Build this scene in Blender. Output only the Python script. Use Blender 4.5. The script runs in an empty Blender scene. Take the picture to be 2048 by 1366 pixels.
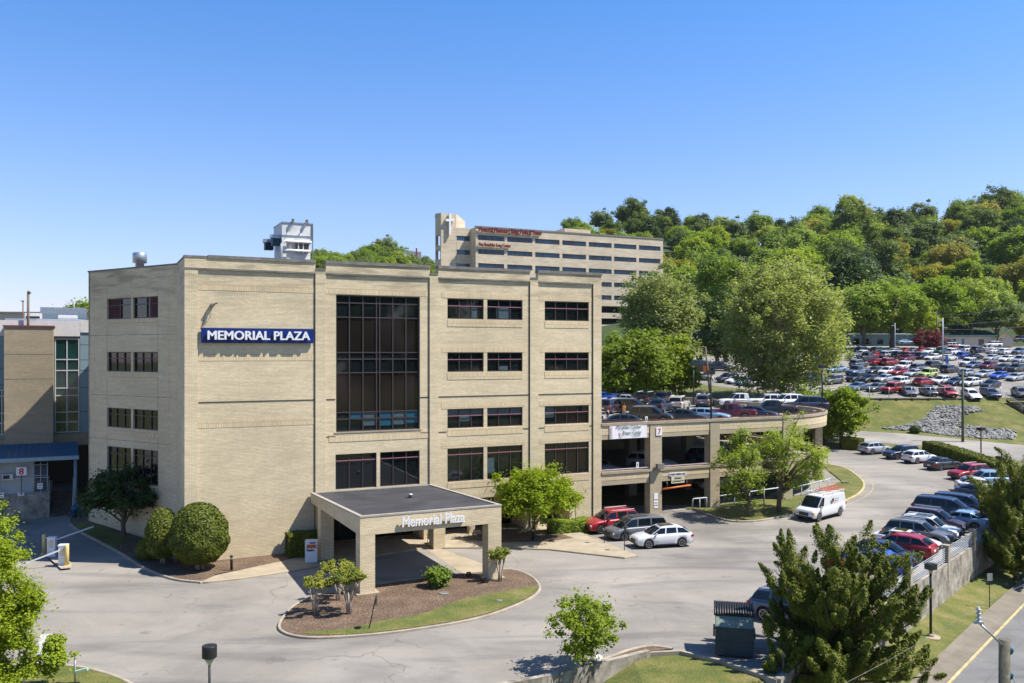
import bpy, bmesh, math, random
import numpy as np
from mathutils import Vector, Matrix
R = math.radians
random.seed(7)
S = bpy.context.scene
COL = S.collection
# ---------------------------------------------------------------- camera
F = 1757.0; CX = 1024.0; HY = 705.0; H = 15.0
cd = bpy.data.cameras.new('camera'); cam = bpy.data.objects.new('camera', cd); COL.objects.link(cam)
cam.location = (0, 0, H); cam.rotation_euler = (R(90), 0, 0)
cd.sensor_width = 36; cd.lens = F / 2048 * 36; cd.shift_y = 22 / 2048
cd.clip_end = 5000; cd.clip_start = 0.5
S.camera = cam
# ---------------------------------------------------------------- sky and sun
SUN = Vector((0.68, -0.07, 1.0)).normalized()
w = bpy.data.worlds.new("World"); S.world = w; w.use_nodes = True
nt = w.node_tree; bg = nt.nodes['Background']
sky = nt.nodes.new('ShaderNodeTexSky'); sky.sky_type = 'NISHITA'; sky.sun_disc = False
sky.sun_elevation = math.asin(SUN.z); sky.sun_rotation = math.atan2(SUN.x, SUN.y)
sky.air_density = 1.15; sky.dust_density = 0.35; sky.ozone_density = 2.2; sky.altitude = 200
tn = nt.nodes.new('ShaderNodeMix'); tn.data_type = 'RGBA'; tn.blend_type = 'MULTIPLY'; tn.inputs[0].default_value = 1.0; tn.inputs[7].default_value = (0.84, 0.97, 1.30, 1)
tc = nt.nodes.new('ShaderNodeTexCoord'); sx = nt.nodes.new('ShaderNodeSeparateXYZ'); nt.links.new(tc.outputs['Generated'], sx.inputs[0])
rp_ = nt.nodes.new('ShaderNodeValToRGB'); el = rp_.color_ramp.elements; el[0].position = 0.0; el[0].color = (0.92, 0.86, 1.20, 1); el[1].position = 0.37; el[1].color = (0.50, 0.885, 1.33, 1)
e4 = el.new(0.75); e4.color = (0.36, 0.66, 1.02, 1); e3 = el.new(0.17); e3.color = (0.82, 0.91, 1.22, 1); nt.links.new(sx.outputs[2], rp_.inputs[0]); nt.links.new(rp_.outputs[0], tn.inputs[7])
nt.links.new(sky.outputs[0], tn.inputs[6]); nt.links.new(tn.outputs[2], bg.inputs[0]); bg.inputs[1].default_value = 0.088
sl = bpy.data.lights.new('sun', 'SUN'); so = bpy.data.objects.new('sun', sl); COL.objects.link(so)
sl.energy = 5.0; sl.angle = R(0.5); sl.color = (1.0, 0.95, 0.87)
so.rotation_euler = SUN.to_track_quat('Z', 'Y').to_euler(); so.location = (60, 0, 90)
S.view_settings.view_transform = 'Standard'; S.view_settings.look = 'None'
S.view_settings.exposure = 0.8; S.view_settings.gamma = 1
# ---------------------------------------------------------------- materials
def new_mat(name):
    m = bpy.data.materials.new(name); m.use_nodes = True
    n = m.node_tree.nodes; l = m.node_tree.links
    return m, n, l, n['Principled BSDF']
def ramp(n, l, fac, stops):
    r = n.new('ShaderNodeValToRGB'); e = r.color_ramp.elements
    while len(e) < len(stops): e.new(0.5)
    for i, (p, c) in enumerate(stops):
        e[i].position = p; e[i].color = (*c, 1)
    l.new(fac, r.inputs[0]); return r.outputs[0]
def noise(n, l, scale, detail=5, rough=0.55, vec=None, dist=0.0):
    t = n.new('ShaderNodeTexNoise'); t.inputs['Scale'].default_value = scale
    t.inputs['Detail'].default_value = detail; t.inputs['Roughness'].default_value = rough
    t.inputs['Distortion'].default_value = dist
    if vec is not None: l.new(vec, t.inputs['Vector'])
    return t.outputs['Fac']
def mix(n, l, a, b, fac, mode='MIX'):
    x = n.new('ShaderNodeMix'); x.data_type = 'RGBA'; x.blend_type = mode
    for i, v in ((0, fac), (6, a), (7, b)):
        if isinstance(v, (int, float)): x.inputs[i].default_value = v
        elif isinstance(v, tuple): x.inputs[i].default_value = (*v, 1)
        else: l.new(v, x.inputs[i])
    return x.outputs[2]
def geo_pos(n):
    return n.new('ShaderNodeNewGeometry').outputs['Position']
def vscale(n, l, vec, s):
    m = n.new('ShaderNodeMapping'); m.inputs['Scale'].default_value = s; l.new(vec, m.inputs[0]); return m.outputs[0]
def plain(name, col, rough=0.7, metal=0.0, var=0.12, scale=3.0, coat=0.0, spec=0.5):
    m, n, l, p = new_mat(name)
    if var > 0:
        pos = n.new('ShaderNodeTexCoord').outputs['Object']
        a = tuple(max(0, c * (1 - var)) for c in col); b = tuple(min(1, c * (1 + var)) for c in col)
        l.new(ramp(n, l, noise(n, l, scale, 6, 0.6, pos), [(0.3, a), (0.7, b)]), p.inputs['Base Color'])
    else: p.inputs['Base Color'].default_value = (*col, 1)
    p.inputs['Roughness'].default_value = rough; p.inputs['Metallic'].default_value = metal
    p.inputs['Coat Weight'].default_value = coat; p.inputs['Specular IOR Level'].default_value = spec
    return m
def brick_mat(name, c1, c2, mortar, bw=0.30, bh=0.10, stain=0.5):
    m, n, l, p = new_mat(name)
    uv = n.new('ShaderNodeUVMap').outputs[0]; pos = geo_pos(n)
    b = n.new('ShaderNodeTexBrick'); l.new(uv, b.inputs['Vector'])
    b.inputs['Scale'].default_value = 1; b.inputs['Brick Width'].default_value = bw; b.inputs['Row Height'].default_value = bh
    b.inputs['Mortar Size'].default_value = 0.013; b.inputs['Mortar Smooth'].default_value = 0.1; b.inputs['Bias'].default_value = -0.15
    b.inputs['Color1'].default_value = (*c1, 1); b.inputs['Color2'].default_value = (*c2, 1); b.inputs['Mortar'].default_value = (*mortar, 1)
    # blotches that follow the courses, and darker weathering near the top
    s1 = noise(n, l, 0.9, 7, 0.7, vscale(n, l, uv, (0.35, 2.2, 1)))
    c = mix(n, l, b.outputs['Color'], tuple(x * 0.68 for x in c1), ramp(n, l, s1, [(0.46, (0, 0, 0)), (0.66, (min(1, stain * 1.3),) * 3)]))
    zz = n.new('ShaderNodeSeparateXYZ'); l.new(pos, zz.inputs[0]); mr = n.new('ShaderNodeMapRange'); mr.inputs[1].default_value = 17.0; mr.inputs[2].default_value = 21.0; l.new(zz.outputs[2], mr.inputs[0])
    s4 = noise(n, l, 1.3, 6, 0.6, vscale(n, l, uv, (0.22, 1.3, 1)))
    c = mix(n, l, c, tuple(x * 0.44 for x in c1), mix(n, l, ramp(n, l, s4, [(0.47, (0, 0, 0)), (0.60, (min(1, stain * 1.25),) * 3)]), mr.outputs[0], 1.0, 'MULTIPLY'))
    s2 = noise(n, l, 0.12, 4, 0.6, pos)
    c = mix(n, l, c, ramp(n, l, s2, [(0.3, (0.82, 0.81, 0.79)), (0.7, (1.08, 1.07, 1.05))]), 1.0, 'MULTIPLY')
    s3 = noise(n, l, 1.0, 5, 0.7, vscale(n, l, uv, (2.6, 0.16, 1)))
    c = mix(n, l, c, tuple(x * 0.6 for x in c1), ramp(n, l, s3, [(0.60, (0, 0, 0)), (0.85, (stain * 0.7,) * 3)]))
    l.new(c, p.inputs['Base Color']); p.inputs['Roughness'].default_value = 0.9
    bp = n.new('ShaderNodeBump'); bp.inputs['Strength'].default_value = 0.35; bp.inputs['Distance'].default_value = 0.01
    l.new(b.outputs['Fac'], bp.inputs['Height']); bp.invert = True; l.new(bp.outputs[0], p.inputs['Normal'])
    return m
M = {}
M['brick'] = brick_mat('tan_brick', (0.74, 0.62, 0.41), (0.60, 0.50, 0.32), (0.46, 0.385, 0.265), stain=0.62)
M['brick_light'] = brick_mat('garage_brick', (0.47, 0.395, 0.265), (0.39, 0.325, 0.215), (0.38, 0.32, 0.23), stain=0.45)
M['soldier'] = brick_mat('soldier_brick', (0.72, 0.59, 0.375), (0.60, 0.48, 0.30), (0.30, 0.24, 0.16), 0.115, 0.62, stain=0.35)
M['brick_old'] = brick_mat('weathered_brick', (0.345, 0.285, 0.19), (0.275, 0.225, 0.145), (0.25, 0.20, 0.135), stain=0.5)
M['tower_wall'] = brick_mat('far_tower_brick', (0.62, 0.52, 0.385), (0.57, 0.475, 0.345), (0.52, 0.435, 0.32), 0.6, 0.3, stain=0.25)
M['coping'] = plain('coping_metal', (0.16, 0.15, 0.13), 0.7, var=0.35, scale=1.5)
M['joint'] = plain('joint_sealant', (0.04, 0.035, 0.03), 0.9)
M['roofing'] = plain('black_roofing', (0.035, 0.035, 0.04), 0.75, var=0.45, scale=0.5)
M['concrete'] = plain('concrete', (0.31, 0.265, 0.20), 0.9, var=0.22, scale=1.3)
M['walk'] = plain('pale_walk_concrete', (0.32, 0.265, 0.185), 0.9, var=0.18, scale=0.9)
M['old_walk'] = plain('brown_sidewalk_concrete', (0.175, 0.15, 0.112), 0.9, var=0.2, scale=0.8)
M['deck'] = plain('deck_concrete', (0.26, 0.24, 0.21), 0.9, var=0.2, scale=0.6)
M['frame'] = plain('dark_bronze_frame', (0.075, 0.06, 0.06), 0.4, var=0.1, metal=0.4)
M['pink'] = plain('pink_bar_paint', (0.30, 0.13, 0.15), 0.5, var=0.1)
M['spandrel'] = plain('brown_spandrel_glass', (0.013, 0.0095, 0.0085), 0.08, var=0.3, scale=0.3)
M['louver'] = plain('brown_louver', (0.12, 0.035, 0.025), 0.6)
M['blind'] = plain('pale_blind', (0.055, 0.085, 0.095), 0.3, var=0.2)
M['blind_blue'] = plain('blue_blind', (0.012, 0.075, 0.12), 0.25, var=0.15)
M['white'] = plain('white_paint', (0.72, 0.72, 0.72), 0.5, var=0.06)
M['white_old'] = plain('stained_white_metal', (0.66, 0.65, 0.62), 0.6, var=0.18, scale=1.6)
M['black'] = plain('black_metal', (0.012, 0.012, 0.013), 0.5, var=0.1)
M['dark'] = plain('dark_void', (0.006, 0.006, 0.006), 0.95, var=0, spec=0.0)
M['steel'] = plain('galvanised_steel', (0.42, 0.44, 0.46), 0.4, 0.7, var=0.15)
M['steel_paint'] = plain('grey_painted_steel', (0.42, 0.45, 0.48), 0.5, 0.0, var=0.1)
M['signblue'] = plain('blue_sign_face', (0.003, 0.020, 0.14), 0.35, var=0.05)
M['red'] = plain('red_paint', (0.50, 0.01, 0.03), 0.5, var=0.05)
M['darkred'] = plain('dark_red_letter', (0.16, 0.008, 0.01), 0.5, var=0.1)
M['pinkink'] = plain('pale_pink_ink', (0.72, 0.40, 0.42), 0.6, var=0.0)
M['ink'] = plain('dark_ink', (0.03, 0.03, 0.035), 0.6, var=0.0)
M['inkblue'] = plain('purple_ink', (0.05, 0.02, 0.20), 0.5, var=0)
M['orange'] = plain('orange_paint', (0.48, 0.12, 0.02), 0.5, var=0.1)
M['yellow'] = plain('pale_yellow_paint', (0.62, 0.48, 0.18), 0.6, var=0.1)
M['kerbyellow'] = plain('worn_yellow_kerb', (0.42, 0.34, 0.17), 0.85, var=0.3, scale=1.5)
M['wood'] = plain('weathered_pole_wood', (0.13, 0.105, 0.07), 0.9, var=0.4, scale=4)
M['timber'] = plain('old_timber', (0.07, 0.055, 0.04), 0.9, var=0.3, scale=2)
M['bark'] = plain('tree_bark', (0.12, 0.095, 0.07), 0.95, var=0.4, scale=6)
M['palebark'] = plain('pale_smooth_bark', (0.36, 0.30, 0.23), 0.85, var=0.3, scale=5)
M['blue_metal'] = plain('blue_standing_seam', (0.012, 0.085, 0.15), 0.4, var=0.15)
M['bluegrey'] = plain('blue_grey_panel', (0.17, 0.24, 0.27), 0.6, var=0.08)
M['palegrey'] = plain('pale_grey_panel', (0.55, 0.52, 0.50), 0.7, var=0.08)
M['beige'] = plain('beige_siding', (0.50, 0.42, 0.33), 0.8, var=0.08)
M['tealtrim'] = plain('teal_trim', (0.03, 0.16, 0.18), 0.6)
M['redbrick'] = plain('red_brick', (0.28, 0.09, 0.05), 0.9, var=0.25, scale=2)
M['brownroof'] = plain('brown_roof', (0.22, 0.13, 0.09), 0.9)
M['greyroof'] = plain('grey_shingle', (0.10, 0.10, 0.11), 0.9)
M['dumpgreen'] = plain('dark_teal_steel', (0.005, 0.030, 0.045), 0.45, var=0.3, scale=1.2)
M['dumplight'] = plain('toplit_green_panel', (0.15, 0.19, 0.15), 0.55, var=0.2, scale=1.2)  # paler green: light falling on the dumpster's sloped front, put into the colour
M['rubber'] = plain('tyre_rubber', (0.015, 0.015, 0.015), 0.85, var=0)
M['alloy'] = plain('alloy_rim', (0.45, 0.45, 0.46), 0.3, 0.8, var=0)
M['headlamp'] = plain('headlamp_lens', (0.55, 0.56, 0.56), 0.1, var=0)
M['tail'] = plain('red_tail_lens', (0.38, 0.006, 0.01), 0.2, var=0)
M['amber'] = plain('amber_lens', (0.75, 0.25, 0.01), 0.3, var=0)
M['trim'] = plain('black_car_trim', (0.018, 0.018, 0.02), 0.5, var=0)
M['flower'] = plain('pink_petals', (0.42, 0.13, 0.24), 0.8, var=0.2)
M['skin'] = plain('skin', (0.35, 0.20, 0.14), 0.6, var=0)
M['navycloth'] = plain('navy_cloth', (0.015, 0.02, 0.10), 0.9, var=0.1)
M['whitecloth'] = plain('white_cloth', (0.65, 0.62, 0.65), 0.9, var=0.1)
M['orangecloth'] = plain('orange_cloth', (0.60, 0.25, 0.03), 0.9, var=0.1)
M['greycloth'] = plain('grey_cloth', (0.20, 0.20, 0.22), 0.9, var=0.1)
M['hair'] = plain('dark_hair', (0.03, 0.02, 0.015), 0.8, var=0)
M['dometop'] = plain('lamp_lens', (0.35, 0.38, 0.24), 0.2, var=0)
def glass(name, col, rough=0.04, ior=1.9):
    m, n, l, p = new_mat(name)
    pos = geo_pos(n)
    l.new(ramp(n, l, noise(n, l, 0.35, 5, 0.6, pos), [(0.3, tuple(c * 0.5 for c in col)), (0.75, tuple(c * 1.6 for c in col))]), p.inputs['Base Color'])
    p.inputs['Roughness'].default_value = rough; p.inputs['IOR'].default_value = ior
    bp = n.new('ShaderNodeBump'); bp.inputs['Strength'].default_value = 0.06; bp.inputs['Distance'].default_value = 0.05
    l.new(noise(n, l, 0.8, 2, 0.5, pos), bp.inputs['Height']); l.new(bp.outputs[0], p.inputs['Normal'])
    return m
M['glass'] = glass('dark_window_glass', (0.007, 0.010, 0.011), 0.04, 1.6)
M['glass_blue'] = glass('blue_window_glass', (0.008, 0.045, 0.085), 0.15, 1.6)
M['glass_green'] = glass('green_curtain_glass', (0.006, 0.035, 0.035), 0.08, 1.8)
M['carglass'] = glass('car_glass', (0.006, 0.010, 0.013), 0.04, 1.45)
def paint(name, col):
    m, n, l, p = new_mat(name)
    p.inputs['Base Color'].default_value = (*col, 1); p.inputs['Roughness'].default_value = 0.42
    p.inputs['Coat Weight'].default_value = 0.7; p.inputs['Coat Roughness'].default_value = 0.06
    p.inputs['Metallic'].default_value = 0.15
    return m
PAINT = {k: paint(k + '_car_paint', v) for k, v in {
    'white': (0.66, 0.66, 0.66), 'silver': (0.34, 0.36, 0.39), 'grey': (0.11, 0.115, 0.125), 'charcoal': (0.035, 0.035, 0.04),
    'black': (0.010, 0.010, 0.012), 'navy': (0.010, 0.02, 0.055), 'blue': (0.01, 0.07, 0.42), 'red': (0.30, 0.007, 0.013),
    'maroon': (0.12, 0.006, 0.02), 'lime': (0.42, 0.50, 0.14), 'pale_blue': (0.20, 0.32, 0.45), 'champagne': (0.46, 0.41, 0.36), 'steel_blue': (0.08, 0.12, 0.18),
    'green': (0.01, 0.05, 0.04), 'plum': (0.03, 0.012, 0.022)}.items()}
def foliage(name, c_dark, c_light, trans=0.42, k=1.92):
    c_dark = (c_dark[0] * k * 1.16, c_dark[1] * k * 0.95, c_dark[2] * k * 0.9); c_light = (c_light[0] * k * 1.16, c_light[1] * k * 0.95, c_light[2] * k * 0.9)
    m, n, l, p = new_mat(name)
    oi = n.new('ShaderNodeObjectInfo'); pos = geo_pos(n)
    nz = noise(n, l, 0.8, 4, 0.6, pos)
    a = n.new('ShaderNodeMath'); a.operation = 'MULTIPLY_ADD'; a.inputs[1].default_value = 0.5
    l.new(oi.outputs['Random'], a.inputs[0])
    b = n.new('ShaderNodeMath'); b.operation = 'MULTIPLY_ADD'; b.inputs[1].default_value = 0.9; b.inputs[2].default_value = -0.2
    l.new(nz, b.inputs[0]); l.new(b.outputs[0], a.inputs[2])
    c = ramp(n, l, a.outputs[0], [(0.1, c_dark), (0.85, c_light)])
    l.new(c, p.inputs['Base Color']); p.inputs['Roughness'].default_value = 0.6; p.inputs['Specular IOR Level'].default_value = 0.3
    t = n.new('ShaderNodeBsdfTranslucent')
    l.new(mix(n, l, c, (1.3, 1.35, 0.55), 1.0, 'MULTIPLY'), t.inputs[0])
    mx = n.new('ShaderNodeMixShader'); mx.inputs[0].default_value = trans
    out = n['Material Output']; l.new(p.outputs[0], mx.inputs[1]); l.new(t.outputs[0], mx.inputs[2]); l.new(mx.outputs[0], out.inputs[0])
    return m
M['leaf_bright'] = foliage('bright_spring_leaves', (0.060, 0.105, 0.006), (0.125, 0.19, 0.012))
M['leaf_mid'] = foliage('mid_green_leaves', (0.065, 0.12, 0.016), (0.12, 0.19, 0.026))
M['leaf_syc'] = foliage('grey_green_leaves', (0.10, 0.145, 0.05), (0.175, 0.225, 0.095))
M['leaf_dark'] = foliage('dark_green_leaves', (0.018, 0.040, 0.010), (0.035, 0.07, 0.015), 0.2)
M['leaf_shade'] = foliage('deep_green_leaves', (0.045, 0.078, 0.02), (0.08, 0.125, 0.035), 0.3)
M['leaf_olive'] = foliage('olive_leaves', (0.09, 0.112, 0.02), (0.155, 0.17, 0.03))
M['leaf_yellow'] = foliage('yellow_green_leaves', (0.085, 0.14, 0.018), (0.15, 0.215, 0.03))
M['leaf_myrtle'] = foliage('myrtle_leaves', (0.06, 0.10, 0.015), (0.14, 0.17, 0.025))
M['leaf_purple'] = foliage('purple_leaves', (0.06, 0.012, 0.02), (0.12, 0.03, 0.035), 0.2)
M['juniper'] = foliage('juniper_needles', (0.042, 0.070, 0.006), (0.090, 0.122, 0.010), 0.2, 1.6)
M['juniper_brown'] = foliage('dead_juniper_needles', (0.16, 0.07, 0.03), (0.25, 0.11, 0.04), 0.1)
M['box'] = foliage('clipped_box_leaves', (0.05, 0.085, 0.006), (0.12, 0.16, 0.015), 0.15, 1.15)
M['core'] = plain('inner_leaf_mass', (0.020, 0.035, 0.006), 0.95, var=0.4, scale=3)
def ground_mat(name, stops, scale=0.5, fine=14, bump=0.5, rough=0.95, fmix=0.5):
    m, n, l, p = new_mat(name); pos = geo_pos(n)
    a = n.new('ShaderNodeMath'); a.operation = 'MULTIPLY_ADD'; a.inputs[1].default_value = fmix
    l.new(noise(n, l, fine, 4, 0.7, pos), a.inputs[0])
    b = n.new('ShaderNodeMath'); b.operation = 'MULTIPLY'; b.inputs[1].default_value = 1 - fmix
    l.new(noise(n, l, scale, 6, 0.65, pos), b.inputs[0]); l.new(b.outputs[0], a.inputs[2])
    l.new(ramp(n, l, a.outputs[0], stops), p.inputs['Base Color']); p.inputs['Roughness'].default_value = rough
    bp = n.new('ShaderNodeBump'); bp.inputs['Strength'].default_value = bump; bp.inputs['Distance'].default_value = 0.05
    l.new(noise(n, l, fine, 4, 0.7, pos), bp.inputs['Height']); l.new(bp.outputs[0], p.inputs['Normal'])
    return m
M['grass'] = ground_mat('mown_grass', [(0.30, (0.030, 0.050, 0.006)), (0.44, (0.066, 0.088, 0.011)), (0.53, (0.125, 0.122, 0.022)), (0.62, (0.21, 0.165, 0.07))], 0.45, 9)
M['forest'] = ground_mat('forest_floor', [(0.3, (0.015, 0.03, 0.008)), (0.6, (0.03, 0.055, 0.012))], 0.1, 2)
M['mulch'] = ground_mat('wood_mulch', [(0.35, (0.035, 0.022, 0.014)), (0.5, (0.105, 0.066, 0.040)), (0.6, (0.20, 0.135, 0.085)), (0.67, (0.42, 0.31, 0.22))], 0.8, 9, 0.9, fmix=0.75)
def asphalt_mat(name, base, crack=True):
    m, n, l, p = new_mat(name); pos = geo_pos(n)
    c = ramp(n, l, noise(n, l, 0.10, 7, 0.62, pos, 0.6), [(0.30, tuple(x * 0.70 for x in base)), (0.50, base), (0.68, tuple(x * 1.25 for x in base))])
    st = noise(n, l, 0.05, 5, 0.6, vscale(n, l, pos, (1, 4, 1)), 1.5)
    c = mix(n, l, c, ramp(n, l, st, [(0.36, (0.74, 0.74, 0.75)), (0.47, (1.0, 1.0, 1.0)), (0.62, (1.10, 1.08, 1.05))]), 1.0, 'MULTIPLY')
    c = mix(n, l, c, ramp(n, l, noise(n, l, 22, 3, 0.8, pos), [(0.3, (0.86, 0.86, 0.86)), (0.7, (1.12, 1.12, 1.12))]), 1.0, 'MULTIPLY')
    sp = noise(n, l, 0.9, 3, 0.6, pos, 0.4)
    c = mix(n, l, c, (0.06, 0.06, 0.06), ramp(n, l, sp, [(0.64, (0, 0, 0)), (0.76, (0.5,) * 3)]))
    if crack:
        nz = n.new('ShaderNodeTexNoise'); nz.inputs['Scale'].default_value = 0.35; nz.inputs['Detail'].default_value = 6; l.new(pos, nz.inputs[0])
        ad = n.new('ShaderNodeVectorMath'); ad.operation = 'MULTIPLY_ADD'; ad.inputs[1].default_value = (5, 5, 0); l.new(nz.outputs['Color'], ad.inputs[0]); l.new(pos, ad.inputs[2])
        v = n.new('ShaderNodeTexVoronoi'); v.feature = 'DISTANCE_TO_EDGE'; v.inputs['Scale'].default_value = 0.085; l.new(ad.outputs[0], v.inputs[0])
        cr = ramp(n, l, v.outputs['Distance'], [(0.0, (1, 1, 1)), (0.0045, (0, 0, 0))])
        gate = ramp(n, l, noise(n, l, 0.12, 2, 0.5, pos), [(0.42, (0, 0, 0)), (0.52, (0.6,) * 3)])
        c = mix(n, l, c, tuple(x * 0.42 for x in base), mix(n, l, cr, gate, 1.0, 'MULTIPLY'))
    l.new(c, p.inputs['Base Color']); p.inputs['Roughness'].default_value = 0.9
    bp = n.new('ShaderNodeBump'); bp.inputs['Strength'].default_value = 0.3; bp.inputs['Distance'].default_value = 0.02
    l.new(noise(n, l, 30, 2, 0.7, pos), bp.inputs['Height']); l.new(bp.outputs[0], p.inputs['Normal'])
    return m
M['asphalt'] = asphalt_mat('worn_asphalt', (0.225, 0.205, 0.178))
M['road'] = asphalt_mat('road_asphalt', (0.235, 0.218, 0.192), False)
M['lot'] = asphalt_mat('lot_asphalt', (0.205, 0.19, 0.166))
M['street'] = asphalt_mat('street_asphalt', (0.15, 0.148, 0.142))
M['rock'] = plain('riprap_stone', (0.22, 0.215, 0.20), 0.9, var=0.35, scale=0.7)
def wall_conc():
    m, n, l, p = new_mat('streaked_concrete'); uv = n.new('ShaderNodeUVMap').outputs[0]
    s = noise(n, l, 1.0, 6, 0.7, vscale(n, l, uv, (1.1, 0.9, 1)))
    l.new(ramp(n, l, s, [(0.34, (0.10, 0.088, 0.065)), (0.48, (0.23, 0.205, 0.165)), (0.68, (0.42, 0.385, 0.32))]), p.inputs['Base Color'])
    p.inputs['Roughness'].default_value = 0.92; return m
M['wallconc'] = wall_conc()
# ---------------------------------------------------------------- object helpers
def tag(o, label=None, cat=None, group=None, kind=None):
    if label: o['label'] = label
    if cat: o['category'] = cat
    if group: o['group'] = group
    if kind: o['kind'] = kind
    return o
def empty(name, loc=(0, 0, 0), rz=0, label=None, cat=None, group=None):
    o = bpy.data.objects.new(name, None); COL.objects.link(o); o.location = loc; o.rotation_euler = (0, 0, rz)
    o.empty_display_size = 0.3
    return tag(o, label, cat, group)
def link(o, parent=None):
    COL.objects.link(o)
    if parent is not None: o.parent = parent
    return o
class MB:
    def __init__(s): s.v = []; s.f = []; s.m = []; s.s = []
    def poly(s, pts, m=0, sm=False):
        i = len(s.v); s.v += [tuple(p) for p in pts]; s.f.append(tuple(range(i, i + len(pts)))); s.m.append(m); s.s.append(sm)
    def box(s, x0, x1, y0, y1, z0, z1, m=0, T=None):
        c = [(x0, y0, z0), (x1, y0, z0), (x1, y1, z0), (x0, y1, z0), (x0, y0, z1), (x1, y0, z1), (x1, y1, z1), (x0, y1, z1)]
        if T is not None: c = [tuple(T @ Vector(q)) for q in c]
        i = len(s.v); s.v += c
        for q in ((3, 2, 1, 0), (4, 5, 6, 7), (0, 1, 5, 4), (1, 2, 6, 5), (2, 3, 7, 6), (3, 0, 4, 7)):
            s.f.append(tuple(i + k for k in q)); s.m.append(m); s.s.append(False)
        return s
    def bar(s, p0, p1, wx, wz, m=0):
        p0 = Vector(p0); p1 = Vector(p1); d = p1 - p0; L = d.length
        q = d.to_track_quat('Y', 'Z'); T = Matrix.Translation(p0) @ q.to_matrix().to_4x4()
        return s.box(-wx / 2, wx / 2, 0, L, -wz / 2, wz / 2, m, T)
    def tube(s, pts, rad, n=8, m=0, caps=True):
        pts = [Vector(p) for p in pts]
        if not isinstance(rad, (list, tuple)): rad = [rad] * len(pts)
        base = len(s.v); up = Vector((0, 0, 1)); ref = None
        for i, p in enumerate(pts):
            d = (pts[min(i + 1, len(pts) - 1)] - pts[max(i - 1, 0)]).normalized()
            if ref is None:
                ref = Vector((1, 0, 0)) if abs(d.x) < 0.9 else Vector((0, 1, 0))
            a = (ref - d * ref.dot(d)).normalized(); b = d.cross(a); ref = a
            for k in range(n):
                t = 2 * math.pi * k / n
                s.v.append(tuple(p + (a * math.cos(t) + b * math.sin(t)) * rad[i]))
        for i in range(len(pts) - 1):
            for k in range(n):
                k2 = (k + 1) % n
                s.f.append((base + i * n + k, base + i * n + k2, base + (i + 1) * n + k2, base + (i + 1) * n + k)); s.m.append(m); s.s.append(True)
        if caps:
            s.f.append(tuple(base + k for k in reversed(range(n)))); s.m.append(m); s.s.append(False)
            e = base + (len(pts) - 1) * n
            s.f.append(tuple(e + k for k in range(n))); s.m.append(m); s.s.append(False)
        return s
    def lathe(s, c, prof, n=16, m=0):
        base = len(s.v)
        for (r, z) in prof:
            for k in range(n):
                t = 2 * math.pi * k / n; s.v.append((c[0] + r * math.cos(t), c[1] + r * math.sin(t), c[2] + z))
        for i in range(len(prof) - 1):
            for k in range(n):
                k2 = (k + 1) % n
                s.f.append((base + i * n + k, base + i * n + k2, base + (i + 1) * n + k2, base + (i + 1) * n + k)); s.m.append(m); s.s.append(True)
        s.f.append(tuple(base + k for k in reversed(range(n)))); s.m.append(m); s.s.append(False)
        e = base + (len(prof) - 1) * n; s.f.append(tuple(e + k for k in range(n))); s.m.append(m); s.s.append(False)
        return s
    def mesh(s, name, mats):
        me = bpy.data.meshes.new(name); me.from_pydata(s.v, [], s.f)
        for mt in (mats if isinstance(mats, (list, tuple)) else [mats]): me.materials.append(mt)
        me.polygons.foreach_set('material_index', s.m); me.polygons.foreach_set('use_smooth', s.s)
        me.update()
        uvl = me.uv_layers.new(name='UVMap'); V = np.array(s.v, dtype=np.float64).reshape(-1, 3)
        nl = len(me.loops); li = np.empty(nl, dtype=np.int32); me.loops.foreach_get('vertex_index', li)
        N = np.empty(len(me.polygons) * 3); me.polygons.foreach_get('normal', N); N = N.reshape(-1, 3)
        lt = np.empty(len(me.polygons), dtype=np.int32); me.polygons.foreach_get('loop_total', lt)
        NL = np.repeat(N, lt, axis=0); P = V[li]
        flat = np.abs(NL[:, 2]) > 0.7
        tl = np.sqrt(NL[:, 0] ** 2 + NL[:, 1] ** 2) + 1e-9
        u = (P[:, 0] * -NL[:, 1] + P[:, 1] * NL[:, 0]) / tl
        uv = np.stack([np.where(flat, P[:, 0], u), np.where(flat, P[:, 1], P[:, 2])], 1)
        uvl.data.foreach_set('uv', uv.ravel().astype(np.float32))
        return me
    def build(s, name, mats, parent=None, **k):
        me = s.mesh(name, mats); o = bpy.data.objects.new(name, me); link(o, parent)
        if k: tag(o, **k)
        return o
def children(o): return [c for c in bpy.data.objects if c.parent == o]
def family(o):
    d = {}
    def rec(x):
        ch = [c for c in x.children]; d[x] = ch
        for c in ch: rec(c)
    rec(o); return d
def copy_tree(o, parent=None, fam=None):
    fam = fam or family(o)
    c = o.copy(); COL.objects.link(c); c.parent = parent
    for ch in fam[o]: copy_tree(ch, c, fam)
    return c
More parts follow.
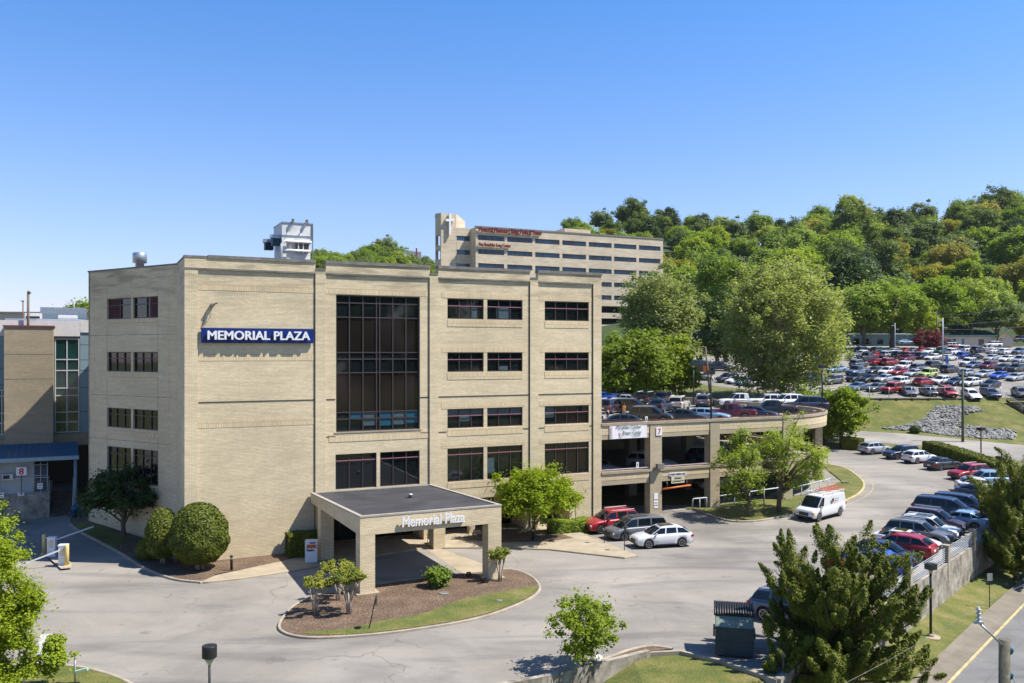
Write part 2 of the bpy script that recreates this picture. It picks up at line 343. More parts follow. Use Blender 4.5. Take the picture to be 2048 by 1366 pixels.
def text1(body, parent, loc, width, height, mat, extr=0.03, rot=(R(90), 0, 0), name='lettering', bold=0.0, shear=0.0, space=1.0, **k):
    cu = bpy.data.curves.new(name, 'FONT'); cu.body = body; cu.extrude = extr; cu.offset = bold; cu.shear = shear
    cu.align_x = 'LEFT'; cu.resolution_u = 3; cu.space_character = space
    ob = bpy.data.objects.new(name + '_curve', cu); COL.objects.link(ob)
    me = bpy.data.meshes.new_from_object(ob.evaluated_get(bpy.context.evaluated_depsgraph_get()))
    bpy.data.objects.remove(ob); bpy.data.curves.remove(cu)
    V = np.empty(len(me.vertices) * 3); me.vertices.foreach_get('co', V); V = V.reshape(-1, 3)
    mn, mx = V.min(0), V.max(0)
    V[:, 0] = (V[:, 0] - mn[0]) * width / (mx[0] - mn[0]); V[:, 1] = (V[:, 1] - mn[1]) * height / (mx[1] - mn[1])
    me.vertices.foreach_set('co', V.ravel()); me.update(); me.name = name
    me.materials.clear(); me.materials.append(mat)
    o = bpy.data.objects.new(name, me); link(o, parent); o.location = loc; o.rotation_euler = rot
    if k: tag(o, **k)
    return o
def text(body, parent, loc, width, height, mat, extr=0.03, rot=(R(90), 0, 0), name='lettering', bold=0.0, **k):
    o = text1(body, parent, loc, width, height, mat, extr, rot, name, 0.0, **k)
    if bold:                                     # heavier strokes: shifted copies, each a little deeper
        b = bold * 1.6; me = o.data; n = len(me.vertices); V = np.empty(n * 3); me.vertices.foreach_get('co', V); V = V.reshape(-1, 3)
        F_ = [tuple(p.vertices) for p in me.polygons]; VV = []; FF = []
        for i, (dx, dy) in enumerate(((0, 0), (b, 0), (-b, 0), (0, b * 0.6), (0, -b * 0.6), (b * .7, b * .4), (-b * .7, -b * .4), (b * .7, -b * .4), (-b * .7, b * .4))):
            VV.append(V + np.array([dx, dy, -0.0015 * i])); FF += [tuple(q + i * n for q in f) for f in F_]
        m2 = bpy.data.meshes.new(name); m2.from_pydata(np.concatenate(VV).tolist(), [], FF); m2.materials.append(mat); m2.update(); o.data = m2
    return o
# ---------------------------------------------------------------- terrain
PY = [(71, 0.0), (122, 1.8), (134, 3.3), (143, 7.6), (200, 13.3), (236, 16.6), (260, 17.2)]
RIDGE = [(-3000, 500), (300, 650), (560, 600), (640, 494), (700, 500), (740, 488), (780, 482), (870, 512), (960, 515), (1080, 474), (1150, 440), (1200, 426), (1300, 424), (1400, 428), (1480, 437),
         (1540, 446), (1570, 458), (1620, 436), (1700, 418), (1760, 420), (1830, 428), (1900, 424), (1960, 412), (2040, 404), (2300, 380), (5000, 400)]
def lerp(a, b, t): return a + (b - a) * t
def pw(tab, x):
    if x <= tab[0][0]: return tab[0][1]
    for (a, b), (c, d) in zip(tab, tab[1:]):
        if x <= c: return lerp(b, d, (x - a) / (c - a))
    return tab[-1][1]
def T(X, Y):
    z = pw(PY, Y)
    if X > 68 and 128 < Y < 143:
        k = min(1, (X - 68) / 6); z = lerp(z, lerp(2.55, 7.6, (Y - 128) / 15), k)
    if X < -18 and Y > 65: z += 0.085 * (min(Y, 80) - 65) * min(1, (-18 - X) / 8) * (1 if Y < 110 else max(0, 1 - (Y - 110) / 20))
    if Y > 260:
        px = CX + F * X / Y
        rz = 15 + (HY - pw(RIDGE, px)) / F * 470 - 13
        z += max(0, rz - 17.2) * (min(1, (Y - 260) / 210)) ** 0.92
        if Y > 470: z -= (Y - 470) * 0.15
    return z
def G(px, py, z=None, add=0.0, Tf=None):
    """ground point seen at a pixel of the photograph"""
    if z is not None:
        Y = (H - z) * F / (py - HY); return ((px - CX) / F * Y, Y, z)
    Tf = Tf or T
    Y = 20.0
    while Y < 480:
        X = (px - CX) / F * Y
        if H - (py - HY) / F * Y <= Tf(X, Y) + add: break
        Y += 0.25
    a, b = Y - 0.25, Y
    for _ in range(20):
        c = (a + b) / 2; X = (px - CX) / F * c
        if H - (py - HY) / F * c <= Tf(X, c) + add: b = c
        else: a = c
    return ((px - CX) / F * b, b, Tf((px - CX) / F * b, b))
# wall line beside the street (bottom right)
WS = Vector((0.651, 0.759)); WN = Vector((0.759, -0.651)); W0 = Vector((30.8, 62.3))
def smooth(t): t = max(0, min(1, t)); return t * t * (3 - 2 * t)
def T2(X, Y):
    p = Vector((X, Y)) - W0; d = p.dot(WN); s = p.dot(WS)
    base = lerp(-0.10, -2.3, smooth((s + 26) / 14))
    if X < 7: base = min(base, lerp(-0.10, -1.15, smooth((6.5 - X) / 3.5)))
    if d > 0: return lerp(base, -3.0, min(1, d / 2.6))
    return base
GX = [-1500, -800, -400, -250, -180, -140, -115] + [-90 + 3 * i for i in range(71)] + [125, 135, 150, 170, 200, 240, 300, 400, 600, 900, 1600]
GY = [-200, -80, -40, -20, 0, 10] + [20 + 3 * i for i in range(61)] + [206, 216, 226, 236, 248, 260] + [260 + 15 * i for i in range(1, 15)] + [500, 560, 650, 800, 1200, 2200]
def clip(poly, a, b):
    out = []; ex, ey = b[0] - a[0], b[1] - a[1]; n = len(poly)
    for i in range(n):
        p, q = poly[i], poly[(i + 1) % n]
        sp = ex * (p[1] - a[1]) - ey * (p[0] - a[0]); sq = ex * (q[1] - a[1]) - ey * (q[0] - a[0])
        if sp >= 0: out.append(p)
        if (sp > 0 and sq < 0) or (sp < 0 and sq > 0):
            t = sp / (sp - sq); out.append((p[0] + (q[0] - p[0]) * t, p[1] + (q[1] - p[1]) * t))
    return out
def area(poly): return 0.5 * sum(poly[i][0] * poly[(i + 1) % len(poly)][1] - poly[(i + 1) % len(poly)][0] * poly[i][1] for i in range(len(poly)))
def drape(name, poly, mat, off=0.0, Tf=T, **k):
    poly = [(p[0], p[1]) for p in poly]
    if area(poly) < 0: poly = poly[::-1]
    x0 = min(p[0] for p in poly); x1 = max(p[0] for p in poly); y0 = min(p[1] for p in poly); y1 = max(p[1] for p in poly)
    mb = MB()
    for i in range(len(GX) - 1):
        if GX[i + 1] <= x0 or GX[i] >= x1: continue
        for j in range(len(GY) - 1):
            if GY[j + 1] <= y0 or GY[j] >= y1: continue
            a, b, c, d = (GX[i], GY[j]), (GX[i + 1], GY[j]), (GX[i + 1], GY[j + 1]), (GX[i], GY[j + 1])
            cell = poly
            for e in ((a, b), (b, c), (c, d), (d, a)):
                cell = clip(cell, *e)
                if len(cell) < 3: break
            if len(cell) < 3: continue
            for tri in ((a, b, c), (a, c, d)):
                q = cell
                for e in ((tri[0], tri[1]), (tri[1], tri[2]), (tri[2], tri[0])):
                    q = clip(q, *e)
                    if len(q) < 3: break
                if len(q) < 3 or abs(area(q)) < 1e-5: continue
                za, zb, zc = (Tf(*t) for t in tri)
                D = (tri[1][1] - tri[2][1]) * (tri[0][0] - tri[2][0]) + (tri[2][0] - tri[1][0]) * (tri[0][1] - tri[2][1])
                pts = []
                for p in q:
                    l1 = ((tri[1][1] - tri[2][1]) * (p[0] - tri[2][0]) + (tri[2][0] - tri[1][0]) * (p[1] - tri[2][1])) / D
                    l2 = ((tri[2][1] - tri[0][1]) * (p[0] - tri[2][0]) + (tri[0][0] - tri[2][0]) * (p[1] - tri[2][1])) / D
                    pts.append((p[0], p[1], l1 * za + l2 * zb + (1 - l1 - l2) * zc + off))
                mb.poly(pts)
    return mb.build(name, mat, **k)
def densify(pl, step=1.5):
    out = []
    for a, b in zip(pl, pl[1:]):
        n = max(1, int(math.dist(a[:2], b[:2]) / step))
        for i in range(n): out.append((lerp(a[0], b[0], i / n), lerp(a[1], b[1], i / n)))
    out.append(tuple(pl[-1][:2])); return out
def smooth_line(pl, n=5, closed=False):
    """Catmull-Rom through the points"""
    P = [tuple(p[:2]) for p in pl]; out = []; N = len(P)
    rng = range(N) if closed else range(N - 1)
    for i in rng:
        if closed: a, b, c, d = P[(i - 1) % N], P[i], P[(i + 1) % N], P[(i + 2) % N]
        else: a, b, c, d = P[max(i - 1, 0)], P[i], P[i + 1], P[min(i + 2, N - 1)]
        for k in range(n):
            t = k / n
            out.append(tuple(0.5 * (2 * b[q] + (c[q] - a[q]) * t + (2 * a[q] - 5 * b[q] + 4 * c[q] - d[q]) * t * t + (3 * b[q] - a[q] - 3 * c[q] + d[q]) * t ** 3) for q in (0, 1)))
    if not closed: out.append(P[-1])
    return out
def kerb(name, pl, w=0.16, h=0.15, mat=None, closed=False, Tf=T, **k):
    mb = MB(); P = [Vector(p) for p in pl]; N = len(P); rows = []
    for i in range(N):
        a = P[(i - 1) % N] if (closed or i > 0) else P[i]; b = P[(i + 1) % N] if (closed or i < N - 1) else P[i]
        d = (b - a).normalized(); n = Vector((-d.y, d.x)); z = Tf(P[i].x, P[i].y)
        prof = [(-w / 2, -0.1), (-w / 2, h - 0.03), (-w / 2 + 0.03, h), (w / 2 - 0.03, h), (w / 2, h - 0.03), (w / 2, -0.1)]
        rows.append([(P[i].x + n.x * q[0], P[i].y + n.y * q[0], z + q[1]) for q in prof])
    for i in range(N if closed else N - 1):
        A, B = rows[i], rows[(i + 1) % N]
        for j in range(5): mb.poly([A[j], A[j + 1], B[j + 1], B[j]])
    return mb.build(name, mat or M['concrete'], **k)
# ================================================================ ground, pavements, roads
def GP(pts, z=None): return [G(x, y, z)[:2] for x, y in pts]
def WL(s, d=0): p = W0 + WS * s + WN * d; return (p.x, p.y)
BW = GP([(1080, 1366), (1185, 1338), (1297, 1307)], 0)          # little bed wall
BK = GP([(1297, 1307), (1360, 1304), (1440, 1322), (1500, 1343), (1555, 1362)], 0)
BOUND = [(-14, -200), (-12, 25)] + GP([(1000, 1392)], 0) + BW + BK[1:] + [WL(-24), WL(33)]
drape('ground', [(-1500, -200)] + BOUND + [(1600, WL(33)[1]), (1600, 260), (-1500, 260)], M['grass'], 0.0, kind='structure')
drape('hillside', [(-1500, 260), (1600, 260), (1600, 2200), (-1500, 2200)], M['forest'], 0.0, kind='structure')
drape('lawn', BOUND + [(1600, WL(33)[1]), (1600, -200)], M['grass'], 0.0, T2, kind='structure')
hedge_line = [(1600, 886), (1668, 893), (1730, 899), (1850, 903), (1940, 922), (1990, 938), (2110, 965)]
drape('parking_pavement', [(-140, 20), (-140, 66), (-62, 70), (-40, 74.5)] + GP([(155, 1030), (240, 1060)]) + [(-21, 64), (-10, 70), (6.5, 78.5), (25, 87), (33, 100), (22, 112), (24, 119)] + GP(hedge_line) + [(60, 100), WL(33, -0.2), WL(-24, -0.2)] + BK[::-1] + BW[::-1][1:] + [(-2.2, 38.5), (-12, 25)], M['asphalt'], 0.02, kind='structure')
drape('service_road', GP([(1560, 850), (1660, 858), (1800, 867), (2048, 891), (2250, 912), (2250, 955), (2048, 924), (1860, 893), (1700, 882), (1560, 877)]), M['road'], 0.03, kind='structure')
LOTP = [(98, 143), (54, 143), (46, 147), (36, 157), (28, 166), (22, 178), (24, 196), (40, 206), (60, 214), (100, 222), (150, 222), (150, 143)]
drape('car_park', LOTP, M['lot'], 0.03, kind='structure')
drape('upper_road', [(82, 224), (84, 236), (130, 240), (190, 240), (190, 226)], M['road'], 0.03, kind='structure')
drape('sidewalk', [WL(-45, 2.6), WL(40, 2.6), WL(40, 4.05), WL(-45, 4.05)], M['old_walk'], 0.12, T2, kind='structure')
drape('street', [WL(-60, 4.2), WL(60, 4.2), WL(60, 13), WL(-60, 13)], M['street'], 0.03, T2, kind='structure')
kerb('kerb_street', densify([WL(-45, 4.13), WL(40, 4.13)], 3), 0.16, 0.135, M['kerbyellow'], Tf=T2, kind='structure')
j = MB()
for i in range(48):
    a, b = WL(-42 + i * 1.6, 2.62), WL(-42 + i * 1.6, 4.03); j.bar((*a, T2(*a) + 0.122), (*b, T2(*b) + 0.122), 0.02, 0.006)
j.build('sidewalk_joint', M['coping'], kind='structure')
# islands and beds -------------------------------------------------
def bed(name, outline, mat, h=0.12, kw=0.16, kmat=None, Tf=T, closed=True):
    drape(name, outline, mat, h, Tf, kind='structure')
    kerb('kerb_' + name, outline + ([] if closed else []), kw, 0.15, kmat, closed=closed, Tf=Tf, kind='structure')
isl = smooth_line(GP([(560, 1262), (566, 1238), (592, 1212), (640, 1192), (700, 1185), (755, 1172), (850, 1159), (950, 1148), (1010, 1141), (1050, 1149), (1074, 1166), (1077, 1186), (1040, 1210), (950, 1241), (800, 1266), (680, 1277), (600, 1277)]), 4, True)
bed('island_mulch', isl, M['mulch'])
drape('island_grass', smooth_line(GP([(600, 1270), (690, 1262), (760, 1247), (850, 1230), (920, 1204), (1000, 1188), (1068, 1176), (1073, 1186), (1038, 1207), (948, 1238), (800, 1263), (680, 1274)]), 3, True), M['grass'], 0.135, kind='structure')
lb = GP([(140, 1050), (165, 1068), (240, 1108), (290, 1139), (345, 1160), (400, 1167), (425, 1166)])
plant = smooth_line(lb, 4) + GP([(430, 1152), (560, 1128), (582, 1118)]) + [(-13.6, 67.5), (-24, 62.5), (-27, 67.5), (-35.6, 73.8), (-38, 76)]
drape('planting_bed', plant, M['mulch'], 0.12, kind='structure')
kerb('kerb_planting_bed', smooth_line(lb, 4), 0.18, 0.16, M['concrete'], kind='structure')
drape('bed_grass', GP([(140, 1048), (165, 1066), (225, 1098), (262, 1086), (215, 1060), (178, 1046)]) , M['grass'], 0.135, kind='structure')
wk = GP([(400, 1168), (480, 1160), (580, 1145), (660, 1130), (760, 1112), (850, 1098), (1000, 1097), (1100, 1101), (1250, 1118), (1275, 1114), (1230, 1096), (1165, 1068), (1125, 1058)]) + [(8, 80.5), (-9, 71.5), (-15, 68.5)] + GP([(640, 1100), (572, 1124), (432, 1154)])
drape('walkway', wk, M['walk'], 0.13, kind='structure')
kerb('kerb_walkway', GP([(400, 1168), (480, 1160), (580, 1145), (660, 1130), (760, 1112), (850, 1098), (1000, 1097), (1100, 1101), (1250, 1118), (1275, 1114), (1230, 1096), (1165, 1068)]), 0.16, 0.135, M['walk'], kind='structure')
drape('drop_off_strip', GP([(846, 1096), (868, 1093), (1000, 1141), (962, 1148), (925, 1148)]), M['walk'], 0.03, kind='structure')
drape('bed_shade_mulch', GP([(900, 1082), (1010, 1088), (1095, 1086), (1148, 1079), (1100, 1064), (1010, 1062)]), M['mulch'], 0.16, kind='structure')
gb = GP([(1395, 1022), (1420, 1032), (1462, 1044), (1520, 1043), (1575, 1032)])
drape('tree_bed', smooth_line(gb, 3) + [(30.5, 88.5), (25, 86.5), (16, 82.0)], M['grass'], 0.12, kind='structure')
kerb('kerb_tree_bed', smooth_line(gb, 4), 0.2, 0.17, M['concrete'], kind='structure')
cb = GP([(1655, 930), (1690, 938), (1718, 956), (1728, 972), (1718, 988), (1690, 1003), (1650, 1018), (1590, 1031)])
drape('corner_grass', smooth_line(cb, 4) + [(28, 85), (36, 96), (37, 103), (38, 108)], M['grass'], 0.12, kind='structure')
kerb('kerb_corner_grass', smooth_line(cb, 4), 0.2, 0.16, M['kerbyellow'], kind='structure')
ys = MB(); yl = smooth_line([(p[0] + 0.9, p[1] - 0.2) for p in cb], 4)
for a, b in list(zip(yl, yl[1:])): ys.bar((*a, T(*a) + 0.03), (*b, T(*b) + 0.03), 0.06, 0.008)
ys.build('painted_kerb_line', M['kerbyellow'], kind='structure')
fl = smooth_line([G(-60, 1333, 0)[:2], G(60, 1334, 0)[:2], G(150, 1337, 0)[:2], G(215, 1352, 0)[:2], G(262, 1372, 0)[:2], G(300, 1400, 0)[:2], G(300, 1500, 0)[:2]], 4)
drape('corner_island_grass', fl + [(-22, 20), (-40, 20)], M['grass'], 0.12, kind='structure')
kerb('kerb_corner_island', fl, 0.2, 0.16, M['concrete'], kind='structure')
drape('tree_well_mulch', BW[::-1] + GP([(1140, 1346), (1190, 1331), (1222, 1317), (1262, 1303), (1302, 1296), (1345, 1301)], 0), M['mulch'], 0.1, kind='structure')
kerb('kerb_tree_well', smooth_line(GP([(1100, 1362), (1140, 1346), (1190, 1331), (1222, 1317), (1262, 1303), (1302, 1296), (1345, 1301)], 0), 4), 0.2, 0.15, M['concrete'], kind='structure')
pm = [G(46 + 34, 1270, 0), G(108, 1268, 0), G(98, 1331, 0), G(72, 1331, 0)]
mb = MB(); mb.poly([(p[0], p[1], 0.026) for p in pm]); mb.build('painted_stop_bar', plain('worn_white_road_paint', (0.42, 0.41, 0.39), 0.9, var=0.3, scale=6), kind='structure')
# low retaining walls ------------------------------------------------
def strip_wall(name, pl, z0f, z1f, th, mat, **k):
    mb = MB(); P = [Vector(p) for p in pl]; rows = []
    for i in range(len(P)):
        d = (P[min(i + 1, len(P) - 1)] - P[max(i - 1, 0)]).normalized(); n = Vector((-d.y, d.x)) * th / 2
        a = P[i] + n; b = P[i] - n; rows.append([(a.x, a.y, z0f(i)), (a.x, a.y, z1f(i)), (b.x, b.y, z1f(i)), (b.x, b.y, z0f(i))])
    for A, B in zip(rows, rows[1:]):
        for q in range(4): mb.poly([A[q], A[(q + 1) % 4], B[(q + 1) % 4], B[q]])
    mb.poly(rows[0][::-1]); mb.poly(rows[-1])
    return mb.build(name, mat, **k)
bw = densify([(-2.2, 38.0)] + BW, 0.8)
strip_wall('retaining_wall', bw, lambda i: -1.8, lambda i: 0.38 - 0.22 * i / len(bw), 0.28, M['wallconc'], label='short stained concrete wall holding the mulch bed of the small tree at the bottom edge', cat='retaining wall')
strip_wall('retaining_wall', densify(BK, 1), lambda i: -1.6, lambda i: 0.08, 0.2, M['concrete'], label='low broken concrete edge between the lawn and the dumpster', cat='retaining wall')
wl = [WL(s) for s in range(-24, 34)]
strip_wall('retaining_wall', [BK[-1]] + wl, lambda i: -3.4, lambda i: 0.12, 0.32, M['wallconc'], label='long streaked concrete retaining wall under the railing beside the street', cat='retaining wall')
rail = empty('railing', (*WL(0), 0.0), 0, 'white bar railing between concrete posts on top of the long retaining wall', 'railing')
def inrail(p, z): return (p[0] - W0.x, p[1] - W0.y, z)
ps = [-23.5, -16, -8.7, 0.0, 7.4, 14.9, 22.4, 30]
for s in ps:
    mb = MB(); d = WS; c = Vector(WL(s)) - W0; ang = math.atan2(d.y, d.x)
    Tm = Matrix.Translation((c.x, c.y, 0)) @ Matrix.Rotation(ang, 4, 'Z')
    mb.box(-0.23, 0.23, -0.2, 0.2, -1.2, 1.3, 0, Tm); mb.box(-0.26, 0.26, -0.23, 0.23, 1.3, 1.37, 0, Tm); mb.build('post', M['concrete'], rail)
for a, b in zip(ps, ps[1:]):
    for i in range(8):
        mb = MB(); z = 0.27 + i * 0.125; mb.tube([inrail(WL(a + 0.2), z), inrail(WL(b - 0.2), z)], 0.02, 5); mb.build('bar', M['steel_paint'], rail)
# ================================================================ frames
class Frame:
    def __init__(s, px, Y, rz=R(25.8)):
        s.a = (math.cos(rz), math.sin(rz)); s.b = (-s.a[1], s.a[0]); s.C = ((px - CX) / F * Y, Y); s.rz = rz
    def u(s, px):
        t = (px - CX) / F; return (t * s.C[1] - s.C[0]) / (s.a[0] - t * s.a[1])
    def z(s, px, py, v=0):
        Y = s.C[1] + s.u(px) * s.a[1] + v * s.b[1]; return H - (py - HY) / F * Y
    def loc(s, X, Y):
        x, y = X - s.C[0], Y - s.C[1]; return (x * s.a[0] + y * s.a[1], x * s.b[0] + y * s.b[1])
    def w(s, u, v=0): return (s.C[0] + u * s.a[0] + v * s.b[0], s.C[1] + u * s.a[1] + v * s.b[1])
def wall(mb, P, u0, u1, z0, z1, v, holes, dep=0.22, m=0):
    us = sorted({u0, u1} | {h[0] for h in holes if u0 < h[0] < u1} | {h[1] for h in holes if u0 < h[1] < u1})
    zs = sorted({z0, z1} | {h[2] for h in holes if z0 < h[2] < z1} | {h[3] for h in holes if z0 < h[3] < z1})
    for a, b in zip(us, us[1:]):
        for c, d in zip(zs, zs[1:]):
            x, y = (a + b) / 2, (c + d) / 2
            if any(h[0] < x < h[1] and h[2] < y < h[3] for h in holes): continue
            mb.poly([P(a, v, c), P(b, v, c), P(b, v, d), P(a, v, d)], m)
    for h in holes:
        a, b, c, d = max(h[0], u0), min(h[1], u1), max(h[2], z0), min(h[3], z1)
        if a >= b or c >= d: continue
        D = v + (h[4] if len(h) > 4 else dep)
        mb.poly([P(a, v, c), P(a, v, d), P(a, D, d), P(a, D, c)], m); mb.poly([P(b, v, c), P(b, D, c), P(b, D, d), P(b, v, d)], m)
        mb.poly([P(a, v, c), P(a, D, c), P(b, D, c), P(b, v, c)], m); mb.poly([P(a, v, d), P(b, v, d), P(b, D, d), P(a, D, d)], m)
def pbox(mb, P, u0, u1, v0, v1, z0, z1, m=0):
    c = [P(u0, v0, z0), P(u1, v0, z0), P(u1, v1, z0), P(u0, v1, z0), P(u0, v0, z1), P(u1, v0, z1), P(u1, v1, z1), P(u0, v1, z1)]
    for q in ((3, 2, 1, 0), (4, 5, 6, 7), (0, 1, 5, 4), (1, 2, 6, 5), (2, 3, 7, 6), (3, 0, 4, 7)): mb.poly([c[k] for k in q], m)
def window(parent, P, u0, u1, z0, z1, cols, v, bar=None, name='window', g=None, frame='frame', rows=(), louver=None, blinds=(), fw=0.07):
    mb = MB(); mb.poly([P(u0, v, z0), P(u1, v, z0), P(u1, v, z1), P(u0, v, z1)]); W = mb.build(name, g or M['glass'], parent)
    f = MB(); w = fw
    pbox(f, P, u0, u1, v - 0.07, v - 0.005, z0, z0 + w); pbox(f, P, u0, u1, v - 0.07, v - 0.005, z1 - w, z1)
    pbox(f, P, u0, u0 + w, v - 0.07, v - 0.005, z0 + w, z1 - w); pbox(f, P, u1 - w, u1, v - 0.07, v - 0.005, z0 + w, z1 - w)
    cu = cols if isinstance(cols, (list, tuple)) else [u0 + (u1 - u0) * i / cols for i in range(1, cols)]
    for c in cu: pbox(f, P, c - w / 2, c + w / 2, v - 0.08, v - 0.006, z0 + w, z1 - w)
    for r in rows: pbox(f, P, u0 + w, u1 - w, v - 0.075, v - 0.004, r - w / 2, r + w / 2)
    f.build('window_frame', M[frame], W)
    if bar is not None:
        zb = z1 - (z1 - z0) * bar; f = MB(); pbox(f, P, u0 + 0.03, u1 - 0.03, v - 0.12, v - 0.082, zb - 0.03, zb + 0.03); f.build('window_bar', M['pink'], W)
    for (a, b, c, d, mt) in blinds:
        f = MB(); f.poly([P(a, v - 0.004, c), P(b, v - 0.004, c), P(b, v - 0.004, d), P(a, v - 0.004, d)]); f.build('blind', M[mt], W)
    if louver:
        for (a, b) in louver:
            f = MB(); n = int((z1 - z0) / 0.11)
            for i in range(n):
                zz = z0 + (z1 - z0) * i / n; f.poly([P(a, v - 0.1, zz), P(b, v - 0.1, zz), P(b, v - 0.02, zz + 0.11), P(a, v - 0.02, zz + 0.11)])
            f.build('louver', M['louver'], W)
    return W
# ================================================================ office building
FB = Frame(369, 61.9)
OB = empty('office_building', (*FB.C, 0), FB.rz, 'four storey tan brick office building with the blue sign on its blank wall', 'building')
Pb = lambda u, v, z: (u, v, z)
rowsZ = [(17.72, 19.36), (13.43, 15.0), (8.87, 10.43)]
R4 = (4.56, 7.25)
holes = []; wins = []
for (z0, z1) in rowsZ:
    for (a, b, n) in ((19.91, 23.10, 3), (23.42, 26.66, 3), (28.76, 33.11, 4)): holes.append((a, b, z0, z1, 0.25)); wins.append((a, b, z0, z1, n, 0.36))
for (a, b, n) in ((10.80, 14.02, 3), (14.30, 17.55, 3), (19.91, 23.10, 3), (23.42, 26.66, 3), (28.76, 33.11, 4)): holes.append((a, b, *R4, 0.25)); wins.append((a, b, *R4, n, 0.19))
CWH = (10.84, 17.58, 8.9, 19.4, 0.3); holes.append(CWH)
holes += [(10.3, 17.9, 0.1, 3.1, 2.6), (19.5, 26.9, 0.1, 3.1, 2.6), (28.3, 31.2, 0.1, 2.6, 2.6)]
body = MB()
panels = [(0.9, 9.25), (10.05, 18.36), (19.1, 27.33), (28.1, 33.5)]; piers = [(0, 0.9), (9.25, 10.05), (18.36, 19.1), (27.33, 28.1), (33.5, 34.33)]
for a, b in panels:
    wall(body, Pb, a, b, 0, 20.92, 0.10, holes)
    body.box(a, b, 0.0, 0.5, 20.92, 21.72)
    body.poly([(a, 0.0, 20.92), (b, 0.0, 20.92), (b, 0.10, 20.92), (a, 0.10, 20.92)])
for i, (a, b) in enumerate(piers):
    top = 21.72 if i in (0, 4) else 21.22
    body.box(a, b, 0.0, 0.5, 0.0, top)
body.box(34.33 - 0.4, 34.33, 0.5, 28, 0, 21.6)
body.poly([(0, 0.5, 0), (0, 0.5, 21.72), (0, 5.75, 21.72), (0, 5.75, 0)])
# left wing
Pw0 = FB.loc(-25.578, 67.076); dw = Vector((-0.8386, 0.545)); iw = Vector((0.545, 0.8386))
dl = (dw.x * FB.a[0] + dw.y * FB.a[1], dw.x * FB.b[0] + dw.y * FB.b[1]); il = (iw.x * FB.a[0] + iw.y * FB.a[1], iw.x * FB.b[0] + iw.y * FB.b[1])
def Pw(u, v, z): return (Pw0[0] + dl[0] * u + il[0] * v, Pw0[1] + dl[1] * u + il[1] * v, z)
wz = [(17.72, 19.4), (13.46, 15.05), (8.92, 10.5), (4.6, 7.35)]
wh = [(a, b, c, d, 0.22) for (c, d) in wz for (a, b) in ((2.34, 5.57), (5.83, 9.07))]
wall(body, Pw, 0, 11.73, 0, 21.7, 0, wh)
pbox(body, Pw, 11.5, 11.73, 0, 16, 0, 21.7)
for u in (1.0, 10.95): pbox(body, Pw, u - 0.02, u + 0.02, -0.012, 0.0, 1, 21.0, 0)
body.build('brick_wall', M['brick'], OB)
class SD:
    def box(s, *a): mb = MB(); mb.box(*a); mb.build('soldier_course', M['soldier'], OB)
sd = SD()                                                   # soldier courses under and over the windows
for (z0, z1) in rowsZ + [R4]:
    for (a, b) in ((19.91, 26.66), (28.76, 33.11)):
        if z0 < 5 and b < 28: sd.box(a, b, 0.075, 0.1, z0 - 0.55, z0)
        else: sd.box(a, b, 0.075, 0.1, z0 - 0.62, z0 - 0.05)
        sd.box(a - 0.5, b + 0.25, 0.085, 0.1, z1 + 0.03, z1 + 0.45)
sd.box(10.3, 18.36, 0.075, 0.1, 8.2, 8.78); sd.box(10.05, 18.3, 0.085, 0.1, 19.45, 19.95); sd.box(0.95, 9.2, 0.085, 0.1, 19.45, 19.95); sd.box(0.95, 9.2, 0.085, 0.1, 9.6, 10.1); sd.box(0.95, 9.2, 0.085, 0.1, 14.4, 14.9)
for (c, d) in wz:
    mb = MB(); pbox(mb, Pw, 2.34, 9.07, -0.02, 0.0, c - 0.6, c - 0.03); mb.build('soldier_course', M['soldier'], OB)
jt = MB()
for a, b in panels:
    jt.box(b - 0.05, b - 0.001, 0.05, 0.099, 0.3, 20.9)
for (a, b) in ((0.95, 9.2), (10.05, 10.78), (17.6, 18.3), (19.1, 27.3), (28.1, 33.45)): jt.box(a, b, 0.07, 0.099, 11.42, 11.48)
for (a, b) in ((10.05, 10.78), (17.6, 18.3), (19.1, 19.85), (26.7, 27.3), (28.1, 28.7), (33.15, 33.45)): jt.box(a, b, 0.07, 0.099, 8.6, 8.65)
for z in (16.4, 11.5, 7.9): pbox(jt, Pw, 0.5, 11.5, -0.004, 0.0, z, z + 0.025)
for u in (1.0, 10.95, 2.34, 9.07): pbox(jt, Pw, u, u + 0.025, -0.003, 0.0, 1, 20)
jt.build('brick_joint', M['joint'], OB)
cp = MB()
for i, (a, b) in enumerate(panels):
    x0 = 1.6 if i == 0 else a; x1 = 34.33 if i == 3 else b
    cp.box(x0 - 0.02, x1 + 0.02, -0.07, 0.58, 21.72, 21.95)
cp.box(-0.05, 1.58, -0.03, 0.55, 21.72, 21.88)
for i in (1, 2, 3): cp.box(piers[i][0] + 0.02, piers[i][1] - 0.02, -0.05, 0.55, 21.22, 21.32)
cp.box(-0.04, 0.5, 0.56, 5.8, 21.72, 21.84); pbox(cp, Pw, -0.1, 11.8, -0.05, 0.5, 21.7, 21.82)
cp.box(33.88, 34.36, 0.6, 28, 21.6, 21.8)
cp.build('coping', M['coping'], OB)
fs = MB()
for a, b in panels + [(0, 0.9)]: fs.box(a, b, -0.028, 0.0, 20.90, 21.02)
fs.build('parapet_band', M['coping'], OB)
q = [Pw(0, 0.3, 0), Pw(11.5, 0.3, 0), Pw(11.5, 16, 0)]
rf = MB(); rf.poly([(0.4, 0.5, 20.8), (34, 0.5, 20.8), (34, 28, 20.8), (0.4, 28, 20.8)]); rf.poly([(x, y, 20.9) for x, y, _ in q] + [(0.3, 24, 20.9)])
rf.build('roof', M['roofing'], OB)
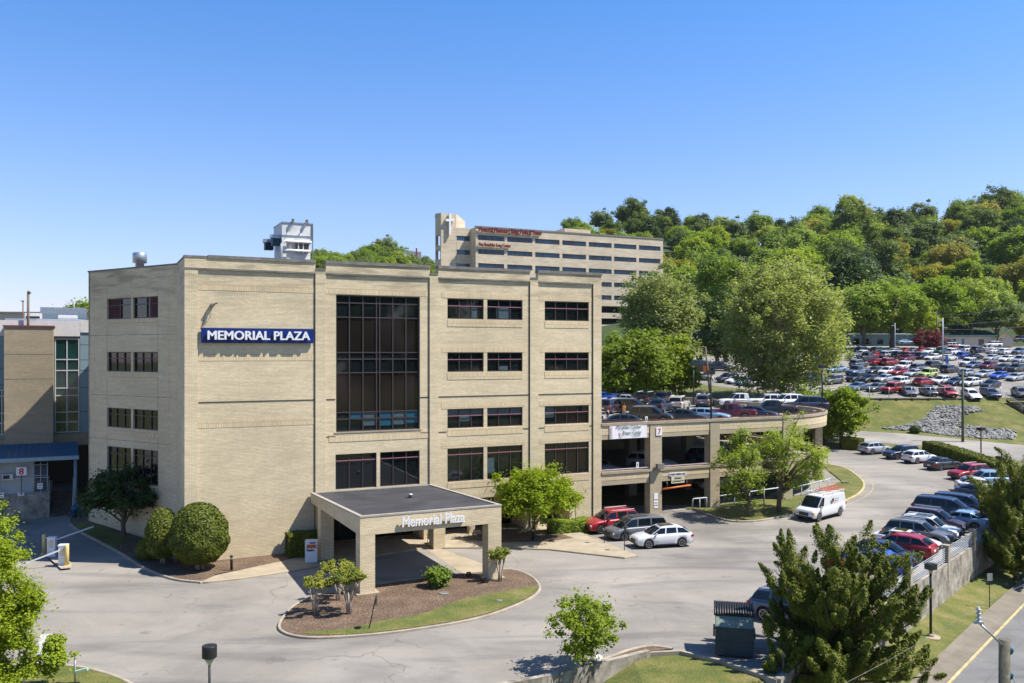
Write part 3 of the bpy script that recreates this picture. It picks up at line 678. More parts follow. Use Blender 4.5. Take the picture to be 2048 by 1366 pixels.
for k, (a, b, z0, z1, n, bar) in enumerate(wins):
    bl = []
    cw_ = (b - a) / n
    if z0 == 17.72 and a < 20: bl = [(a + 2 * cw_ + 0.1, a + 2 * cw_ + 0.55, z0 + 0.08, z1 - 0.7, 'blind')]
    if z0 == 17.72 and 23 < a < 24: bl = [(a + 0.9, a + 2.1, z0 + 0.1, z1 - 0.65, 'blind')]
    if z0 == 13.43 and 23 < a < 24: bl = [(a + cw_ + 0.1, a + 2 * cw_ - 0.2, z0 + 0.1, z0 + 0.45, 'blind')]
    if z0 == 8.87:
        if a < 28: bl = [(a + i * cw_ + 0.06, a + (i + 1) * cw_ - 0.06, z1 - 0.52, z1 - 0.08, 'blind') for i in range(n)] + ([(a + cw_ + 0.06, a + 2 * cw_ - 0.06, z0 + 0.55, z1 - 0.6, 'blind')] if a < 20 else [])
        else: bl = [(a + 0.06, a + cw_ - 0.06, z0 + 0.6, z1 - 0.1, 'blind')]
    if z0 == 4.56 and 23 < a < 24: bl = [(a + 0.1, a + 0.7, z0 + 0.5, z1 - 0.95, 'blind')]
    if a > 28 and z0 < 9:
        bl += [(a + i * cw_ + 0.05, a + (i + 1) * cw_ - 0.05, z0 + 0.08, z1 - (z1 - z0) * bar - 0.06, 'spandrel') for i in (1, 2, 3)]
    window(OB, Pb, a, b, z0, z1, n, 0.28, bar, blinds=bl)
for (a, b, c, d, _) in wh:
    lv = None; cols = 3; bl = []
    if c == 17.72: lv = [(a, a + 1.25)] if a < 3 else [(b - 1.75, b)]; cols = 2
    window(OB, Pw, a, b, c, d, cols, 0.2, None if c == 17.72 else None, rows=(d - (d - c) * (0.2 if c < 5 else 0.33),), louver=lv, blinds=bl)
# big curtain window
cc = [FB.u(x) for x in (700.7, 728, 755, 761.5, 787.9, 814)]
rr = [FB.z(672.7, y) for y in (604.7, 633.7, 705.0, 718.4, 746, 826, 839.5)]
bl = [(10.84, 17.58, rr[2] + 0.05, rr[1] - 0.05, 'spandrel'), (10.84, 17.58, rr[5] + 0.05, rr[4] - 0.05, 'spandrel')]
e = [10.84] + cc + [17.58]
for i, mt, hh in ((1, 'blind_blue', 0), (2, 'blind', 0.55), (4, 'blind_blue', 0.6), (5, 'blind', 0.55), (6, 'blind_blue', 0.45)):
    bl.append((e[i] + 0.05, e[i + 1] - 0.05, rr[6] + 0.05, rr[5] - 0.06, mt))
    if hh: bl.append((e[i] + 0.05, e[i + 1] - 0.05, rr[6] - hh, rr[6] - 0.05, mt))
window(OB, Pb, 10.84, 17.58, 8.93, 19.4, cc, 0.34, None, 'curtain_window', rows=rr, blinds=bl, fw=0.085)
sb = MB(); sb.box(10.7, 17.7, 0.04, 0.3, 8.84, 8.93); sb.build('window_sill', M['concrete'], OB)
for (a, b, h) in ((10.3, 17.9, 3.0), (19.5, 26.9, 3.0), (28.3, 31.2, 2.5)):
    window(OB, Pb, a, b, 0.12, h, max(2, int((b - a) / 1.5)), 2.68, None, 'storefront', rows=(2.2,))
for u in (22.0, 24.4): pc = MB(); pc.box(u, u + 0.5, 0.5, 1.0, 0.1, 3.1); pc.build('arcade_pier', M['brick'], OB)
# blue wall sign
sg = empty('wall_sign', (*FB.w(1.1, -0.02), 15.68), FB.rz, 'long blue box sign reading MEMORIAL PLAZA high on the blank brick wall', 'sign')
mb = MB(); mb.box(0, 7.98, -0.14, 0.02, 0, 1.08); mb.build('sign_box', M['signblue'], sg)
text('MEMORIAL PLAZA', sg, (0.43, -0.30, 0.24), 7.22, 0.62, M['white'], 0.045, bold=0.02)
bk = MB()
for i in range(9): bk.box(0.3 + i * 0.9, 0.36 + i * 0.9, -0.26, -0.14, 0.45, 0.5)
bk.build('bracket', M['signblue'], sg)
sl_ = MB(); P0 = FB.u(420); zz = FB.z(424, 609)
fx = empty('wall_light', (*FB.w(FB.u(425), 0), zz), FB.rz, 'small grey wall light with dangling cables above the blue sign', 'wall light')
sl_.box(-0.12, 0.12, -0.3, 0.1, -0.1, 0.05); sl_.bar((0.1, -0.25, 0.02), (0.3, -0.45, 0.1), 0.18, 0.05); sl_.build('light_body', M['coping'], fx)
sl_ = MB()
sl_.tube([(-0.1, 0.03, -0.05), (-0.45, 0.06, -0.5), (-0.6, 0.08, -1.2), (-0.8, 0.08, -1.75)], 0.011, 5)
sl_.tube([(-0.05, 0.03, -0.05), (-0.1, 0.06, -0.8), (-0.35, 0.08, -1.25), (-0.75, 0.08, -1.75)], 0.011, 5); sl_.build('cable', M['black'], fx)
# canopy over the drop off
CP = empty('entrance_canopy', (*FB.w(0), 0), FB.rz, 'tan brick entrance canopy with a flat black roof reading Memorial Plaza on its front', 'canopy')
u0, u1, w1 = 8.9, 18.47, 13.2
zf, zb = 4.86, 4.42
mb = MB()
def sl(v): return lerp(zb, zf, (-v) / w1)
for (a, b, v0, v1) in ((u0, u0 + 0.95, -w1, -w1 + 0.95), (u1 - 0.95, u1, -w1, -w1 + 0.95), (u0, u0 + 0.95, -3.1, -2.15), (u1 - 0.95, u1, -3.1, -2.15)):
    c = MB(); c.box(a, b, v0, v1, 0, 3.75); c.build('column', M['brick'], CP)
def beam(a, b, v0, v1, z0=3.6):
    c = [(a, v0, z0), (b, v0, z0), (b, v1, z0), (a, v1, z0), (a, v0, sl(v0)), (b, v0, sl(v0)), (b, v1, sl(v1)), (a, v1, sl(v1))]
    for q in ((3, 2, 1, 0), (4, 5, 6, 7), (0, 1, 5, 4), (1, 2, 6, 5), (2, 3, 7, 6), (3, 0, 4, 7)): mb.poly([c[k] for k in q])
beam(u0, u1, -w1, -w1 + 0.95, 3.76); beam(u0, u0 + 0.95, -w1 + 0.951, -0.02, 3.76); beam(u1 - 0.95, u1, -w1 + 0.951, -0.02, 3.76)
mb.build('brick_fascia', M['brick'], CP)
mb = MB(); mb.poly([(u0, -w1 + 0.1, 3.8), (u1, -w1 + 0.1, 3.8), (u1, 0, 3.8), (u0, 0, 3.8)]); mb.build('soffit', M['deck'], CP)
mb = MB(); mb.poly([(u0 + 0.2, -w1 + 0.2, zf + 0.03), (u1 - 0.2, -w1 + 0.2, zf + 0.03), (u1 - 0.2, 0, zb + 0.03), (u0 + 0.2, 0, zb + 0.03)]); mb.build('roof_membrane', M['roofing'], CP)
mb = MB()
for (a, b, v0, v1) in ((u0 - 0.03, u1 + 0.03, -w1 - 0.03, -w1 + 0.25), (u0 - 0.03, u0 + 0.22, -w1 + 0.251, -0.02), (u1 - 0.22, u1 + 0.03, -w1 + 0.251, -0.02), (u0 + 0.25, u1 - 0.25, -0.2, -0.03)):
    c = [(a, v0, sl(v0)), (b, v0, sl(v0)), (b, v1, sl(v1)), (a, v1, sl(v1))]; d = [(x, y, z + 0.1) for x, y, z in c]; c = [(x, y, z + 0.001) for x, y, z in c]; cc_ = c + d
    for q in ((4, 5, 6, 7), (0, 1, 5, 4), (1, 2, 6, 5), (2, 3, 7, 6), (3, 0, 4, 7)): mb.poly([cc_[k] for k in q])
mb.build('metal_edge', plain('pale_metal_edge', (0.34, 0.31, 0.26), 0.6, var=0.15), CP)
mb = MB(); mb.lathe((14.5, -6.4, 4.66), [(0.12, 0), (0.12, 0.18), (0.2, 0.2), (0.2, 0.28), (0.05, 0.33)], 12); mb.build('roof_vent', M['steel'], CP)
text('Memorial Plaza', CP, (11.55, -w1 - 0.22, 4.08), 4.2, 0.64, M['white'], 0.035, bold=0.014)
mb = MB(); mb.box(11.5, 15.8, -w1 - 0.19, -w1 - 0.003, 4.16, 4.20); mb.build('letter_rail', M['coping'], CP)
mb = MB(); mb.box(u0 - 0.25, u0 + 1.2, -w1 - 0.2, -w1 + 1.2, -0.1, 0.2); mb.box(u1 - 1.15, u1 + 0.2, -w1 - 0.2, -w1 + 1.1, -0.1, 0.17); mb.build('column_footing', M['walk'], CP)
# roof units on the office building
def at_local(frame, u, v, z): return (*frame.w(u, v), z)
Yt = 76.0; vt = 7.0
ct = empty('cooling_tower', (*FB.w(8.35, 8.0), 20.8), FB.rz, 'white rust stained cooling tower standing on the office building roof', 'cooling tower')
L_ = FB.w(11.2, 8.0); kx = lambda px: ((px - CX) / F)
mb = MB(); mb.box(0, 2.5, 0, 3.6, 3.5, 4.95); mb.box(0.05, 2.45, 0.5, 3.6, 0.1, 3.5); mb.box(0, 0.35, 0, 0.49, 0.1, 3.5); mb.build('housing', M['white_old'], ct)
mb = MB(); mb.box(-0.04, 2.54, -0.06, 3.64, 4.95, 5.05); mb.box(-0.04, 2.54, -0.06, 0.0, 3.9, 3.96); mb.build('rim', M['steel'], ct)
mb = MB(); mb.box(1.2, 2.3, 0.3, 0.49, 2.6, 3.4); mb.build('intake', M['coping'], ct)
mb = MB()
for x in (0.7, 1.35, 1.75): mb.box(x, x + 0.08, 0.15, 0.25, 2.5, 3.49)
mb.build('strut', M['white_old'], ct)
mb = MB(); mb.tube([(-0.1, -0.25, 0.2), (-0.1, -0.25, 3.15), (0.2, -0.25, 3.42), (2.4, -0.25, 3.42)], 0.11, 8); mb.tube([(0.1, -0.3, 2.5), (0.4, -0.3, 2.66), (2.3, -0.3, 2.66)], 0.11, 8); mb.build('pipe', M['white_old'], ct)
mb = MB()
mb.box(-0.8, 0, 0.4, 1.1, 3.7, 4.0); mb.box(-1.1, -0.02, 2.0, 2.7, 3.5, 3.8); mb.build('fan_hood', M['steel'], ct)
mb = MB(); mb.box(-0.7, -0.05, 0.42, 1.08, 3.1, 3.69); mb.box(-1.0, -0.3, 2.02, 2.68, 2.9, 3.49); mb.build('fan_box', M['dumpgreen'], ct)
mb = MB(); mb.box(2.5, 2.56, -0.1, 0.0, 0, 5.0); mb.box(0.8, 0.95, -0.3, 0.1, 5.0, 5.3); mb.box(1.95, 2.1, -0.3, 0.1, 5.0, 5.3); mb.tube([(0.9, -0.3, 5.1), (0.8, -0.35, 4.6), (0.5, -0.35, 4.2)], 0.025, 5); mb.tube([(2.0, -0.3, 5.1), (1.6, -0.35, 4.5), (1.3, -0.35, 3.9), (1.5, -0.35, 3.8)], 0.025, 5); mb.build('ladder_rail', M['coping'], ct)
X, Y, _ = ((279.5 - CX) / F * 76, 76, 0)
mb = MB(); mb.lathe((0, 0, 0), [(0.36, 0), (0.36, 1.85), (0.58, 1.9), (0.58, 2.7), (0.5, 2.78)], 20); v = mb.build('roof_vent', M['steel'], label='round galvanised exhaust vent on the roof of the shaded left wing', cat='vent'); v.location = (X, Y, 20.85)
# ================================================================ parking garage
GR = empty('parking_garage', (*FB.w(34.33), 0), FB.rz, 'two level tan brick parking garage with a curved right end and cars on its roof', 'parking garage')
U0 = 34.33; UC = 55.3 - U0; RC = 13.6
def gpath(off=0.0, v=0.0, n=14, back=32):
    """points along the garage edge, local; off = outwards"""
    pts = [(0.0, -off), (UC, -off)]
    for i in range(1, n + 1):
        f = math.pi / 2 * i / n; pts.append((UC + (RC + off) * math.sin(f), RC - (RC + off) * math.cos(f)))
    pts.append((UC + RC + off, RC + back)); return pts
def band(name, z0, z1, o0, o1, mat, **k):
    A = gpath(o1); B = gpath(o0); mb = MB()
    for i in range(len(A) - 1):
        a, b, c, d = A[i], A[i + 1], B[i + 1], B[i]
        mb.poly([(*a, z0), (*b, z0), (*b, z1), (*a, z1)]); mb.poly([(*c, z0), (*d, z0), (*d, z1), (*c, z1)])
        mb.poly([(*a, z1), (*b, z1), (*c, z1), (*d, z1)]); mb.poly([(*a, z0), (*d, z0), (*c, z0), (*b, z0)])
    return mb.build(name, mat, GR, **k)
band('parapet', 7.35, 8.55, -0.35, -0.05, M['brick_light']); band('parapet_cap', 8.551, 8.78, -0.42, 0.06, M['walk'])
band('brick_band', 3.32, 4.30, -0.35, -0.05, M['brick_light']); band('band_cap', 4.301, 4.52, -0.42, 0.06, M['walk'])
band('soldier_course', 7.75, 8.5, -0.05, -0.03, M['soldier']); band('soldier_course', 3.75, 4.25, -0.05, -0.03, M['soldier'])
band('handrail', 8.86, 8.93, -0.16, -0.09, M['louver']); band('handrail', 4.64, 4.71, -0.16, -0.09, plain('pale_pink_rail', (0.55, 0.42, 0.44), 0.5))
for z, nm in ((7.86, 'roof_deck'), (3.7, 'middle_deck')):
    P = gpath(-0.36); mb = MB(); mb.poly([(*p, z) for p in P] + [(0, RC + 32, z)]); mb.poly([(*p, z - 0.35) for p in reversed(P)] + [(0, RC + 32, z - 0.35)][::-1]); mb.build(nm, M['deck'], GR)
mb = MB(); mb.box(0.02, 14.0, 0.4, 40, 0.02, 0.45); mb.box(14.01, UC, 0.9, 40, -0.5, 0.6); mb.build('ground_slab', M['deck'], GR)
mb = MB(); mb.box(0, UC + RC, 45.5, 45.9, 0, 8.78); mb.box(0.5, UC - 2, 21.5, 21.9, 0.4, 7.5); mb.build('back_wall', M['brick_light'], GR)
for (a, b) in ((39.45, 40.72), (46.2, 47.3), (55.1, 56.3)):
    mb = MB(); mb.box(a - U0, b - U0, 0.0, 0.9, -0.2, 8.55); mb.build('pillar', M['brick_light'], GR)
for f in (62, 84):
    a = R(f); Tm = Matrix.Translation((UC + (RC - 0.3) * math.sin(a), RC - (RC - 0.3) * math.cos(a), 0)) @ Matrix.Rotation(a, 4, 'Z')
    mb = MB(); mb.box(-0.5, 0.5, -0.3, 0.5, -0.2, 8.55, 0, Tm); mb.build('pillar', M['brick_light'], GR)
for v in (7, 14, 21, 28): mb = MB(); mb.box(UC + RC - 0.9, UC + RC - 0.05, RC + v - 7, RC + v - 6, -0.2, 8.5); mb.build('pillar', M['brick_light'], GR)
for u in (1.6, 8.5, 15.5, 22.5):
    for v in (8.5, 17): mb = MB(); mb.box(u, u + 0.9, v, v + 0.9, 0, 7.5); mb.build('inner_column', M['deck'], GR)
jt = MB()
for u in (39.42 - U0, 46.17 - U0, 55.07 - U0): jt.box(u - 0.035, u - 0.001, -0.004, 0.048, 3.3, 8.5)
jt.build('joint', M['joint'], GR)
# guard rails at the ground level
for (a, b, hh) in ((44.3, 46.1, 1.15), (47.4, 55.0, 1.2), (56.4, 63, 1.35)):
    g_ = empty('guard_rail', (*FB.w(a, 0.2 if a < 60 else 1), 0.3), FB.rz, {44.3: 'short galvanised pipe rail at the right of the garage entrance', 47.4: 'long grey pipe rail in the garage opening behind the two trees', 56.4: 'grey pipe rail above the white van in the last garage opening'}[a], 'guard rail')
    L = b - a; v1 = 0 if a < 50 else (0 if a < 56 else 1.5)
    mb = MB(); mb.tube([(0, 0, 0), (0, 0, hh - 0.12), (0.12, 0, hh), (L, v1, hh + (0.3 if a > 46 else 0))], 0.06, 8); mb.build('rail', M['steel_paint'], g_)
    n = 2 if a < 46 else 4
    for i in range(1, n + 1):
        x = L * i / (n + 0.2); mb = MB(); mb.tube([(x, v1 * x / L, -0.3), (x, v1 * x / L, hh + (0.3 * x / L if a > 46 else 0))], 0.045, 6); mb.build('post', M['steel_paint'], g_)
def hang(name, u, v, z, label, cat, rz=None): return empty(name, (*FB.w(u, v), z), FB.rz if rz is None else rz, label, cat)
# banner
bn = hang('banner', FB.u(1219), -0.0, 7.36, 'white banner for the breast center tied to the garage parapet', 'banner')
bwid = FB.u(1293.5) - FB.u(1219)
mb = MB(); n = 14
for i in range(n):
    x0, x1 = bwid * i / n, bwid * (i + 1) / n; y0, y1 = -0.04 - 0.012 * math.sin(i * 1.3), -0.04 - 0.012 * math.sin((i + 1) * 1.3)
    mb.poly([(x0, y0, 0.02), (x1, y1, 0.02), (x1, y1, 1.28), (x0, y0, 1.28)])
    mb.poly([(x0, y0 + 0.015, 0.02), (x0, y0 + 0.015, 1.28), (x1, y1 + 0.015, 1.28), (x1, y1 + 0.015, 0.02)])
mb.build('banner_cloth', M['white'], bn)
text('MaryEllen Locher', bn, (0.62, -0.09, 0.78), 2.7, 0.42, M['ink'], 0.002, shear=0.3)
text('Breast Center', bn, (1.3, -0.09, 0.36), 2.05, 0.34, M['ink'], 0.002, shear=0.3)
text('at MEMORIAL', bn, (2.5, -0.085, 0.22), 0.75, 0.09, M['ink'], 0.002)
mb = MB(); mb.box(0.12, 0.25, -0.085, -0.08, 0.15, 1.1); mb.tube([(1.25, -0.085, 0.16), (1.05, -0.085, 0.45), (1.0, -0.085, 0.62), (1.12, -0.085, 0.66), (1.1, -0.085, 0.45), (0.95, -0.085, 0.16)], 0.018, 5); mb.build('pink_ribbon', M['pinkink'], bn)
s7 = hang('number_sign', FB.u(1311) + 0.05, -0.0, 7.6, 'square white sign with a red 7 on the garage pillar', 'sign')
mb = MB(); mb.box(0, 0.62, -0.06, -0.01, -0.1, 0.62); mb.build('sign_plate', M['white'], s7)
text('7', s7, (0.2, -0.065, 0.0), 0.26, 0.5, M['red'], 0.004, bold=0.016)
ps_ = hang('parking_sign', 41.55, -0.0, 3.72, 'narrow white sign reading PATIENT PARKING ONLY above the garage entrance', 'sign')
mb = MB(); mb.box(0, 1.85, -0.04, 0.02, 0, 0.30); mb.build('sign_plate', M['white'], ps_); text('PATIENT PARKING ONLY', ps_, (0.06, -0.045, 0.07), 1.73, 0.17, M['ink'], 0.003, bold=0.008)
ps_ = hang('clearance_sign', 41.75, -0.0, 3.06, 'cream sign reading ENTRANCE CLEARANCE hung below the patient parking sign', 'sign')
mb = MB(); mb.box(0, 1.45, -0.04, 0.02, 0, 0.62); mb.build('sign_plate', plain('cream_sign', (0.62, 0.56, 0.40), 0.6, var=0.05), ps_)
text('ENTRANCE', ps_, (0.33, -0.045, 0.36), 0.8, 0.16, M['ink'], 0.003, bold=0.008); text("CLEARANCE 7'0\"", ps_, (0.08, -0.045, 0.1), 1.3, 0.16, M['ink'], 0.003, bold=0.008)
hb = hang('clearance_bar', 40.75, -0.02, 2.62, 'orange height bar hanging across the garage entrance', 'clearance bar')
mb = MB(); mb.tube([(0.02, -0.05, 0), (3.1, -0.05, 0.16)], 0.09, 8); mb.build('bar', M['orange'], hb)
mb = MB(); mb.tube([(0.5, -0.05, 0), (0.5, -0.05, 0.6)], 0.015, 4); mb.tube([(2.7, -0.05, 0.1), (2.7, -0.05, 0.6)], 0.015, 4); mb.build('chain', M['steel'], hb)
fl_ = hang('flood_light', FB.u(1316), -0.0, 4.6, 'dark box flood light on the garage pillar beside the entrance', 'wall light')
mb = MB(); mb.box(-0.35, 0.35, -0.5, -0.12, -0.05, 0.38); mb.box(-0.1, 0.1, -0.12, 0.0, 0.0, 0.2); mb.build('light_body', M['coping'], fl_); mb = MB(); mb.box(-0.28, 0.28, -0.45, -0.18, -0.08, -0.051); mb.build('lens', M['dometop'], fl_)
for (z, h, lb_, tx) in ((1.75, 0.55, 'blank white notice plate on the garage pillar above the rules sign', None), (0.95, 0.68, 'small white rules sign with dark symbols low on the garage pillar', 1)):
    q = hang('notice_sign', 39.85, -0.0, z, lb_, 'sign'); mb = MB(); mb.box(0, 0.42, -0.03, 0.01, 0, h); mb.build('sign_plate', M['white'], q)
    if tx:
        mb = MB(); mb.box(0.05, 0.17, -0.035, -0.031, 0.2, 0.3); mb.box(0.23, 0.37, -0.035, -0.031, 0.2, 0.3); mb.box(0.06, 0.36, -0.035, -0.031, 0.42, 0.45); mb.box(0.06, 0.36, -0.035, -0.031, 0.5, 0.53); mb.build('symbol', M['ink'], q)
for (u, z, lb_) in ((FB.u(1278), 4.55, 'small white post sign standing in the left garage opening'), (FB.u(1296) , 8.62, 'small white sign on the roof parapet above the banner')):
    q = hang('parapet_sign', u, 0.25, z, lb_, 'sign'); mb = MB(); mb.box(-0.13, 0.13, -0.02, 0.0, 0.15, 0.62); mb.build('sign_plate', M['white'], q); mb = MB(); mb.box(-0.03, 0.03, 0.001, 0.03, 0, 0.5); mb.build('post', M['steel'], q); mb = MB(); mb.box(-0.05, 0.05, -0.025, -0.021, 0.25, 0.52); mb.build('symbol', M['tealtrim'], q)
# ================================================================ left neighbouring building
FN = Frame(100, 79.0)
NB = empty('clinic_building', (*FN.C, 0), FN.rz, 'low clinic building with a brown brick tower and green glass strips at the left edge', 'building')
un = FN.u; zn = FN.z
mb = MB(); a, b = un(12), un(108); mb.box(a, b, -2.0, 4, zn(60, 885), zn(60, 655)); mb.build('brick_tower', M['brick_old'], NB)
mb = MB(); mb.box(a - 0.1, b + 0.1, -2.1, 4, zn(60, 655), zn(60, 652)); mb.build('coping', M['louver'], NB)
x0, x1 = un(107), un(160)
mb = MB(); mb.box(un(-260), a, 0, 8, zn(5, 880), zn(5, 662)); mb.box(un(160.2), un(190), 0, 8, zn(170, 868), zn(170, 665)); mb.box(x0, x1, 0.2, 8, zn(120, 868), zn(120, 672)); mb.build('panel_wall', M['bluegrey'], NB)
mb = MB(); mb.box(un(-260), x1, -0.15, 8, zn(60, 672), zn(60, 641)); mb.box(x1 + 0.02, un(190), -0.1, 8, zn(170, 665), zn(170, 640)); mb.build('white_fascia', M['palegrey'], NB)
rr_ = [zn(130, y) for y in (719, 741, 776, 791, 824, 844)]
window(NB, Pb, x0 + 0.1, x1 - 0.05, zn(130, 865), zn(130, 677), [un(134)], 0.0 + 0.1, None, 'curtain_window', M['glass_green'], 'steel_paint', rr_, fw=0.09)
window(NB, Pb, un(-40), un(11), zn(5, 870), zn(5, 779), [un(-12), un(4)], -0.08, None, 'window', M['glass_green'], 'steel_paint', [zn(5, 792), zn(5, 826), zn(5, 846)], fw=0.09)
jt = MB()
for y in (738, 770, 828, 850): jt.box(un(-260), a, -0.006, 0, zn(5, y), zn(5, y) + 0.04)
for y in (690, 720, 741, 776, 823): jt.box(un(160.3), un(178), -0.006, 0, zn(170, y), zn(170, y) + 0.04)
for y in (709, 757): jt.box(a, b, -2.006, -2, zn(60, y), zn(60, y) + 0.03)
jt.build('panel_joint', M['joint'], NB)
mb = MB(); mb.box(un(108), un(190), -0.3, 3, zn(150, 890), zn(150, 866)); mb.box(un(-260), un(12), -0.3, 3, zn(0, 905), zn(0, 880)); mb.build('lower_band', M['brick_old'], NB)
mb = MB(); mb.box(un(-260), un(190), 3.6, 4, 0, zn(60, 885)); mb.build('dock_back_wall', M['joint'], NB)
Tn = T(*FN.w(-1, -6)[:2])
# loading dock: platform, steps, booth, blue roof
zt = zn(60, 982, -4.5); dk = empty('loading_dock', (*FN.w(0, 0), 0), FN.rz, 'concrete loading dock with steps under the blue metal roof', 'loading dock')
mb = MB(); mb.box(un(-260), un(103), -4.6, 3.6, 0.5, 3.05); mb.build('platform', M['wallconc'], dk)
us0, us1 = un(103) + 0.02, un(146)
for i in range(9):
    mb = MB(); mb.box(us0, us1, -4.6 + i * 0.32, 3.5, 1.0 + i * 0.2, 1.2 + i * 0.2); mb.build('step', M['timber'], dk)
mb = MB(); mb.tube([(us1 + 0.05, -4.7, 1.0), (us1 + 0.05, -4.7, 2.1), (us1 + 0.05, -1.8, 3.9)], 0.04, 6); mb.tube([(us0 - 0.05, -4.65, 3.05), (us0 - 0.05, -4.65, 4.4), (us0 - 6, -4.65, 4.4)], 0.035, 6); mb.build('handrail', M['steel_paint'], dk)
rfz0, rfz1 = 6.15, 7.05
ar = empty('dock_roof', (*FN.w(0, 0), 0), FN.rz, 'sloping blue standing seam metal roof over the loading dock', 'dock roof')
ra, rb_ = un(-150), un(158)
mb = MB(); c = [(ra, -5.3, rfz0), (rb_, -5.3, rfz0), (rb_ - 0.05, -2.0, rfz1), (ra, -2.0, rfz1)]
mb.poly(c); mb.poly([(x, y, z - 0.1) for x, y, z in reversed(c)]); x = ra
while x < rb_:
    mb.bar((x, -5.3, rfz0 + 0.03), (x, -2.0, rfz1 + 0.03), 0.05, 0.08); x += 0.48
mb.build('seamed_roof', M['blue_metal'], ar)
mb = MB(); mb.box(ra, rb_ + 0.04, -5.42, -5.3, rfz0 - 0.28, rfz0 + 0.04); mb.build('gutter', plain('grey_blue_gutter', (0.22, 0.32, 0.38), 0.5), ar)
for px in (152, 2):
    mb = MB(); u = un(px); mb.tube([(u, -4.9, 0.9), (u, -4.9, rfz0 - 0.2)], 0.13, 10); mb.build('roof_post', M['bluegrey'], ar)
bo = empty('dock_booth', (*FN.w(un(4), -4.3), 3.05), FN.rz, 'pale panelled booth with a window air conditioner on the loading dock', 'booth')
bl_ = un(72) - un(4)
mb = MB(); mb.box(0, bl_, 0, 2.5, 0, 2.75); mb.build('booth_wall', plain('pale_blue_siding', (0.34, 0.37, 0.38), 0.7, var=0.08), bo)
mb = MB(); mb.box(0.35, 1.15, -0.35, 0.0, 1.25, 1.75); mb.build('air_conditioner', M['steel'], bo); mb = MB(); mb.box(0.42, 0.9, -0.36, -0.351, 1.32, 1.68); mb.build('grille', M['black'], bo)
fn = empty('fence_gate', (*FN.w(un(73), -4.4), 3.05), FN.rz, 'chain link gate panel between the dock booth and the steps', 'fence')
mb = MB(); gl = un(99) - un(73)
for z in (0.05, 1.5, 2.4): mb.tube([(0, 0, z), (gl, 0, z)], 0.03, 6)
for x in (0, gl / 2, gl): mb.tube([(x, 0, 0), (x, 0, 2.6)], 0.035, 6)
for i in range(14): mb.tube([(gl * i / 14, 0, 0.05), (gl * (i + 1) / 14, 0, 2.4)], 0.006, 3); mb.tube([(gl * (i + 1) / 14, 0, 0.05), (gl * i / 14, 0, 2.4)], 0.006, 3)
mb.build('gate_frame', M['steel_paint'], fn)
s8 = empty('number_sign', (*FN.w(un(50), -4.75), 3.05), FN.rz, 'white sign with a red 8 on a thin post at the loading dock', 'sign')
mb = MB(); mb.box(-0.39, 0.39, -0.03, 0, 1.62, 2.32); mb.build('sign_plate', M['white'], s8); text('8', s8, (-0.16, -0.034, 1.7), 0.32, 0.52, M['red'], 0.003, bold=0.016); mb = MB(); mb.box(-0.025, 0.025, 0.001, 0.04, 0, 1.7); mb.build('post', M['black'], s8)
for px, py, w_, h_, lb_ in ((12, 992, 0.4, 0.5, 'small white parking notice on the dock wall below the booth'), (49, 987, 0.48, 0.28, 'white and red notice on the dock wall under the red 8'), (85, 973, 0.4, 0.48, 'small white notice on the gate beside the dock booth')):
    q = empty('notice_sign', (*FN.w(un(px), -4.66), zn(px, py, -4.66) - 0.2), FN.rz, lb_, 'sign'); mb = MB(); mb.box(-w_ / 2, w_ / 2, -0.02, 0, 0, h_); mb.build('sign_plate', M['white'], q)
    mb = MB(); mb.box(-w_ * .35, w_ * .35, -0.024, -0.021, h_ * .6, h_ * .75); mb.box(-w_ * .3, w_ * .3, -0.024, -0.021, h_ * .25, h_ * .35); mb.build('symbol', M['inkblue'] if px != 49 else M['red'], q)
hp = empty('standpipe', (*FN.w(un(152), -6.3), 1.1), FN.rz, 'blue fire standpipe in the corner beside the dock steps', 'standpipe')
mb = MB(); mb.lathe((0, 0, 0), [(0.12, 0), (0.12, 0.5), (0.3, 0.6), (0.32, 0.8), (0.2, 1.0), (0.05, 1.05)], 12); mb.tube([(-0.5, 0, 0.1), (-0.35, 0, 0.4), (0, 0, 0.5)], 0.09, 8); mb.tube([(0.4, 0, -0.1), (0.4, 0, 0.8), (0.1, 0, 0.8)], 0.05, 6); mb.build('pipe', M['blue_metal'], hp)
# roof clutter on the clinic
zr = zn(60, 641)
def roofbox(name, px0, px1, y0, y1, v, d, mat, label, cat, extra=None):
    zz0, zz1 = FN.z((px0 + px1) / 2, y1, v), FN.z((px0 + px1) / 2, y0, v)
    q = empty(name, (*FN.w(un(px0) * (1 + v / 79), v), zz0), FN.rz, label, cat); L = (un(px1) - un(px0)) * (1 + v / 79)
    mb = MB(); mb.box(0, L, 0, d, 0, zz1 - zz0); mb.build('unit_body', mat, q)
    mb = MB(); mb.box(0.1, L - 0.1, -0.02, 0, (zz1 - zz0) * 0.15, (zz1 - zz0) * 0.5); mb.build('grille', extra or M['coping'], q); return q
roofbox('air_handler', 4, 66, 637, 647, 9, 3, M['steel'], 'long low silver duct on the clinic roof', 'roof unit')
roofbox('air_handler', 41, 73, 626, 639, 12, 3, M['palegrey'], 'pale roof unit with a black intake on the clinic roof', 'roof unit', M['black'])
roofbox('air_handler', 66, 157, 615, 640, 22, 4, M['steel'], 'large grey corrugated equipment housing on the clinic roof', 'roof unit', M['bluegrey'])
roofbox('air_handler', 106, 144, 630, 640, 14, 2, M['white'], 'bright white low roof unit in front of the grey equipment housing', 'roof unit', M['palegrey'])
roofbox('air_handler', 66, 156, 638, 647, 10, 3, M['steel_paint'], 'wide pale blue duct along the clinic roof edge', 'roof unit', M['steel'])
q = empty('rooftop_block', ((-500 - CX) / F * 130, 120, 5), R(10), 'distant tan flat roofed building behind the clinic', 'building')
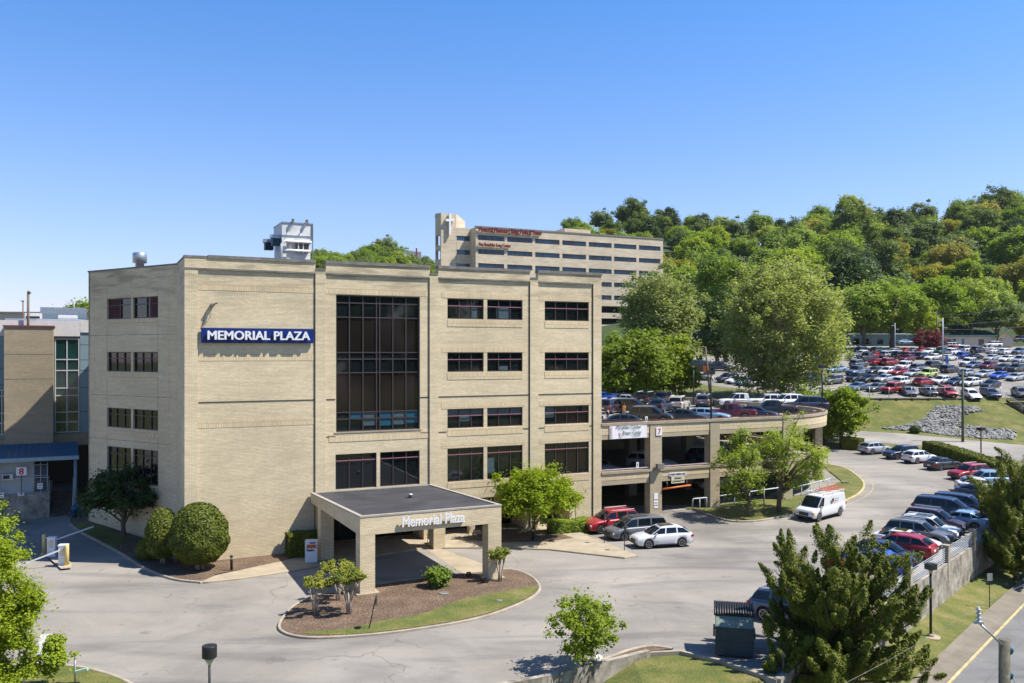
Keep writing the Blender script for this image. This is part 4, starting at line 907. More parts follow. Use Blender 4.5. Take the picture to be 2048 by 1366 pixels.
mb = MB(); mb.box(0, 56, 0, 10, 0, 15 + (705 - 626) / F * 125 - 5); mb.build('wall', M['beige'], q); mb = MB(); mb.box(-0.2, 56.2, -0.2, 10, 15 + (705 - 626) / F * 125 - 5, 15 + (705 - 622) / F * 125 - 5); mb.build('coping', M['coping'], q)
lp = empty('lamp_post', ((46 - CX) / F * 110, 110, 12), 0, 'thin dark red lamp post rising behind the clinic roof', 'lamp post')
mb = MB(); mb.tube([(0, 0, 0), (0, 0, 9.4)], 0.08, 6); mb.build('pole', M['louver'], lp); mb = MB(); mb.box(-0.25, 0.1, -0.1, 0.1, 9.4, 9.5); mb.build('lamp_head', M['black'], lp)
an = empty('aerial', ((148 - CX) / F * 95, 95, 18.5), 0, 'bare metal television aerial behind the left wing', 'aerial')
mb = MB(); mb.tube([(0, 0, 0), (0, 0, 1.9)], 0.025, 5); mb.tube([(-0.9, 0, 2.0), (0.9, 0, 1.8)], 0.02, 5)
for i in range(7): mb.tube([(-0.8 + i * 0.26, -0.3, 1.98 - i * 0.03), (-0.8 + i * 0.26, 0.3, 1.98 - i * 0.03)], 0.01, 4)
mb.build('antenna', M['steel'], an)
mb = MB(); mb.tube([(0, 0, -3), (0, 0, 1.9)], 0.12, 6); mb.tube([(0, 0, 1.9), (0.1, 0.1, 2.05)], 0.16, 6); q = mb.build('roof_post', M['wood'], label='short brown post standing on top of the brick tower roof', cat='post'); q.location = (*FN.w(un(57), -0.5), zn(57, 652, -0.5) + 1.0)
# ================================================================ medical tower far behind
FM = Frame(951.4, 259)
MT = empty('medical_tower', (*FM.C, 14), FM.rz, 'tall tan medical tower with long window bands and a white cross, far behind', 'building')
um = FM.u; zm = lambda x, y, v=0: FM.z(x, y, v) - 14
L = um(1326); ztop = zm(951.4, 454.4)
P5 = lambda x: 840 + x / 2.969
cols = [(345, 500), (518, 667), (684, 829), (845, 986), (1002, 1138), (1152, 1285), (1300, 1428)]
zr0 = zm(956.5, 479.8); zr1 = zm(956.5, 469.9); sp = (zm(956.5, 469.9) - zm(956.5, 525.9)) / 2
mh = []; 
for r in range(5):
    for (a, b) in cols: mh.append((um(P5(a)), um(P5(b)), zr0 - r * sp, zr1 - r * sp, 0.25))
mb = MB(); wall(mb, Pb, 0, L, -6, ztop, 0, mh + [(1, L - 1, zr0 - 5 * sp, zr0 - 5 * sp + 2.2, 6), (1, L - 1, zr0 - 6 * sp + 0.4, zr0 - 6 * sp + 2.4, 6)])
t = (941 - CX) / F; s_ = (t * FM.C[1] - FM.C[0]) / (FM.b[0] - t * FM.b[1])
mb.poly([(0, 0, -6), (0, 0, ztop), (0, s_, ztop), (0, s_, -6)])
FM2 = Frame(951.4, 259); sb_ = s_
def ub(px):          # u on the setback plane v = s_
    t = (px - CX) / F; C = FM.w(0, sb_); return (t * C[1] - C[0]) / (FM.a[0] - t * FM.a[1])
def zb_(px, py): Y = FM.w(ub(px), sb_)[1]; return H - (py - HY) / F * Y - 14
bt = []
for r in range(5): bt.append((ub(913), ub(940), zr0 - r * sp, zr1 - r * sp, 0.25))
wall(mb, lambda u, v, z: (u, sb_ + v, z), ub(913), 0, -6, zb_(930, 456), 0, bt)
ta, tb, tz = ub(882), ub(912.5), zb_(882, 425.7)
wall(mb, lambda u, v, z: (u, sb_ + v, z), ta, tb, -6, tz, 0, [])
Ct_ = FM.w(tb, sb_); t_ = (930 - CX) / F; dr = (FM.a[0] * 0.7 + FM.b[0] * 0.7, FM.a[1] * 0.7 + FM.b[1] * 0.7); qq = (t_ * Ct_[1] - Ct_[0]) / (dr[0] - t_ * dr[1]); rx_, ry_ = tb + 0.7 * qq, sb_ + 0.7 * qq
mb.poly([(tb, sb_, 15), (rx_, ry_, 15), (rx_, ry_, tz - 1.2), (tb, sb_, tz)])
t = (870.5 - CX) / F; Ct = FM.w(ta, sb_); d45 = (FM.b[0] * 0.9 - FM.a[0] * 0.44, FM.b[1] * 0.9 - FM.a[1] * 0.44); q_ = (t * Ct[1] - Ct[0]) / (d45[0] - t * d45[1])
lx, ly = ta - 0.44 * q_, sb_ + 0.9 * q_
chol = [(0.15, 0.85, 20 + k * 6.2, 22.6 + k * 6.2) for k in range(2)]
Pc = lambda u, v, z: (ta + (lx - ta) * u + v * 0.5, sb_ + (ly - sb_) * u + v * 0.4, z)
wall(mb, Pc, 0, 1, -6, tz, 0, [(0.15, 0.85, zb_(876, 490), zb_(876, 470), 2), (0.15, 0.85, zb_(876, 518), zb_(876, 500), 2)])
mb.poly([(0, 0, ztop), (L, 0, ztop), (L, 22, ztop), (0, 22, ztop)]); mb.poly([(L, 0, -6), (L, 22, -6), (L, 22, ztop), (L, 0, ztop)])
mb.poly([(ta, sb_, tz), (tb, sb_, tz), (rx_, ry_, tz - 1.2), (lx + 1, ly + 3, tz - 0.8), (lx, ly, tz)])
mb.poly([(ta + 0.3, sb_ + 0.6, -6), (ta + 0.3, sb_ + 0.6, tz - 1), (rx_ - 0.2, ry_ + 0.3, tz - 1.5), (rx_ - 0.2, ry_ + 0.3, -6)]); mb.poly([(lx + 3.5, ly + 0.5, -6), (lx + 3.5, ly + 0.5, tz - 1.5), (ta + 3, sb_ + 1, tz - 1.5), (ta + 3, sb_ + 1, -6)])
mb.box(um(1142), um(1194), 4, 12, ztop, zm(1165, 455)); mb.box(ub(913), 0, sb_ + 0.6, sb_ + 9, -6, zb_(930, 456) - 0.02)
mb.build('brick_wall', M['tower_wall'], MT)
k = 0
for r in range(5):
    for (a, b) in cols:
        U0_, U1_ = um(P5(a)), um(P5(b))
        g = MB(); g.poly([(U0_, 0.22, zr0 - r * sp), (U1_, 0.22, zr0 - r * sp), (U1_, 0.22, zr1 - r * sp), (U0_, 0.22, zr1 - r * sp)]); w_ = g.build('window', M['glass_blue'], MT)
        f = MB(); f.box(U0_, U1_, 0.12, 0.2, zr1 - r * sp - 0.12, zr1 - r * sp); f.box(U0_, U1_, 0.12, 0.2, zr0 - r * sp, zr0 - r * sp + 0.12)
        random.seed(r * 10 + a)
        for i in range(1, 14):
            x = lerp(U0_, U1_, i / 14); f.box(x - 0.04, x + 0.04, 0.14, 0.21, zr0 - r * sp + 0.12, zr1 - r * sp - 0.18)
            if random.random() < 0.25: f.box(x, x + 0.28, 0.16, 0.19, zr0 - r * sp + 0.12, zr1 - r * sp - 0.18)
        f.build('window_frame', M['black'], w_)
for h in bt:
    g = MB(); g.poly([(h[0], sb_ + 0.22, h[2]), (h[1], sb_ + 0.22, h[2]), (h[1], sb_ + 0.22, h[3]), (h[0], sb_ + 0.22, h[3])]); g.build('window', M['glass_blue'], MT)
mb = MB(); mb.box(-0.2, L + 0.2, -0.15, 0.4, ztop, ztop + 0.45); mb.build('coping', M['coping'], MT)
mb = MB(); mb.box(ub(896.2), ub(899.7), sb_ - 0.9, sb_ - 0.2, zb_(898, 470), zb_(898, 427.5)); mb.box(ub(889.5), ub(896.2) - 0.02, sb_ - 0.9, sb_ - 0.2, zb_(892, 443.2), zb_(892, 438.6)); mb.box(ub(899.7) + 0.02, ub(906.5), sb_ - 0.9, sb_ - 0.2, zb_(903, 443.2), zb_(903, 438.6)); mb.build('cross', M['white'], MT)
text('Memorial Missionary Ridge Medical Tower', MT, (um(956.5), -0.55, zm(957, 466.5)), um(1082) - um(956.5), 1.85, M['darkred'], 0.2, bold=0.02)
text('Rae Standefer Lung Center', MT, (um(957), -0.5, zm(957, 494)), um(1020) - um(957), 1.3, M['darkred'], 0.2, bold=0.02)
mb = MB(); mb.tube([(ub(933), sb_ + 8, zb_(930, 456)), (ub(933), sb_ + 8, zb_(930, 423))], 0.12, 5); mb.build('aerial', M['coping'], MT)
mb = MB()
for px_ in (892,): pass
# ================================================================ low buildings by the far car park
def lowb(px0, px1, Y, ytop, ybot, d, label, wallm, roofm, rz=0.0, over=0.5):
    x0 = (px0 - CX) / F * Y; x1 = (px1 - CX) / F * Y; zb = H - (ybot - HY) / F * Y; zt = H - (ytop - HY) / F * Y
    q = empty('low_building', (x0, Y, zb), rz, label, 'building'); L = x1 - x0
    mb = MB(); mb.box(0, L, 0, d, -0.5, zt - zb); mb.build('wall', wallm, q)
    mb = MB(); mb.box(-over, L + over, -over, d + over, zt - zb, zt - zb + 0.35); mb.build('roof', roofm, q)
    return q, L, zt - zb
q, L_, h_ = lowb(1873, 1990, 236, 673, 695.5, 9, 'low beige building with teal doors beyond the far car park', M['beige'], M['palegrey'])
for x, w_ in ((0.6, 0.8), (4.3, 1.0), (6.8, 0.6)):
    mb = MB(); mb.box(x, x + w_, -0.05, 0, 0.1, 2.4); mb.build('door', M['tealtrim'], q)
mb = MB(); mb.box(-0.52, L_ + 0.52, -0.56, -0.51, h_ - 0.05, h_ + 0.3); mb.build('fascia', M['tealtrim'], q)
mb = MB(); mb.box(1.6, 4.0, -0.03, 0, 0.6, 2.3); mb.box(11.3, 12.8, -0.03, 0, 0.4, 2.3); mb.build('window', M['glass'], q)
q = empty('shed', ((2005 - CX) / F * 233, 233, T(130, 233) + 0.2), R(-12), 'small pale shed with a pitched roof beside the low beige building', 'shed')
mb = MB(); mb.box(0, 2.6, 0, 3.5, 0, 2.4); mb.poly([(0, 0, 2.4), (2.6, 0, 2.4), (1.3, 0, 3.3)]); mb.build('wall', M['beige'], q)
mb = MB(); mb.poly([(-0.1, -0.1, 2.35), (1.3, -0.1, 3.35), (1.3, 3.6, 3.35), (-0.1, 3.6, 2.35)]); mb.poly([(2.7, -0.1, 2.35), (2.7, 3.6, 2.35), (1.3, 3.6, 3.35), (1.3, -0.1, 3.35)]); mb.build('roof', M['brownroof'], q)
q, L_, h_ = lowb(1700, 1850, 245, 669, 694, 10, 'long low white roofed building in shade under the trees beyond the car park', M['bluegrey'], M['white'])
mb = MB()
for i in range(6): mb.box(1 + i * 3.3, 2.6 + i * 3.3, -0.04, 0, 0.8, 2.4)
mb.build('window', M['glass'], q)
q, L_, h_ = lowb(1378, 1402, 300, 577, 603, 8, 'small red brick house on the hillside between the trees', M['redbrick'], M['brownroof'])
mb = MB(); mb.box(0.5, 1.4, -0.05, 0, 0.8, 2.0); mb.box(0.5, 1.4, -0.05, 0, 2.7, 3.8); mb.box(2.5, 3.3, -0.05, 0, 2.7, 3.8); mb.build('window', M['white'], q)
# brick mansion on the ridge
hz = H - (526 - HY) / F * 440; q = empty('ridge_house', ((804 - CX) / F * 440, 440, hz), R(6), 'red brick house with a grey roof and dormers on the distant ridge', 'house')
mb = MB(); mb.box(0, 9.5, 0, 6, -3, 2.4); mb.poly([(9.5, 0, 2.4), (9.5, 6, 2.4), (9.5, 3, 6.0)]); mb.poly([(0, 0, 2.4), (0, 3, 6.0), (0, 6, 2.4)]); mb.build('wall', M['redbrick'], q)
mb = MB(); mb.poly([(0, -0.3, 2.1), (9.6, -0.3, 2.1), (9.6, 3, 6.1), (0, 3, 6.1)]); mb.poly([(0, 6.3, 2.1), (0, 3, 6.1), (9.6, 3, 6.1), (9.6, 6.3, 2.1)]); mb.build('roof', M['greyroof'], q)
mb = MB(); mb.box(6.8, 7.6, 0.2, 1.4, 2, 7.6); mb.build('chimney', M['redbrick'], q)
for x in (1.2, 3.4, 5.4): mb = MB(); mb.box(x, x + 0.9, 0.2, 1.8, 3.2, 4.5); mb.build('dormer', M['white'], q)
# ================================================================ vegetation
def leaf_mesh(name, P, N, size, mats, rng, midx=None, elong=1.4):
    n = len(P); N = N + rng.normal(0, 0.45, (n, 3)); N /= np.linalg.norm(N, axis=1, keepdims=True) + 1e-9
    A = rng.normal(0, 1, (n, 3)); A -= N * (A * N).sum(1, keepdims=True); A /= np.linalg.norm(A, axis=1, keepdims=True) + 1e-9
    B = np.cross(N, A); s = (size * rng.uniform(0.6, 1.3, n))[:, None]
    A = A * s * 0.5 * elong; B = B * s * 0.5
    V = np.stack([P - A, P - B * 0.9 + N * s * 0.08, P + A, P + B * 0.9 + N * s * 0.08], 1).reshape(-1, 3).astype(np.float32)
    me = bpy.data.meshes.new(name); me.vertices.add(4 * n); me.vertices.foreach_set('co', V.ravel())
    me.loops.add(4 * n); me.loops.foreach_set('vertex_index', np.arange(4 * n, dtype=np.int32))
    me.polygons.add(n); me.polygons.foreach_set('loop_start', np.arange(0, 4 * n, 4, dtype=np.int32)); me.polygons.foreach_set('loop_total', np.full(n, 4, dtype=np.int32))
    for m in mats: me.materials.append(m)
    if midx is not None: me.polygons.foreach_set('material_index', midx.astype(np.int32))
    me.update(calc_edges=True); return me
def ball(rng, n):
    v = rng.normal(0, 1, (n, 3)); return v / np.linalg.norm(v, axis=1, keepdims=True)
def crown_points(rng, centres, radii, n, flat=0.8):
    w_ = np.array(radii) ** 2; w_ = w_ / w_.sum(); idx = rng.choice(len(radii), n, p=w_)
    d = ball(rng, n); d[:, 2] = np.where(d[:, 2] < -0.3, d[:, 2] * 0.5, d[:, 2])
    C = np.array(centres)[idx]; r = np.array(radii)[idx][:, None] * rng.uniform(0.62, 1.06, (n, 1)) ** 0.8
    P = C + d * r * np.array([1, 1, flat]); P = P + rng.normal(0, 0.22, (n, 1)) * d * r; N = d * 0.55 + np.array([0.25, 0, 0.75])
    return P, N
def tree_meshes(seed, h, rx, zc, rz, trunk_r, clumps, cr, nleaf, leaf, mat, shape='round', bark='bark', limbs=9, trunk_top=None, lean=(0, 0), fuzz=0.15):
    """crown is an ellipsoid of clumps (radius rx, half height rz, centre zc)"""
    rng = np.random.default_rng(seed); C = []; Rr = []; clumps = int(clumps * 2.4); cr *= 0.62
    for i in range(clumps):
        d = ball(rng, 1)[0]; k = rng.uniform(0.35, 0.92) ** 0.6
        f = 1.0
        if shape == 'cone': t = (d[2] * k + 1) / 2; f = 1.15 - 0.85 * t
        if shape == 'vase': t = (d[2] * k + 1) / 2; f = 0.45 + 0.75 * t
        if shape == 'dome' and d[2] < -0.25: d[2] *= 0.35
        if i % 9 == 0: k = rng.uniform(0.98, 1.2)
        C.append((d[0] * rx * k * f + lean[0], d[1] * rx * k * f + lean[1], zc + d[2] * rz * k)); Rr.append(cr * (rng.uniform(0.5, 1.45) if i % 9 else rng.uniform(0.3, 0.6)))
    P, N = crown_points(rng, C, Rr, nleaf)
    nf = int(nleaf * fuzz); idx = rng.choice(len(C), nf); d = ball(rng, nf); CC = np.array(C)[idx]; o_ = np.array([lean[0], lean[1], zc])
    P[:nf] = CC + d * (np.array(Rr)[idx] * rng.uniform(0.9, 2.3, nf))[:, None]; N[:nf] = d * 0.3 + np.array([0.2, 0, 0.8])
    cm = leaf_mesh('crown', P, N, leaf, [M[mat]], rng)
    tb = MB(); top = trunk_top or zc
    tb.tube([(0, 0, -0.6), (0.02 * h, 0, top * 0.35), (lean[0] * 0.4, lean[1] * 0.4 + 0.01 * h, top * 0.7), (lean[0] * 0.8, lean[1] * 0.8, top)], [trunk_r * 1.25, trunk_r, trunk_r * 0.8, trunk_r * 0.35], 9)
    order = rng.permutation(len(C))[:limbs]
    for i in order:
        c = C[i]; z0 = min(top * 0.8, max(top * 0.35, c[2] - rz * 0.8)); s0 = (lean[0] * 0.4, lean[1] * 0.4, z0)
        md = (c[0] * 0.45 + s0[0] * .3, c[1] * 0.45 + s0[1] * .3, z0 + (c[2] - z0) * 0.6)
        tb.tube([s0, md, c], [trunk_r * 0.5, trunk_r * 0.3, trunk_r * 0.08], 6)
    return tb.mesh('trunk', M[bark]), cm
def plant(name, meshes, loc, rz, label, cat='tree', group=None, scale=1.0, mat=None):
    r = empty(name, loc, rz, label, cat, group); r.scale = (scale,) * 3 if isinstance(scale, (int, float)) else scale
    for nm, me in zip(('trunk', 'crown'), meshes):
        if me is None: continue
        o = bpy.data.objects.new(nm, me); link(o, r)
        if nm == 'crown' and mat: o.material_slots[0].link = 'OBJECT'; o.material_slots[0].material = M[mat]
    return r
def one(name, seed, px, py, label, h, rx, zc, rz_, tr, clumps, cr, nl, leaf, mat, z=None, Y=None, cat='tree', Tf=T, **k):
    if Y is not None: X = (px - CX) / F * Y; p = (X, Y, Tf(X, Y) if z is None else z)
    else: p = G(px, py, z, Tf=Tf)
    return plant(name, tree_meshes(seed, h, rx, zc, rz_, tr, clumps, cr, nl, leaf, mat, **k), p, seed * 1.3, label, cat)
# near trees
one('broadleaf_tree', 11, 1068, 1078, 'bright green broadleaf tree in the mulch bed beside the entrance canopy', 5.5, 3.9, 3.2, 2.4, 0.15, 50, 0.9, 28000, 0.165, 'leaf_bright', shape='dome', limbs=14)
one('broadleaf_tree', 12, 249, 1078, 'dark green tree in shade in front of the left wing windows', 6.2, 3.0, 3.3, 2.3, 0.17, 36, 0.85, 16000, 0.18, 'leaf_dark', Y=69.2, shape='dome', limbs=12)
one('small_tree', 13, 1167, 1334, 'small bright leafy tree in the little mulch bed at the bottom edge', 3.6, 1.6, 1.95, 1.5, 0.06, 30, 0.42, 7000, 0.115, 'leaf_bright', z=0.1, limbs=14, fuzz=0.3)
tA = plant('broadleaf_tree', tree_meshes(14, 7, 2.4, 4.5, 3.3, 0.15, 24, 0.7, 9500, 0.135, 'leaf_yellow', limbs=24, lean=(-0.6, 0), fuzz=0.4), G(1495, 1036), 0, 'left of the two yellow green trees in front of the garage openings')
tB = plant('broadleaf_tree', tree_meshes(15, 8, 3.1, 5.4, 3.3, 0.2, 34, 0.75, 12500, 0.135, 'leaf_yellow', limbs=34, lean=(1.5, 0), fuzz=0.4), G(1556, 1026), 0, 'right of the two yellow green trees in front of the garage, above the white van')
rngb = np.random.default_rng(5); mb = MB()
for i in range(70):
    a = rngb.uniform(0, 6.28); b = rngb.uniform(-0.4, 1.0); r = rngb.uniform(0.5, 1.5); c = (0.1, 0, 4.6); e_ = (c[0] + r * math.cos(a) * math.cos(b), c[1] + r * math.sin(a) * math.cos(b), c[2] + r * math.sin(b) * 0.9)
    m_ = ((c[0] + e_[0]) / 2 + rngb.uniform(-.3, .3), (c[1] + e_[1]) / 2, (c[2] + e_[2]) / 2 + rngb.uniform(-.3, .3)); mb.tube([c, m_, e_], [0.02, 0.012, 0.005], 3)
dp = G(1530, 1035); o_ = mb.build('bare_twigs', M['bark'], label='ball of bare dark twigs between the two garage trees', cat='bare shrub'); o_.location = (dp[0], dp[1] + 0.5, dp[2])
mb = MB(); mb.tube([(0.1, 0, -4.6 + 4.6), (0, 0, 2.4), (0.1, 0, 4.6)], [0.06, 0.05, 0.03], 6); q = mb.build('trunk', M['bark'], o_)
one('broadleaf_tree', 16, 1684, 895, 'round bright green maple beside the road right of the garage', 8.2, 4.3, 5.2, 3.0, 0.28, 36, 1.2, 13000, 0.30, 'leaf_bright', limbs=12)
one('broadleaf_tree', 17, -36, 0, 'large bright yellow green tree at the bottom left edge', 10, 2.15, 3.9, 4.5, 0.2, 80, 0.6, 62000, 0.095, 'leaf_bright', Y=37, z=0, limbs=16)
plant('broadleaf_tree', (None, tree_meshes(18, 3, 0.9, 1.7, 0.9, 0.05, 12, 0.4, 2500, 0.12, 'leaf_bright')[1]), G(105, 1385, 0), 0, 'young bright green sapling beside the white car at the bottom left')
# middle distance
one('sycamore_tree', 21, 1568, 792, 'huge grey green sycamore with pale limbs in front of the far car park', 24, 9.6, 12.5, 10.8, 0.4, 200, 1.7, 62000, 0.33, 'leaf_syc', Y=140, bark='palebark', limbs=44, fuzz=0.5)
one('sycamore_tree', 22, 1322, 800, 'grey green tree with pale speckled leaves between the tower and the huge sycamore', 19, 6.6, 13.0, 7.6, 0.35, 110, 1.5, 30000, 0.36, 'leaf_syc', Y=150, bark='palebark', limbs=24, fuzz=0.5)
one('broadleaf_tree', 23, 1262, 800, 'vivid bright green tree right beside the office building corner', 14, 7.0, 8.6, 5.6, 0.4, 60, 1.7, 26000, 0.36, 'leaf_bright', Y=136, limbs=14)
one('broadleaf_tree', 24, 1345, 800, 'vivid green tree in front of the speckled tree behind the roof parking', 12, 4.8, 6.6, 4.8, 0.35, 40, 1.4, 16000, 0.34, 'leaf_bright', Y=141, limbs=10)
one('broadleaf_tree', 25, 1348, 720, 'slim bright tree rising beside the right end of the medical tower', 16, 3.8, 12, 6.5, 0.3, 34, 1.5, 9000, 0.42, 'leaf_yellow', Y=205)
one('evergreen_tree', 26, 1436, 740, 'dark evergreen in deep shade left of the huge sycamore', 17, 5.2, 9, 7.8, 0.4, 40, 1.8, 9000, 0.4, 'leaf_dark', Y=185)
one('broadleaf_tree', 27, 1452, 740, 'tall olive green tree behind the left side of the huge sycamore', 24, 6.5, 17, 7.0, 0.45, 44, 2.0, 12000, 0.45, 'leaf_mid', Y=195)
one('broadleaf_tree', 28, 1726, 700, 'dark trunked green tree left of the far silver lamp pole', 16, 6.6, 11, 6.0, 0.5, 48, 1.9, 14000, 0.42, 'leaf_mid', Y=222)
one('broadleaf_tree', 29, 1783, 700, 'wide bright green tree above the back row of the far car park', 17, 8.4, 11.5, 6.6, 0.55, 56, 2.0, 17000, 0.42, 'leaf_mid', Y=224)
one('broadleaf_tree', 30, 1840, 700, 'yellow green tree beside the utility pole behind the far car park', 12, 5.0, 7.5, 4.8, 0.3, 34, 1.5, 9000, 0.38, 'leaf_yellow', Y=228)
one('purple_tree', 31, 1855, 702, 'dark purple leaved small tree behind the far car park', 6, 3.8, 3.2, 2.6, 0.2, 20, 1.2, 5000, 0.3, 'leaf_purple', Y=222)
one('broadleaf_tree', 32, 166, 700, 'yellow green tree crown showing above the clinic roof beside the left wing', 14, 3.2, 7.6, 2.8, 0.3, 20, 1.2, 4500, 0.30, 'leaf_mid', Y=135, z=13)
for i, (px, Y, s, lab, mt) in enumerate(((1500, 131, 1.0, 'olive shrub behind the white pickup on the roof parking', 'leaf_yellow'), (1610, 127, 1.5, 'bright shrub behind the lamp at the right end of the roof parking', 'leaf_bright'),
        (1560, 130, 1.1, 'yellow green shrub under the trunk of the huge sycamore', 'leaf_yellow'), (1645, 124, 1.35, 'bright green bush rising beside the curved end of the garage', 'leaf_bright'), (1298, 133, 1.2, 'loose grey green shrub behind the first roof parking cars', 'leaf_syc'), (1450, 134, 0.7, 'low shrub on the grass bank left of the sycamore', 'leaf_yellow'), (1665, 128, 1.1, 'bright bush between the garage end and the maple', 'leaf_bright'))):
    one('shrub', 40 + i, px, 0, lab, 3, 3.0 * s, 2.6 * s, 2.2 * s, 0.12, 20, 1.0 * s, 5000, 0.28, mt, Y=Y, cat='shrub')
# wooded hill: crowns
HT = [('leaf_mid', 'round'), ('leaf_shade', 'dome'), ('leaf_olive', 'round'), ('leaf_yellow', 'dome'), ('leaf_mid', 'dome'), ('leaf_dark', 'cone'), ('leaf_shade', 'round')]
hm = [tree_meshes(60 + i, 15, 5.6, 9, 5.2, 0.35, 34, 2.4, 11000, 0.46, m, shape=s, limbs=3, fuzz=0.03) for i, (m, s) in enumerate(HT)]
HL = {'leaf_mid': 'mid green tree', 'leaf_shade': 'deep green tree', 'leaf_olive': 'olive spring tree', 'leaf_yellow': 'yellow green tree', 'leaf_dark': 'dark conifer'}
rng = random.Random(3); cnt = 0
def hill_tree(X, Y, s, k, sz=1.0):
    global cnt
    cnt += 1; m = hm[k]
    px = CX + F * X / Y; a = 'at the foot of' if Y < 310 else 'halfway up' if Y < 400 else 'on the crest of'
    b = 'left of the medical tower' if px < 1000 else 'just right of the medical tower' if px < 1450 else 'behind the huge sycamore' if px < 1720 else 'above the far car park' if px < 1900 else 'near the right edge'
    lb = HL[HT[k][0]] + f' {a} the wooded hill {b}'
    r = plant('hill_tree', m, (X, Y, T(X, Y) - 0.6), rng.uniform(0, 6.28), lb, 'tree', lb + ' (group)' if 0 else {'leaf_mid': 'mid green trees on the wooded hill', 'leaf_shade': 'deep green trees on the wooded hill', 'leaf_olive': 'olive trees on the wooded hill', 'leaf_yellow': 'yellow green trees on the wooded hill', 'leaf_dark': 'dark conifers on the wooded hill'}[HT[k][0]], (s, s, s * sz))
    return r
cand = []
Y = 252
while Y < 500:
    st = 11.5 + (Y - 250) * 0.018; X = 20
    while X < 300:
        x = X + rng.uniform(-4.5, 4.5); y = Y + rng.uniform(-5, 5); px = CX + F * x / y
        if 1080 < px < 2075 and not (px < 1330 and y < 300) and not (1365 < px < 1412 and y < 305): cand.append((x, y, px))
        X += st
    Y += 13.5 + (Y - 250) * 0.03
if len(cand) > 275: rng.shuffle(cand); cand = cand[:275]
for (x, y, px) in sorted(cand):
    patch = math.sin(x * 0.045 + 1) + math.sin(y * 0.05 + x * 0.02); v = rng.random() + patch * 0.12
    k = 5 if v < 0.06 else 1 if v < 0.25 else 0 if v < 0.45 else 6 if v < 0.58 else 4 if v < 0.72 else 3 if v < 0.86 else 2
    hill_tree(x, y, (rng.choice((0.75, 0.85, 0.95)) if px < 1260 and y > 380 else rng.choice((0.7, 0.85, 1.0, 1.1, 1.25, 1.45))) * rng.uniform(.92, 1.08), k, rng.uniform(0.8, 1.2))
for px, Y, s, k in ((640, 470, .9, 0), (655, 465, .8, 1), (672, 472, .75, 3), (700, 470, .8, 4), (716, 474, .8, 5), (735, 470, 0.95, 0), (752, 468, 0.95, 4), (775, 472, 1.15, 1), (796, 474, 0.9, 0), (812, 480, 0.8, 3), (832, 485, 0.95, 0), (850, 474, .9, 5), (862, 470, .8, 2), (688, 440, .7, 3), (760, 445, .7, 4), (725, 430, .7, 2), (845, 440, .7, 3), (12, 330, .4, 1), (26, 335, .4, 0), (62, 330, .35, 0)):
    X = (px - CX) / F * Y; hill_tree(X, Y, s, k)
for i in range(30):
    Y = 385 + 16 * (i // 6) + rng.uniform(-4, 4); px = 615 + (i % 6) * 52 + 22 * ((i // 6) % 2) + rng.uniform(-8, 8)
    hill_tree((px - CX) / F * Y, Y, rng.uniform(0.8, 1.0), rng.choice((0, 1, 3, 4, 6)))
for px, k, s in ((1318, 1, 1.0), (1558, 5, 1.2), (1540, 4, .8), (1640, 0, 1.3), (1700, 3, 1.35), (1722, 2, 1.1), (1845, 1, 1.3), (1915, 5, 1.3), (1990, 1, 1.5), (2015, 0, 1.4), (1955, 4, 1.2)):
    X = (px - CX) / F * 476; hill_tree(X, 476, s, k, 1.15)
# big trees across the street and behind the viewer (they show in the window reflections)
for i in range(34):
    a = R(-8 - i * 2.6); d = 150 + 25 * math.sin(i * 2.1); x, y = 5 + d * math.cos(a) , 20 + d * math.sin(a)
    r = plant('street_tree', hm[i % 7 if i % 7 != 2 else 0], (x, y, -3 + 9 * (i % 3)), i * 1.7, 'large tree across the street, outside the picture', 'tree', 'large trees across the street', 1.9)
# clipped shrubs -----------------------------------------------------
def clipped(name, loc, prof, label, n, leaf=0.07, cat='shrub', mat='box', trunks=(), sx=1.0):
    r = empty(name, loc, 0, label, cat); rng = np.random.default_rng(int(abs(loc[0]) * 100))
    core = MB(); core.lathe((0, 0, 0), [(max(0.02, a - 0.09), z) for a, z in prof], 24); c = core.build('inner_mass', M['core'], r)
    zs = np.array([p[1] for p in prof]); rs = np.array([p[0] for p in prof])
    seg = np.sqrt(np.diff(zs) ** 2 + np.diff(rs) ** 2) * (rs[1:] + rs[:-1] + 0.02); seg /= seg.sum()
    k = rng.choice(len(seg), n, p=seg); t = rng.random(n); z = zs[k] + (zs[k + 1] - zs[k]) * t; rr = rs[k] + (rs[k + 1] - rs[k]) * t
    a = rng.uniform(0, 2 * math.pi, n); nr = (zs[k + 1] - zs[k]); nz = -(rs[k + 1] - rs[k])
    bump = 1 + 0.035 * np.sin(a * 5 + z * 4) + 0.03 * np.sin(a * 9 - z * 7)
    d = rng.normal(0, 0.025, n); P = np.stack([(rr * bump + d) * np.cos(a), (rr * bump + d) * np.sin(a), z + d], 1); N = np.stack([nr * np.cos(a), nr * np.sin(a), nz], 1); N /= np.linalg.norm(N, axis=1, keepdims=True) + 1e-9
    o = bpy.data.objects.new('foliage', leaf_mesh('foliage', P, N, leaf, [M[mat]], rng)); link(o, r)
    if trunks:
        tb = MB()
        for (x, y) in trunks: tb.tube([(x, y, -0.1), (x * 0.7, y * 0.7, 0.35), (x * 0.4, y * 0.4, prof[0][1] + 0.3)], [0.1, 0.08, 0.09], 7)
        tb.build('trunk', M['palebark'], r)
    return r
